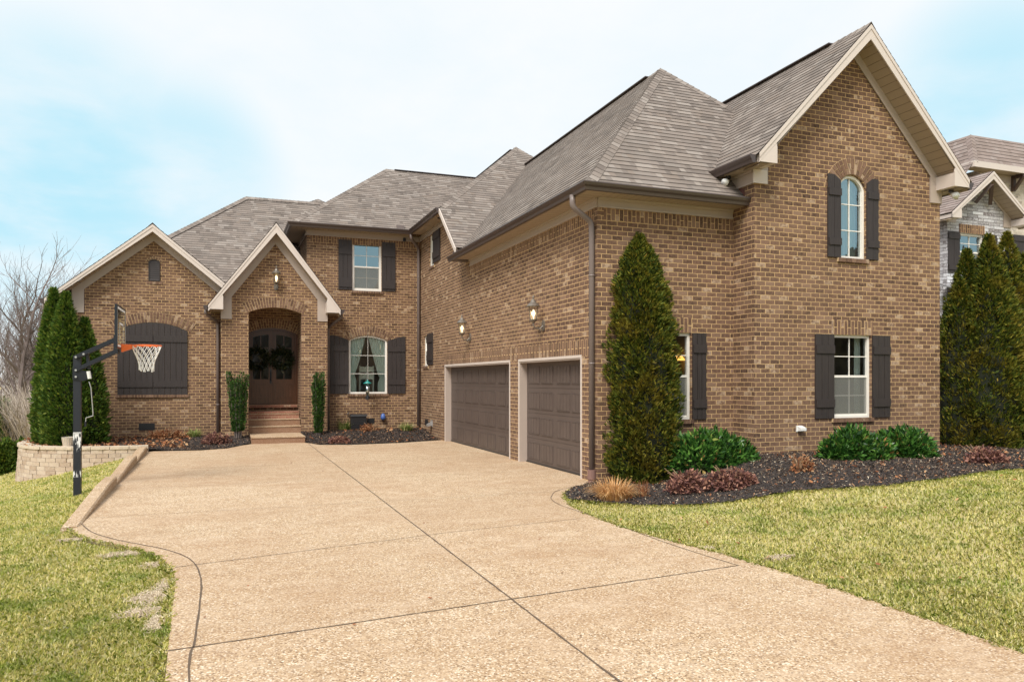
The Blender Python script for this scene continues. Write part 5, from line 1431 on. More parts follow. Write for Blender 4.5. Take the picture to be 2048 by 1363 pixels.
# bare, thatchy patches beside the left edge of the drive
patches = [(*onZ(315,1122), 0.2,0.15), (*onZ(335,1165), 0.12,0.4), (*onZ(300,1185), 0.2,0.26), (*onZ(278,1215), 0.22,0.15), (*onZ(255,1100), 0.28,0.14), (*onZ(160,1072), 0.28,0.10),
           (*onZ(1400,1092), 0.2,0.14), (*onZ(1560,1110), 0.2,0.10), (*onZ(325,1235),0.15,0.25)]
def patch_w(x, y):
    r = np.zeros_like(x)
    for a, b, s, t in patches: r = np.maximum(r, 1-np.hypot((x-a)/s, (y-b)/t)+0.25*vnoise(x, y, 14.0))
    return r
blades(900000, 3.3, 34, math.radians(-22), math.radians(66), 'grass_blades', 'short winter lawn grass, straw and green', 'grass', 0.022, 0.055,
       mask=lambda x, y: patch_w(x, y) < 0.15 + 0.6*rng.random(len(x)))
blades(60000, 3.0, 34, math.radians(-50), math.radians(85), 'grass_blades', 'short winter lawn grass further out', 'grass', 0.028, 0.06, mask=lambda x, y: np.abs(np.degrees(np.arctan2(x, y))-22) > 42)
def thatch():
    X = []; 
    for a, b, s, t in patches:
        n = int(9000*s*t*9); X.append(np.stack([a + s*rng.normal(0, 0.5, n), b + t*rng.normal(0, 0.5, n)], -1))
    P = np.concatenate(X); x, y = P[:, 0], P[:, 1]; k = ~inpoly(x, y, drive_poly) & (patch_w(x, y) > 0.1); x, y = x[k], y[k]; n = len(x)
    a = rng.uniform(0, 2*np.pi, n); L = rng.uniform(0.02, 0.06, n); z = T(x, y)+rng.uniform(0.002, 0.022, n)
    c = np.stack([x, y, z], -1); d = np.stack([np.cos(a)*L/2, np.sin(a)*L/2, rng.normal(0, 0.006, n)], -1); s = np.stack([-np.sin(a)*0.0022, np.cos(a)*0.0022, np.zeros(n)], -1)
    V = np.stack([c-d-s, c+d-s, c+d+s, c-d+s], 1).reshape(-1, 3)
    tag(fast_mesh('dead_thatch', V, None, 4, M['deadgrass']), 'pale dead thatch in bare spots by the driveway edge', 'dead grass', kind='stuff')
thatch()
def edge_blades():
    P = []
    for li_, line in enumerate((left_in, right_in, front_edge)):
        for i in range(len(line)-1):
            a_, b_ = np.array(line[i][:2]), np.array(line[i+1][:2]); L = np.linalg.norm(b_-a_); n = int(L*(650 if np.hypot(*a_) < 9 else 350)*(0.35, 0.8, 1.0)[li_]); t = rng.random(n)
            n_ = np.array([-(b_-a_)[1], (b_-a_)[0]])/max(L, 1e-6)
            P.append(a_ + np.array([(-0.03, 0.012, 0.0)[li_], 0.0]) + np.outer(t, b_-a_) + np.outer(rng.normal(0, 0.02, n)*(0.6+0.8*np.sin(t*L*9)**2), n_))
    P = np.concatenate(P); x, y = P[:, 0], P[:, 1]; n = len(x); z = np.maximum(T(x, y), -0.02); h = rng.uniform(0.02, 0.06, n); th = rng.uniform(0, 6.283, n); ln = rng.uniform(0.4, 1.2, n); w = 0.0024*(1+np.hypot(x, y)/8)
    dx, dy = np.cos(th), np.sin(th); base = np.stack([x, y, z-0.004], -1); s = np.stack([-dy*w, dx*w, 0*x], -1); mid = base+np.stack([dx*ln*h*0.4, dy*ln*h*0.4, h*0.6], -1); tip = base+np.stack([dx*ln*h, dy*ln*h, h*(1-0.4*ln)+0.004], -1)
    tag(fast_mesh('grass_blades', np.stack([base-s, base+s, mid+s*0.7, tip, mid-s*0.7], 1).reshape(-1, 3), None, 5, M['grass']), 'ragged grass fringe spilling over the concrete and bed edges', 'grass', kind='stuff')
edge_blades()
n = 46; px = rng.uniform(-1.2, 5.0, n); py = rng.uniform(5, 20, n); a_ = rng.uniform(0, 6.28, n); L = rng.uniform(0.008, 0.028, n); c_ = np.stack([px, py, np.full(n, 0.012)], -1)
d = np.stack([np.cos(a_)*L, np.sin(a_)*L, rng.normal(0, .003, n)], -1); w = np.stack([-np.sin(a_)*L*0.5, np.cos(a_)*L*0.5, rng.normal(0, .003, n)], -1)
tag(fast_mesh('fallen_leaves', np.stack([c_-d, c_+w, c_+d, c_-w], 1).reshape(-1, 3), None, 4, M['litter']), 'tiny dry leaf scraps scattered over the driveway', 'leaves', kind='stuff')
# soil lip exposed below the drive edge
o = strip(smooth([(p[0]-0.02, p[1]-0.01) for p in left_in[1:-1]], 4), 0.07, -0.028).build('soil_edge', M['joint']); tag(o, 'bare soil along the driveway edge', 'soil', kind='structure')

# ================================================================== PLANTS
def sprays(C, N, size, mat, name, parent, up=0.35, asp=0.35, droop=0.0, fan=2, spread=0.5):
    """C: centres, N: outward normals; each spray is a fan of narrow leaf quads"""
    n = len(C); out = []
    for f in range(fan):
        d = N + rng.normal(0, spread, (n, 3)); d[:, 2] += up; d /= np.linalg.norm(d, axis=1)[:, None]
        s = np.cross(d, rng.normal(0, 1, (n, 3))); s /= np.linalg.norm(s, axis=1)[:, None]+1e-9
        L = (size*rng.uniform(0.5, 1.6, n))[:, None]; W = L*asp*rng.uniform(0.7, 1.3, n)[:, None]
        out.append(np.stack([C, C+d*L*0.45-s*W*0.5, C+d*L, C+d*L*0.55+s*W*0.5], 1))
    V = np.concatenate(out, 0).reshape(-1, 3)
    return fast_mesh(name, V, None, 4, M[mat], parent)
def cone_profile(t, kind):
    if kind == 'arb': return np.clip(1-np.clip(t,0,1)**6.0, 0, 1)*(0.86+0.14*np.clip(t/0.12, 0, 1))
    if kind == 'arbpt': return (1-np.clip(t,0,1)**1.9)*(0.88+0.12*np.clip(t/0.1, 0, 1))
    if kind == 'arbl': return (1-np.clip(t,0,1)**2.5)*(0.9+0.1*np.clip(t/0.12, 0, 1))
    if kind == 'col': return 0.42+0.58*np.clip(t/0.75, 0, 1)
def arborvitae(lobes, label, n, size, mat='arbor', name='arborvitae', kind='arb', group=None, cat='tree', trunk=True):
    """lobes: (x, y, z0, height, radius, weight)"""
    x0 = sum(l[0] for l in lobes)/len(lobes); y0 = sum(l[1] for l in lobes)/len(lobes); z0 = lobes[0][2]
    t_ = thing(name, (x0, y0, z0), label, cat, group)
    Cs, Ns = [], []; core = MB(); tw = sum(l[5] for l in lobes)
    for (x, y, z, h, r, w) in lobes:
        m = int(n*w/tw); t = rng.uniform(0, 1, m)**1.25; a = rng.uniform(0, 2*np.pi, m)
        pr = cone_profile(t, kind)*r
        bump_ = 1 + 0.13*np.sin(a*5+t*17+x*9) + 0.08*np.sin(a*9-t*31) + 0.09*np.sin(a*3+t*53) + 0.06*np.sin(a*13+t*90)
        rad = pr*bump_*(1-0.30*rng.random(m)**2.2)
        kp = (np.sin(a*7+t*23*h+x)+np.sin(a*11-t*17*h)+np.sin(t*31*h+a*3)) > -1.35
        t, a, rad = t[kp], a[kp], rad[kp]; m = len(t)
        c = np.stack([x+rad*np.cos(a), y+rad*np.sin(a), z+t*h*0.985], -1)
        nn = np.stack([np.cos(a), np.sin(a), np.full(m, 0.25)], -1)
        Cs.append(c); Ns.append(nn)
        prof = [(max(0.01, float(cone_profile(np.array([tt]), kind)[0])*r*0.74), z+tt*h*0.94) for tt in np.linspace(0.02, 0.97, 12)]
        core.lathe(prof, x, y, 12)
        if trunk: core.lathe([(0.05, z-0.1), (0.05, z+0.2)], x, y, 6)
    core.build('shade_core', M['core'], t_)  # dark crown filler imitating inner shade, plus trunk stubs
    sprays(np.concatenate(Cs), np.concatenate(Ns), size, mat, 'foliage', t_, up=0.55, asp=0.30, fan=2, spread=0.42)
    return t_
def place(px, py, extra=0.0): return G(px, py, extra)
# big one in front of the short wall
bx, by, bz = place(1283, 972, 0.03)
by += 0.45
bx = onV(1279, 900, by)[0]
bz = Tz(bx, by)+0.02
topz = lambda px, py, v: onV(px, py, v)[1]
Zd = by/ray(1283,0)[1]
hw = 76/FPX*Zd*0.90
arborvitae([(bx, by, bz, topz(1287,466,by)-bz, hw*0.86, 1.0), (bx-hw*0.20, by-0.05, bz, topz(1255,478,by)-bz, hw*0.80, 0.8),
            (bx+hw*0.25, by+0.03, bz, topz(1315,488,by)-bz, hw*0.76, 0.8), (bx+0.03, by-0.20, bz, (topz(1290,560,by)-bz), hw*0.82, 0.7),
            (bx-0.10, by-0.1, bz+2.6, topz(1270,484,by)-bz-2.6, 0.16, 0.06), (bx+0.12, by-0.1, bz+2.5, topz(1300,492,by)-bz-2.5, 0.16, 0.06), (bx+0.0, by+0.1, bz+2.8, topz(1285,462,by)-bz-2.8, 0.13, 0.05)],
           'tall dense bronze-tinged arborvitae standing right of the garage corner downspout', 62000, 0.068, 'arbor')
# left group on the retaining wall bed
zb_ = 0.10
def arb_l(px, v, ptop, hwpx, label, toppx=None, n=20000, lob=3, mat='arbor2'):
    u = uV(px, v); Zd = v/ray(px,0)[1]; hw = hwpx*1.15/FPX*Zd; zt = onV(toppx or px, ptop, v)[1]
    L = [(u, v, zb_, zt-zb_, hw*0.9, 1.0), (u+hw*0.22, v-0.1, zb_, (zt-zb_)*0.86, hw*0.8, 0.6), (u-hw*0.25, v+0.05, zb_, (zt-zb_)*0.9, hw*0.75, 0.6)][:lob]
    return arborvitae(L, label, n, 0.09, mat, kind='arbl', group='arborvitae on the left retaining bed')
arb_l(107, 22.5, 574, 30, 'left-hand slim arborvitae of the three above the retaining wall', toppx=112)
arb_l(132, 22.0, 582, 36, 'middle, widest arborvitae of the three above the retaining wall', toppx=134)
arb_l(170, 22.2, 634, 34, 'shortest arborvitae of the three, behind the basketball post', toppx=165, n=16000)
# right group
def arb_r(px, v, toppx, ptop, hwpx, label, n=30000):
    Zd = v/ray(px,0)[1]; u = uV(px, v); hw = hwpx/FPX*Zd; z0 = Tz(u, v)+0.03; zt = onV(toppx, ptop, v)[1]
    ut = uV(toppx, v)
    return arborvitae([(u*0.4+ut*0.6, v, z0, zt-z0, hw*0.85, 1.0), (u-hw*0.25, v-0.1, z0, (zt-z0)*0.84, hw*0.8, 0.7), (u+hw*0.2, v-0.05, z0, (zt-z0)*0.9, hw*0.78, 0.7)],
                      label, n, 0.075, 'arbor', kind='arbpt', group='arborvitae at the right house corner')
arb_r(1928, 11.3, 1938, 496, 84, 'left-hand, shorter arborvitae of the group at the right end of the house')
arb_r(1975, 11.0, 1979, 466, 90, 'front pointed arborvitae in the middle of the group at the right house end', 36000)
arb_r(2030, 11.6, 2003, 460, 92, 'rearmost arborvitae of the right group, cut by the picture edge')

def bush(name, px, py, wpx, hpx, label, mat, n, size, cat='shrub', group=None, asp=0.32, up=0.5, flat_=0.8, fan=3, spread=0.6, core=True, hole=0.25, lobes=5, base=None, seed=0):
    x, y, z = place(px, py, 0.03) if base is None else base
    Zd = y/ray(px,0)[1]; rx = wpx*(1.28 if mat == 'laurel' else 1.1)/2/FPX*Zd; h = hpx/FPX*Zd*(1.08 if mat == 'laurel' else 0.85 if mat == 'purple' else 1)
    y += rx*0.5; t_ = thing(name, (x, y, z), label, cat, group); rr = random.Random(seed+px)
    Cs, Ns = [], []; cm = MB()
    L = [(0, 0, 1.0)] + [(rr.uniform(-0.8, 0.8), rr.uniform(-0.4, 0.4), rr.uniform(0.55, 0.92)) for _ in range(lobes)]
    for (ox, oy, s) in L:
        m = n//len(L); d = rng.normal(0, 1, (m, 3)); d /= np.linalg.norm(d, axis=1)[:, None]; d[:, 2] = np.abs(d[:, 2])*1.0 - 0.15
        r = (1-hole*rng.random(m))[:, None]; R = np.array([rx*s*0.74, rx*s*0.74*flat_, h*s*0.90])
        c = d*R*r + np.array([x+ox*rx*0.75, y+oy*rx*0.6, z+h*0.08])
        c[:, 2] = np.maximum(c[:, 2], z+0.01)
        Cs.append(c); Ns.append(d)
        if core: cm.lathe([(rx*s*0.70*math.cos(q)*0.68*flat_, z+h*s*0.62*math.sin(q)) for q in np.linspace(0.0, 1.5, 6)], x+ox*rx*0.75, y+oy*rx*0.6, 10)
    if core: cm.build('shade_core', M['core'], t_)
    else:
        for _ in range(14):
            a = rr.uniform(0, 6.28); k = rr.uniform(0.3, 0.8); cm.tube([(x,y,z-0.02),(x+math.cos(a)*rx*k*0.4,y+math.sin(a)*rx*k*0.4,z+h*0.4),(x+math.cos(a)*rx*k,y+math.sin(a)*rx*k,z+h*rr.uniform(0.6,0.9))],[0.008,0.006,0.003],5)
        cm.build('branches', M['twig'], t_)
    if mat in ('purple','litter'): up = 0.15; spread = 0.9
    sprays(np.concatenate(Cs), np.concatenate(Ns), size, mat, 'foliage', t_, up=up, asp=asp, fan=fan, spread=spread)
    return t_
bush('laurel_shrub', 1455, 938, 158, 84, 'glossy green laurel shrub right of the big arborvitae, against the inner corner', 'laurel', 3600, 0.095, group='laurel shrubs along the wall', seed=1)
bush('laurel_shrub', 1735, 922, 128, 72, 'glossy green laurel shrub below the lower gable window', 'laurel', 3200, 0.095, group='laurel shrubs along the wall', seed=2)
bush('laurel_shrub', 1846, 916, 122, 64, 'glossy green laurel shrub touching the right-hand arborvitae group', 'laurel', 3000, 0.095, group='laurel shrubs along the wall', seed=3)
bush('purple_shrub', 1395, 985, 112, 62, 'purple-bronze shrub at the right foot of the big arborvitae', 'purple', 1300, 0.045, asp=0.55, core=False, hole=0.5, group='purple shrubs in the right bed', seed=4)
bush('purple_shrub', 1482, 978, 100, 58, 'purple-bronze shrub in front of the first laurel', 'purple', 1300, 0.045, asp=0.55, core=False, hole=0.5, group='purple shrubs in the right bed', seed=5)
bush('purple_shrub', 1990, 928, 92, 48, 'purple-bronze shrub in front of the right arborvitae group', 'purple', 1200, 0.045, asp=0.55, core=False, hole=0.5, group='purple shrubs in the right bed', seed=6)
bush('leafless_shrub', 1610, 945, 62, 48, 'small half-bare shrub with dry leaves, between the two laurel clumps', 'litter', 170, 0.045, asp=0.5, core=False, hole=0.6, seed=7)
def bz_l(px, py):
    p = onZ(px, py, 0.08); return (p[0], p[1], float(h_left(*p))+0.0)
def bz_m(px, py):
    p = onZ(px, py, 0.1); return (p[0], p[1], float(h_mid(*p)))
bush('purple_shrub', 434, 886, 60, 36, 'dark purple mound at the foot of the porch downspout', 'purple', 900, 0.05, asp=0.5, core=False, hole=0.5, base=bz_l(434,884), seed=8)
bush('purple_shrub', 682, 880, 52, 20, 'low pinkish-brown mound in front of the strap-leaf clump by the steps', 'purple', 600, 0.05, asp=0.5, core=False, hole=0.5, base=bz_m(682,880), seed=9)
bush('dry_shrub', 345, 882, 70, 26, 'low orange-brown dry shrub under the blind shutters', 'litter', 420, 0.06, asp=0.5, core=False, hole=0.7, base=bz_l(335,880), seed=10)
bush('dry_shrub', 748, 868, 46, 22, 'low rust-coloured dry shrub under the arched window', 'litter', 200, 0.05, asp=0.4, core=False, hole=0.7, base=bz_m(748,868), seed=11)

def tuft(name, base, w, h, n, mat, label, cat, droop=0.7, wl=0.012, group=None, seed=0):
    x, y, z = base; t_ = thing(name, (x, y, z), label, cat, group); out = []
    a = rng.uniform(0, 2*np.pi, n); r0 = rng.uniform(0, 0.25*w, n); L = h*rng.uniform(0.55, 1.15, n); sp = rng.uniform(0.25, 1.0, n)
    dx, dy = np.cos(a), np.sin(a); W = wl*rng.uniform(0.6, 1.3, n); P = []
    for k in range(5):
        t = k/4; R = r0 + (w/2-r0)*sp*(t**1.3); Zz = L*(t - droop*sp*0.75*t**2.4)
        P.append(np.stack([x+dx*R, y+dy*R, z+Zz], -1))
    s = np.stack([-dy*W/2, dx*W/2, np.zeros(n)], -1)
    for k in range(4):
        f0, f1 = 1-0.2*k, 1-0.2*(k+1)
        out.append(np.stack([P[k]-s*f0, P[k]+s*f0, P[k+1]+s*f1, P[k+1]-s*f1], 1))
    V = np.stack(out, 1)  # n,4segments,4,3
    me_v = V.reshape(-1, 3)
    fast_mesh('leaves', me_v, None, 4, M[mat], t_); return t_
g_ = place(1242, 1002, 0.03); tuft('dry_grass_clump', (g_[0], g_[1]+0.2, g_[2]), 1.0, 0.40, 620, 'straw', 'dry straw-coloured ornamental grass clump in front of the big arborvitae', 'ornamental grass', 0.95, 0.014)
g_ = place(1308, 1000, 0.03); tuft('dry_grass_clump', (g_[0], g_[1]+0.3, g_[2]), 0.30, 0.30, 60, 'litter', 'small sparse rusty clump right of the straw grass', 'ornamental grass', 0.6, 0.012)
tuft('strap_leaf_clump', bz_l(388,876), 0.75, 0.30, 150, 'lily', 'strap-leaved clump left of the porch downspout', 'plant', 0.8, 0.022, 'strap-leaved clumps')
tuft('strap_leaf_clump', bz_m(690,866), 0.85, 0.42, 170, 'lily', 'bright strap-leaved clump beside the black hose box', 'plant', 0.7, 0.022, 'strap-leaved clumps')
tuft('strap_leaf_clump', bz_m(812,866), 0.85, 0.34, 160, 'lily', 'yellowing strap-leaved clump by the inner corner downspout', 'plant', 0.85, 0.02, 'strap-leaved clumps')

# upright narrow shrubs either side of the steps
def upright(pxc, ptop, pbot, wtop, label, v, lean=0):
    u = uV(pxc, v); Zd = v/ray(pxc,0)[1]; z0 = onV(pxc, pbot, v)[1]; z1 = onV(pxc, ptop, v)[1]; w = wtop/FPX*Zd
    t_ = thing('upright_shrub', (u, v, z0), label, 'shrub', 'upright shrubs flanking the steps'); Cs, Ns = [], []; st = MB(); rr = random.Random(pxc)
    for i in range(15):
        ox = ((i+rr.random())/15-.5)*w*1.05; oy = (rr.random()-.5)*w*0.6; h = (z1-z0)*rr.uniform(0.8, 1.0); n = 420; t = rng.uniform(0.08, 1, n)
        x = u + ox*(0.45+0.55*t) + lean*t; y = v + oy*(0.3+0.7*t); a = rng.uniform(0, 6.28, n); r = 0.034*(0.8+0.4*np.sin(t*30+i))
        Cs.append(np.stack([x+r*np.cos(a), y+r*np.sin(a), z0+t*h], -1)); Ns.append(np.stack([np.cos(a), np.sin(a), np.zeros(n)], -1))
        st.tube([(u+ox*0.3, v+oy*0.3, z0-0.05), (u+ox*0.95+lean*0.9, v+oy*0.95, z0+h*0.95)], [0.012, 0.004], 5)
    st.build('stems', M['bark'], t_); sprays(np.concatenate(Cs), np.concatenate(Ns), 0.045, 'yew', 'foliage', t_, up=1.0, asp=0.42, fan=2, spread=0.4)
upright(476, 742, 872, 38, 'wider upright green shrub left of the front steps', 22.9)
upright(637, 744, 874, 22, 'slimmer upright green shrub right of the front steps', 22.9)

# ---------------------------------------------------------------- small things by the house
wz = onV(0, 715, DV-0.1)[1]
for i, (px, lab) in enumerate(((514, 'dark leafy wreath hung on the left front door'), (563, 'dark leafy wreath hung on the right front door'))):
    v = DV-0.03; u = uV(px, v); z = onV(px, 717, v)[1]
    t_ = thing('door_wreath', (u, v, z), lab, 'wreath', 'wreaths on the front doors')
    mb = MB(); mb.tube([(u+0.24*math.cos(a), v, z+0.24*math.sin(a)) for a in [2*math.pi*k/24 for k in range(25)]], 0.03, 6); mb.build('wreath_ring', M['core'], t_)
    n = 620; a = rng.uniform(0, 6.283, n); c = np.stack([u+0.24*np.cos(a)+rng.normal(0,.06,n), np.full(n, v)+rng.normal(0,.02,n), z+0.24*np.sin(a)+rng.normal(0,.045,n)], -1)
    N_ = np.stack([np.cos(a)*rng.choice([-0.6,1,1],n)-np.sin(a)*0.8, np.full(n,-0.5), np.sin(a)*rng.choice([-0.6,1,1],n)+np.cos(a)*0.8], -1)
    sprays(c, N_, 0.12, 'wreath', 'wreath_leaves', t_, up=0, asp=0.3, fan=1, spread=0.4)
# hose box
v = VB-0.28; u0, u1 = uV(702, v), uV(733, v); z0, z1 = onV(717,857,v)[1], onV(717,829,v)[1]
t_ = thing('hose_reel_box', ((u0+u1)/2, v, z0), 'black plastic hose reel box against the wall under the arched window', 'hose box')
mb = MB(); mb.box(u0, u1, v, VB-0.06, z0, z1-0.05); mb.build('box', M['plasticb'], t_)
mb = MB(); mb.prism(lambda s,d,z: (d, VB-s, z), [(0.05,z1-0.048),(0.32,z1-0.048),(0.30,z1),(0.09,z1+0.02)], u0-0.02, u1+0.02); mb.build('lid', M['plasticb'], t_)
mb = MB(); 
for k in range(4): mb.box(u0+0.04, u1-0.04, v-0.012, v-0.001, z0+0.06+k*0.07, z0+0.09+k*0.07)
mb.build('front_slats', M['plasticb'], t_)
mb = MB(); mb.tube([(u0-0.02,v+0.08,z1-0.1),(u0-0.08,v+0.06,z1-0.02),(u0-0.10,v+0.05,z1+0.03),(u0-0.05,v+0.05,z1+0.07)], 0.014, 6); mb.build('crank_handle', M['plasticb'], t_)
# bird feeder hung from the window head on a thin rod
v = VB-0.35; u = uV(735, v); zt, zb = onV(735,765,v)[1], onV(735,799,v)[1]
t_ = thing('bird_feeder', (u, v, zb), 'green-topped tube bird feeder hanging in front of the arched window', 'bird feeder')
mb = MB(); mb.lathe([(0.0,zt+0.10),(0.012,zt+0.09),(0.03,zt+0.05),(0.13,zt-0.01),(0.13,zt-0.03),(0.06,zt-0.04),(0.0,zt-0.04)], u, v, 14); mb.build('feeder_roof', M['teal'], t_, smooth=True)
mb = MB(); mb.lathe([(0.055,zt-0.04),(0.055,zb+0.1)], u, v, 12); mb.build('seed_tube', M['acrylic'], t_, smooth=True)
mb = MB(); mb.lathe([(0.05,zt-0.2),(0.05,zb+0.1)], u, v, 12); mb.lathe([(0.07,zb+0.1),(0.075,zb+0.02),(0.03,zb),(0.0,zb)], u, v, 12); mb.build('seed_and_base', M['plasticb'], t_)
mb = MB(); mb.tube([(u,v,zt+0.09),(u,v,w5['z1']+0.30),(u,VB-0.01,w5['z1']+0.33)], 0.006, 5); mb.build('hanging_rod', M['black'], t_)
# planter pot on the wall bed
p = onZ(137, 893, 0.13); x, y = p; mb = MB(); t_ = thing('planter_pot', (x, y, 0.12), 'pale grey slatted planter pot at the foot of the left arborvitae', 'pot')
mb.lathe([(0.0,0.13),(0.10,0.12),(0.11,0.12),(0.145,0.36),(0.15,0.37),(0.135,0.37),(0.125,0.33),(0.0,0.33)], x, y, 16); mb.build('pot', M['pot'], t_)
mb = MB()
for k in range(16):
    a = 2*math.pi*(k+.5)/16; mb.bar((x+0.112*math.cos(a),y+0.112*math.sin(a),0.14),(x+0.146*math.cos(a),y+0.146*math.sin(a),0.35),(math.cos(a),math.sin(a),0.1),0.022,0.006)
mb.build('pot_slats', M['conc'], t_)

# ================================================================== BASKETBALL HOOP
pu, pv = uV(155, 13.98), 13.98; pz = onV(155, 988, pv)[1]
hoop = thing('basketball_hoop', (pu, pv, pz), 'basketball hoop on a scuffed black post left of the driveway, with orange rim', 'basketball hoop')
hw_ = 0.054; zt = onV(155, 711, pv)[1]
mb = MB(); mb.box(pu-hw_, pu+hw_, pv-hw_, pv+hw_, pz-0.2, zt); mb.build('post', M['pole'], hoop)
bu = pu+0.635; rimz = onV(290, 691, pv)[1]
# backboard plane faces +u ; width along v
bw, bh_ = 1.08, 0.70; bz0 = onV(236, 696, pv-0.5)[1]; bz1 = onV(236, 607.5, pv-0.54)[1]; bx_ = bu
by0, by1 = pv-0.54, pv+0.54
FBk = lambda s, d, z: (bx_+d, s, z)
mb = MB(); mb.ring(FBk, [(by0,bz0),(by1,bz0),(by1,bz1),(by0,bz1)], [(by0+0.03,bz0+0.03),(by1-0.03,bz0+0.03),(by1-0.03,bz1-0.03),(by0+0.03,bz1-0.03)], -0.035, 0.008)
bb = mb.build('backboard_frame', M['black'], hoop)
mb = MB(); mb.fbox(FBk, by0+0.02, by1-0.02, -0.006, 0.004, bz0+0.02, bz1-0.02); mb.build('backboard', M['acrylic'], hoop)
mb = MB()
L_ = 0.035
for (a,b,c,d) in ((by0+0.03,by1-0.03,bz1-0.03-L_,bz1-0.03),(by0+0.03,by1-0.03,bz0+0.03,bz0+0.03+L_),(by0+0.03,by0+0.03+L_,bz0+0.03,bz1-0.03),(by1-0.03-L_,by1-0.03,bz0+0.03,bz1-0.03),
                  (pv-0.24,pv+0.24,bz0+0.40,bz0+0.43),(pv-0.24,pv-0.21,bz0+0.12,bz0+0.40),(pv+0.21,pv+0.24,bz0+0.12,bz0+0.40)):
    mb.face([FBk(a,0.0055,c),FBk(b,0.0055,c),FBk(b,0.0055,d),FBk(a,0.0055,d)])
mb.build('board_stripes', M['net'], hoop)
def arm(z0, z1, x0, name='arm'):
    mb = MB()
    for s in (-0.075, 0.075): mb.bar((x0, pv+s, z0), (bx_-0.04, pv+s, z1), (0,0,1), 0.03, 0.06)
    return mb.build(name, M['black'], hoop)
za1, za0 = onV(236,676,pv)[1], onV(155,714,pv)[1]; zb1, zb0 = onV(236,700,pv)[1], onV(155,740,pv)[1]
arm(za0, za1, pu-0.02); arm(zb0, zb1, pu-0.02)
mb = MB(); q = onV(168,710,pv); mb.bar((pu+0.14,pv,onV(168,706,pv)[1]),(pu+0.17,pv,onV(168,738,pv)[1]),(1,0,0),0.1,0.04); mb.build('link_bar', M['black'], hoop)
mb = MB(); Fp = lambda s,d,z: (s, pv-d, z)
zz = onV(160,742,pv)[1]
for d in (-0.07, 0.062): mb.prism(Fp, [(pu-0.06,zz-0.13),(pu+0.09,zz-0.16),(pu+0.21,zz-0.10),(pu+0.20,zz-0.02),(pu+0.06,zz+0.02),(pu-0.06,zz+0.06)], d, d+0.008)
mb.build('mount_plate', M['black'], hoop)
mb = MB()
for (a, b) in ((pu-0.01,za0),(pu+0.10,za0+0.05),(pu-0.01,zb0),(pu-0.01,zz-0.09),(pu+0.18,zz-0.08),(bx_-0.06,za1-0.01),(bx_-0.06,zb1-0.01)):
    mb.tube([(a,pv-0.10,b),(a,pv-0.085,b)], 0.017, 8)
mb.build('bolts', M['steel'], hoop)
mb = MB(); mb.box(bx_-0.10, bx_-0.036, pv-0.11, pv+0.11, zb1-0.06, za1+0.05); mb.build('board_bracket', M['black'], hoop)
mb = MB(); mb.tube([(pu+0.17,pv-0.1,zz+0.0),(pu+0.19,pv-0.1,zz-0.12)], 0.03, 8); mb.build('height_gauge', M['plasticw'], hoop)
cr = [onV(x,y,pv-0.1) for x,y in ((178,763),(182,775),(184,800),(186,826),(186,831),(172,835),(171,845))]
mb = MB(); mb.tube([(a,pv-0.1,b) for a,b in cr], 0.008, 6); mb.build('crank_rod', M['steel'], hoop)
mb = MB(); mb.tube([(cr[-1][0],pv-0.1,cr[-1][1]+0.02),(cr[-1][0],pv-0.1,cr[-1][1]-0.06)], 0.016, 6); mb.build('crank_grip', M['black'], hoop)
rc = bx_+0.15+0.2286; R_ = 0.2286
mb = MB(); mb.tube([(rc+R_*math.cos(a), pv+R_*math.sin(a), rimz) for a in [2*math.pi*k/32 for k in range(33)]], 0.011, 6, caps=False)
Fr = lambda s,d,z: (s, pv-d, z)
mb.prism(Fr, [(bx_+0.01,rimz+0.02),(rc-R_+0.10,rimz+0.012),(rc-R_+0.10,rimz-0.012),(bx_+0.06,rimz-0.09),(bx_+0.01,rimz-0.11)], -0.085, 0.085)
rim = mb.build('rim', M['orange'], hoop, smooth=False)
mb = MB(); n = 12; lv_ = [(1.0,0.0),(0.86,-0.09),(0.70,-0.17),(0.57,-0.25),(0.50,-0.33),(0.50,-0.42)]
for k in range(n):
    for dirn in (1, -1):
        path = []
        for i, (f, dz) in enumerate(lv_):
            a = 2*math.pi*(k + 0.5*dirn*i)/n; path.append((rc+R_*f*math.cos(a), pv+R_*f*math.sin(a), rimz+dz + (0.0 if i < 5 else 0.02*math.sin(k*5))))
        mb.tube(path, 0.0055, 4)
mb.build('net', M['net'], hoop)

# ================================================================== NEIGHBOURING HOUSE
NVv = 15.0; FN = FV(NVv)
nb = thing('neighbour_house', (uV(1990,NVv), NVv, 0.3), 'neighbouring house with grey ledge-stone gable, pale brick walls and reddish shingle roof', 'house')
H0_ = H; H = nb
na, nb_u = uV(1872,NVv), uV(2021,NVv); nc = uV(1959,NVv); nz = onV(2021,440,NVv)[1]; hwn = nb_u-nc
nslope = (onV(1959,352,NVv)[1] - onV(2030,440,NVv)[1])/(uV(2030,NVv)-nc)
apex = onV(1959,352,NVv)[1]
nw = dict(zip(('s0','s1','z0','z1'), rect_on(NVv, 1919, 1967, 468, 540)))
za_ = apex - nslope*(nc-(nc-hwn))
wall(FN, [(nc-hwn,-0.3),(nb_u,-0.3),(nb_u,za_),(nc,apex),(nc-hwn,za_)], [arch_loop(nw['s0'],nw['s1'],nw['z0'],nw['z1'])], mat='stone', parent=nb)
wall(FU(nc-hwn), [(NVv,-0.3),(NVv+9,-0.3),(NVv+9,za_),(NVv,za_)], [], mat='stone', parent=nb)
wall(FU(nb_u), [(NVv,-0.3),(NVv+2.5,-0.3),(NVv+2.5,za_),(NVv,za_)], [], mat='stone', parent=nb)
window(FN, nw['s0'], nw['s1'], nw['z0'], nw['z1'], parent=nb, fw=0.045, roomd=1.0)
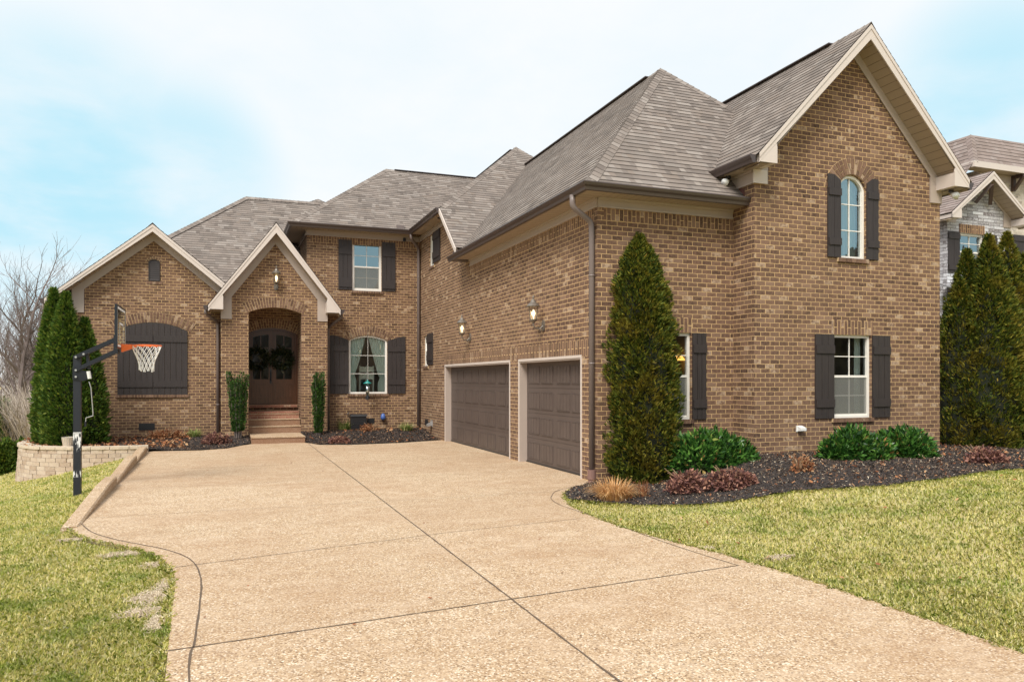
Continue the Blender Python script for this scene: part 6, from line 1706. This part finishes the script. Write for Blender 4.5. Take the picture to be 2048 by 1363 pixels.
soldier(FN, nw['s0']-0.02, nw['s1']+0.02, nw['z1']+0.01, nw['z1']+0.25, parent=nb, proud=0.02, mat='brick', name='window_lintel')
shutter(FN, uV(1894.5,NVv), uV(1918,NVv), nw['z0']-0.1, lambda s: nw['z1']+0.02, parent=nb, boards=2, bz=(0.12,0.88), bh=0.13, proud=0.02)
shutter(FN, uV(1968,NVv), uV(1992,NVv), nw['z0']-0.1, lambda s: nw['z1']+0.02, parent=nb, boards=2, bz=(0.12,0.88), bh=0.13, proud=0.02)
# main pale brick block
MV = 16.6; mu0 = uV(1958,MV); zE = onV(1990,335,MV-0.35)[1]
wall(FV(MV), [(mu0,-0.3),(mu0+14,-0.3),(mu0+14,zE),(mu0,zE)], [], mat='pale_brick', parent=nb)
wall(FU(mu0), [(MV,-0.3),(MV+10,-0.3),(MV+10,zE),(MV,zE)], [], mat='pale_brick', parent=nb)
shutter(FV(MV), uV(2026,MV), uV(2047,MV), onV(2036,553,MV)[1], lambda s: onV(2036,470,MV)[1], parent=nb, boards=2, bz=(0.1,0.9), bh=0.13)
ne_u = uV(1948,MV-0.4); ne_v = MV-0.4; best = min(((abs(0 if False else (lambda X,Z: 1024+FPX*X/Z)( (ne_u+t)*CT-(ne_v+t)*ST, (ne_u+t)*ST+(ne_v+t)*CT)-1957), t) for t in np.arange(0.5,8,0.05)))
tn = best[1] if best[1] < 7.9 else 4.0
Zn = (ne_u+tn)*ST+(ne_v+tn)*CT; zap = CH + (HY-270)*Zn/FPX; nsl = (zap-zE-0.1)/tn
roof([(ne_u,ne_v),(ne_u+16,ne_v),(ne_u+16,ne_v+tn),(ne_u+tn,ne_v+tn)], (ne_u,ne_v,zE+0.1), (0,1), nsl, mat='shingle_n', parent=nb)
roof([(ne_u,ne_v),(ne_u+tn,ne_v+tn),(ne_u+tn,ne_v+tn+6),(ne_u-1.2,ne_v+tn+6),(ne_u-1.2,ne_v+0.6)], (ne_u,ne_v,zE+0.1), (1,0), nsl, mat='shingle_n', parent=nb)
capline((ne_u,ne_v,zE+0.1),(ne_u+tn,ne_v+tn,zap), pn((1,0),nsl), pn((0,1),nsl), nb, mat='shingle_n')
mb = MB(); mb.box(ne_u-0.02, ne_u+16, ne_v-0.03, ne_v, zE-0.08, zE+0.1); mb.box(ne_u-0.03, ne_u-0.001, ne_v+0.001, ne_v+12, zE-0.08, zE+0.1); mb.build('fascia', M['trim_light'], nb)
mb = MB(); mb.face([(ne_u,ne_v,zE-0.06),(ne_u+16,ne_v,zE-0.06),(ne_u+16,MV,zE-0.06),(ne_u,MV,zE-0.06)]); mb.build('eave_soffit', M['soffit'], nb)
mb = MB(); mb.box(mu0, mu0+14, MV-0.02, MV-0.001, zE-0.3, zE-0.07); mb.build('frieze_board', M['trim'], nb)
# curved bracket under the main eave
bu_ = uV(2036,MV-0.2); mb = MB(); mb.box(bu_-0.06,bu_+0.06,MV-0.1,MV-0.021,zE-0.55,zE-0.08); mb.box(bu_-0.05,bu_+0.05,MV-0.4,MV-0.101,zE-0.17,zE-0.08); mb.bar((bu_,MV-0.1,zE-0.5),(bu_,MV-0.36,zE-0.16),(0,0.5,1),0.09,0.08); mb.build('eave_bracket', M['beamwood'], nb)
# gable roof and rakes of the stone front
gv = NVv-0.4; gh = hwn+0.35; gzt = onV(1957,338,gv)[1]; gE = gzt-nslope*gh; ncg = nc
roof([(ncg-gh,gv),(ncg,gv),(ncg,MV+4),(ncg-gh,MV+1)], (ncg-gh,gv,gE), (1,0), nslope, mat='shingle_n', parent=nb)
roof([(ncg+gh,gv),(ncg+gh,MV+1),(ncg,MV+4),(ncg,gv)], (ncg+gh,gv,gE), (-1,0), nslope, mat='shingle_n', parent=nb)
gable_trim(gv, NVv, ncg, gzt, gh-0.02, nslope, True, 0.12, drop=0.20, fr=0.05, chopw=0.36, wallhw=hwn, soff_drop=0.16, friez_h=0.02)
for sg in (-1,1): mb = MB(); mb.bar((ncg+sg*0.28,gv+0.3,gzt-0.62-0.2),(ncg+sg*0.02,gv+0.05,gzt-0.35),(0,0,1),0.09,0.09); mb.build('gable_bracket', M['beamwood'], nb)
# standing seam porch roof, beam and posts
pzt, pzb = onV(1890,570,NVv)[1], onV(1890,590,NVv-1.2)[1]; pa, pb = nc-hwn-0.3, mu0+12
mb = MB(); mb.face([(pa,NVv-0.001,pzt),(pb,NVv-0.001,pzt),(pb,NVv-1.25,pzb),(pa,NVv-1.25,pzb)])
k_ = int((pb-pa)/0.4)
for i in range(k_): s = pa+0.4*i; mb.bar((s,NVv-0.01,pzt+0.012),(s,NVv-1.25,pzb+0.012),(0,0,1),0.02,0.03)
mb.build('metal_porch_roof', M['metalroof'], nb)
mb = MB(); mb.box(pa,pb,NVv-1.36,NVv-1.252,pzb-0.09,pzb+0.02); mb.build('gutter', M['metalroof'], nb)
mb = MB(); mb.box(pa,pb,NVv-1.22,NVv-1.0,pzb-0.42,pzb-0.095); mb.build('porch_beam', M['trim'], nb)
mb = MB(); mb.face([(pa,NVv-1.22,pzb-0.10),(pb,NVv-1.22,pzb-0.10),(pb,NVv,pzb-0.10),(pa,NVv,pzb-0.10)]); mb.build('porch_ceiling', M['trim'], nb)
for s in (pa+0.2, pa+3.2, pa+6.4): mb = MB(); mb.box(s-0.12,s+0.12,NVv-1.2,NVv-1.02,0.2,pzb-0.42); mb.build('porch_post', M['beamwood'], nb)
mb = MB(); mb.box(pa+0.35, pa+1.35, NVv-0.03, NVv-0.004, 0.3, 2.6); mb.build('porch_shade_slab', M['porch_shade'], nb)  # flat slab, the dark under the porch roof painted in
wall(FV(MV+10), [(mu0,-0.3),(mu0+14,-0.3),(mu0+14,zE),(mu0,zE)], [], mat='pale_brick', parent=nb)
H = H0_

# ================================================================== BARE TREES AND BACKGROUND
def bare_tree(x, y, h, label, seed, group=None, mat='bark_far', spread=0.55, levels=4, r0=None, lean=0.0, name='bare_tree'):
    z = Tz(x, y)-0.1; t_ = thing(name, (x, y, z), label, 'tree', group); rr = random.Random(seed); trunk = MB(); br = MB()
    r0 = r0 or h*0.016
    def grow(p, d, L, r, lv):
        segs = 4; path = [p]; rad = [r]; q = p.copy(); dd = d.copy()
        for i in range(segs):
            dd = (dd + Vector((rr.gauss(0,.12), rr.gauss(0,.12), rr.gauss(0,.05)+0.05))).normalized(); q = q + dd*(L/segs); path.append(q.copy()); rad.append(r*(1-0.5*(i+1)/segs))
        (trunk if lv == levels else br).tube(path, rad, 6 if lv > 2 else (4 if lv > 1 else 3), caps=False)
        if lv == 0: return
        nb_ = {4: 7, 3: 5, 2: 4, 1: 4}.get(lv, 3)
        for i in range(nb_):
            f = rr.uniform(0.35, 1.0) if lv == levels else rr.uniform(0.2, 1.0); idx = min(segs-1, int(f*segs)); pp = path[idx].lerp(path[idx+1], f*segs-idx)
            ax = Vector((rr.gauss(0,1), rr.gauss(0,1), rr.gauss(0,0.3))).normalized(); nd = (dd*(1-spread) + ax*spread + Vector((0,0,0.25))).normalized()
            grow(pp, nd, L*rr.uniform(0.45, 0.7), max(0.006, rad[idx]*0.55), lv-1)
        grow(path[-1], (dd+Vector((rr.gauss(0,.2),rr.gauss(0,.2),0.2))).normalized(), L*0.6, max(0.006, rad[-1]), lv-1)
    grow(Vector((x, y, z)), Vector((lean, 0, 1)).normalized(), h*0.5, r0, levels)
    trunk.build('trunk', M[mat], t_); br.build('branches', M[mat], t_)
    return t_
def at_depth(px, Zd): return (CT*(px-1024)/FPX + ST)*Zd, (CT - ST*(px-1024)/FPX)*Zd
spec = [(62, 46, 12.5, 'tall bare tree with a leaning trunk at the left edge behind the shrubs', -0.10), (20, 40, 11.5, 'bare tree cut by the left picture edge', 0.05), (98, 58, 13.0, 'bare tree just left of the arborvitae', 0.0),
        (38, 62, 13.0, 'more distant bare tree between the two nearest ones on the left', 0.05), (-30, 50, 13.0, 'bare tree reaching in from outside the left edge', 0.2), (125, 70, 14.0, 'far bare tree whose crown shows above the arborvitae', 0.0)]
for i, (px, Zd, h, lab, ln) in enumerate(spec):
    x, y = at_depth(px, Zd); bare_tree(x, y, h, lab, 20+i, 'bare trees beyond the left lawn', lean=ln)
x, y = at_depth(2032, 58); bare_tree(x, y, 19.0, 'bare treetop behind the neighbouring roof', 77, mat='bark_far', spread=0.4)
# far woods
def far_woods(n, name, label, r0, r1, a0, a1, hmin, hmax, mat, wd):
    r = rng.uniform(r0, r1, n); a = rng.uniform(a0, a1, n); x = r*np.sin(a); y = r*np.cos(a); z = T(x, y); h = rng.uniform(hmin, hmax, n)
    out = []
    m = 26
    for k in range(m):
        t = rng.uniform(0.15, 1, n)**0.7; ang = rng.uniform(0, 6.28, n); R = h*0.24*np.sin(np.pi*np.clip(t, 0.1, 0.93))*rng.uniform(0, 1, n)
        b = np.stack([x+R*np.cos(ang)*0.3, y+R*np.sin(ang)*0.3, z+h*(t-0.14)], -1); tp = np.stack([x+R*np.cos(ang)*1.2, y+R*np.sin(ang)*1.2, z+h*np.minimum(1, t+0.05)], -1)
        s = np.stack([np.full(n, 1.0), np.full(n, 0.3), np.zeros(n)], -1)*(wd*h/10)[:, None]
        out.append(np.stack([b-s, b+s, tp+s*0.25, tp-s*0.25], 1))
    b = np.stack([x, y, z-0.3], -1); tp = np.stack([x, y, z+h*0.8], -1); s = np.stack([np.full(n, 1.0), np.full(n, 0.3), np.zeros(n)], -1)*(wd*h/5)[:, None]
    out.append(np.stack([b-s, b+s, tp+s*0.4, tp-s*0.4], 1))
    o = fast_mesh(name, np.concatenate(out, 0).reshape(-1, 3), None, 4, M[mat]); tag(o, label, 'woods', kind='stuff'); return o
far_woods(420, 'distant_woods', 'haze-tinted leafless woods on the far hillside', 95, 240, math.radians(-24), math.radians(5), 6, 9, 'farwood', 0.16)
far_woods(500, 'distant_woods', 'haze-tinted leafless woods beyond the neighbouring house', 110, 240, math.radians(35), math.radians(75), 7, 10, 'farwood', 0.16)
far_woods(1500, 'distant_woods', 'unseen leafless woods behind the viewpoint, added to darken window reflections', 38, 90, math.radians(95), math.radians(300), 6, 10, 'bark', 0.3)  # unseen trees added so the panes reflect something dark
# winter brush thicket
def brush(px0, px1, Z0, Z1, n, h, mat, name, label, wd=0.012):
    px = rng.uniform(px0, px1, n); Zd = rng.uniform(Z0, Z1, n); x = (CT*(px-1024)/FPX+ST)*Zd; y = (CT-ST*(px-1024)/FPX)*Zd; z = T(x, y)
    hh = h*rng.uniform(0.4, 1.0, n); a = rng.uniform(0, 6.28, n); ln = rng.uniform(0.1, 0.9, n)
    b = np.stack([x, y, z-0.1], -1)+0; out = []
    for k in range(3):
        a2 = a + rng.normal(0, 0.8, n); st = rng.uniform(0, 0.5, n)
        p0 = np.stack([x+np.cos(a)*ln*hh*st*0.5, y+np.sin(a)*ln*hh*st*0.5, z+hh*st], -1); p1 = p0 + np.stack([np.cos(a2)*ln*hh*0.6, np.sin(a2)*ln*hh*0.6, hh*(1-st)*rng.uniform(0.4, 1.0, n)], -1)
        s = np.stack([np.full(n, 0.9), np.full(n, 0.35), np.zeros(n)], -1)*wd
        out.append(np.stack([p0-s, p0+s, p1+s*0.3, p1-s*0.3], 1))
    o = fast_mesh(name, np.concatenate(out, 0).reshape(-1, 3), None, 4, M[mat]); tag(o, label, 'brush', kind='stuff'); return o
brush(-90, 110, 27, 42, 5000, 3.2, 'brush', 'winter_thicket', 'tangle of straw-coloured leafless brush behind the hedge')
def evergreen(px, Zd, ptop, hwpx, label, n=5000, size=0.16, mat='cedar', name='evergreen_shrub', group=None):
    x, y = at_depth(px, Zd); z = Tz(x, y); zt = CH + (HY-ptop)*Zd/FPX; r = hwpx/FPX*Zd; t_ = thing(name, (x, y, z), label, 'shrub', group)
    d = rng.normal(0, 1, (n, 3)); d /= np.linalg.norm(d, axis=1)[:, None]; d[:, 2] = np.abs(d[:, 2])-0.1
    R = np.array([r, r, (zt-z)]); c = d*R*(1-0.3*rng.random(n))[:, None]*(1+0.12*np.sin(d[:, :1]*7+d[:, 1:2]*5)) + np.array([x, y, z+0.05])
    mb = MB(); mb.lathe([(r*0.72*math.cos(q), z+(zt-z)*0.72*math.sin(q)) for q in np.linspace(0, 1.5, 7)], x, y, 12); mb.build('shade_core', M['core'], t_)
    sprays(c, d, size, mat, 'foliage', t_, up=0.3, asp=0.4, fan=2, spread=0.6)
evergreen(-8, 29, 800, 55, 'dark loose evergreen shrub at the left edge, behind the clipped hedge', 7000, 0.2)
evergreen(-40, 27, 800, 60, 'evergreen shrub mostly outside the left edge', 4000, 0.2)
for i, (px, Z_) in enumerate(((8, 23.5), (38, 24.0), (66, 24.8))):
    evergreen(px, Z_, 877+i*2, 26, ['clipped rounded boxwood at the left edge of the lawn', 'clipped rounded boxwood between the edge one and the retaining wall', 'clipped rounded boxwood nearest the retaining wall'][i], 4500, 0.09, 'arbor2', 'boxwood_shrub', 'row of clipped boxwoods')

# ================================================================== SKY, SUN, CAMERA
W = bpy.data.worlds.new('World'); SC.world = W; W.use_nodes = True; nt = W.node_tree; nt.nodes.clear(); k = NT(nt)
out = k.n('ShaderNodeOutputWorld'); sky = k.n('ShaderNodeTexSky'); sky.sky_type = 'NISHITA'; sky.sun_disc = False
SUN_EL, SUN_AZ = math.radians(50), math.radians(222)      # azimuth measured from +Y towards +X
sky.sun_elevation = SUN_EL; sky.sun_rotation = SUN_AZ
b1 = k.n('ShaderNodeBackground'); nt.links.new(sky.outputs[0], b1.inputs[0]); b1.inputs[1].default_value = 0.10
gen = k.n('ShaderNodeTexCoord').outputs['Generated']
X, Y, Z = k.sep(gen)
zc = k.math('ADD', k.math('MAXIMUM', Z, 0.0), 0.22)
cv = k.comb(k.math('DIVIDE', X, zc), k.math('DIVIDE', Y, zc), 0.0)
n1 = k.noise(cv, 0.8, 5, 0.55, 0.3); n2 = k.noise(cv, 2.6, 5, 0.6, 0.2)
def gap(px, py, rad0, rad1):
    r = Vector(ray(px, py)).normalized(); x = k.n('ShaderNodeVectorMath', operation='DOT_PRODUCT'); nt.links.new(gen, x.inputs[0]); x.inputs[1].default_value = tuple(r)
    return k.mapr(x.outputs['Value'], math.cos(math.radians(rad1)), math.cos(math.radians(rad0)), 0, 1, True)
def gapr(px, py, r0, r1):
    q = ray(px, py); r = Vector((q[0], -q[1], q[2])).normalized(); x = k.n('ShaderNodeVectorMath', operation='DOT_PRODUCT'); nt.links.new(gen, x.inputs[0]); x.inputs[1].default_value = tuple(r)
    return k.mapr(x.outputs['Value'], math.cos(math.radians(r1)), math.cos(math.radians(r0)), 0, 1, True)
rear = k.math('MULTIPLY', k.math('MAXIMUM', gapr(1690, 430, 6, 16), gapr(733, 520, 5, 15)), 0.6)
g = k.math('MAXIMUM', k.math('MAXIMUM', gap(110, 360, 1, 12), k.math('MULTIPLY', gap(1985, 225, 1, 9), 0.9)), k.math('MULTIPLY', gap(360, 350, 1, 8), 0.8))
blue = k.math('MULTIPLY', g, k.mapr(k.math('ADD', k.math('MULTIPLY', n1, 0.6), k.math('MULTIPLY', n2, 0.4)), 0.36, 0.60, 0.15, 1.0, True))
blue = k.math('MULTIPLY', blue, 0.85)
blue = k.math('MAXIMUM', k.math('MAXIMUM', blue, rear), k.mapr(n1, 0.66, 0.9, 0, 0.3, True))
cloudc = k.mix(k.mapr(n2, 0.35, 0.7), (0.88,0.95,0.985), (0.965,0.985,1.0))
colr = k.mix(blue, cloudc, (0.42,0.80,0.95))
b2 = k.n('ShaderNodeBackground'); nt.links.new(colr, b2.inputs[0]); 
# an overcast sky is brighter overhead and around the veiled sun than near the horizon
sd = k.n('ShaderNodeVectorMath', operation='DOT_PRODUCT'); nt.links.new(gen, sd.inputs[0])
sd.inputs[1].default_value = (math.sin(SUN_AZ)*math.cos(SUN_EL), math.cos(SUN_AZ)*math.cos(SUN_EL), math.sin(SUN_EL))
stg = k.math('ADD', k.mapr(Z, 0.46, 0.95, 0.87, 0.78, True), k.mapr(sd.outputs['Value'], 0.75, 1.0, 0, 0.7, True)); nt.links.new(stg, b2.inputs[1])
mx = k.n('ShaderNodeMixShader'); mx.inputs[0].default_value = 0.94
nt.links.new(b1.outputs[0], mx.inputs[1]); nt.links.new(b2.outputs[0], mx.inputs[2]); nt.links.new(mx.outputs[0], out.inputs[0])

sl = bpy.data.lights.new('sun', 'SUN'); sl.energy = 3.4; sl.angle = math.radians(24); sl.color = (1.0, 0.94, 0.85)
so_ = link(bpy.data.objects.new('sun', sl)); d = Vector((math.sin(SUN_AZ)*math.cos(SUN_EL), math.cos(SUN_AZ)*math.cos(SUN_EL), math.sin(SUN_EL)))
so_.rotation_euler = (-d).to_track_quat('-Z', 'Y').to_euler(); so_.location = (20, 5, 30)

cam = bpy.data.cameras.new('camera'); cam.sensor_width = 36; cam.lens = 36*FPX/2048; cam.shift_y = (HY-681.5)/2048; cam.clip_end = 3000
co = link(bpy.data.objects.new('camera', cam)); co.location = (0, 0, CH); co.rotation_euler = (math.radians(90), 0, -TH); SC.camera = co
vs = SC.view_settings; vs.view_transform = 'Standard'; vs.look = 'None'; vs.exposure = 0.27; vs.gamma = 1.0; vs.use_curve_mapping = False
SC.cycles.transparent_max_bounces = 16; SC.cycles.max_bounces = 6
for o in list(SC.objects):
    if o.name in ('driveway_joint',): pass
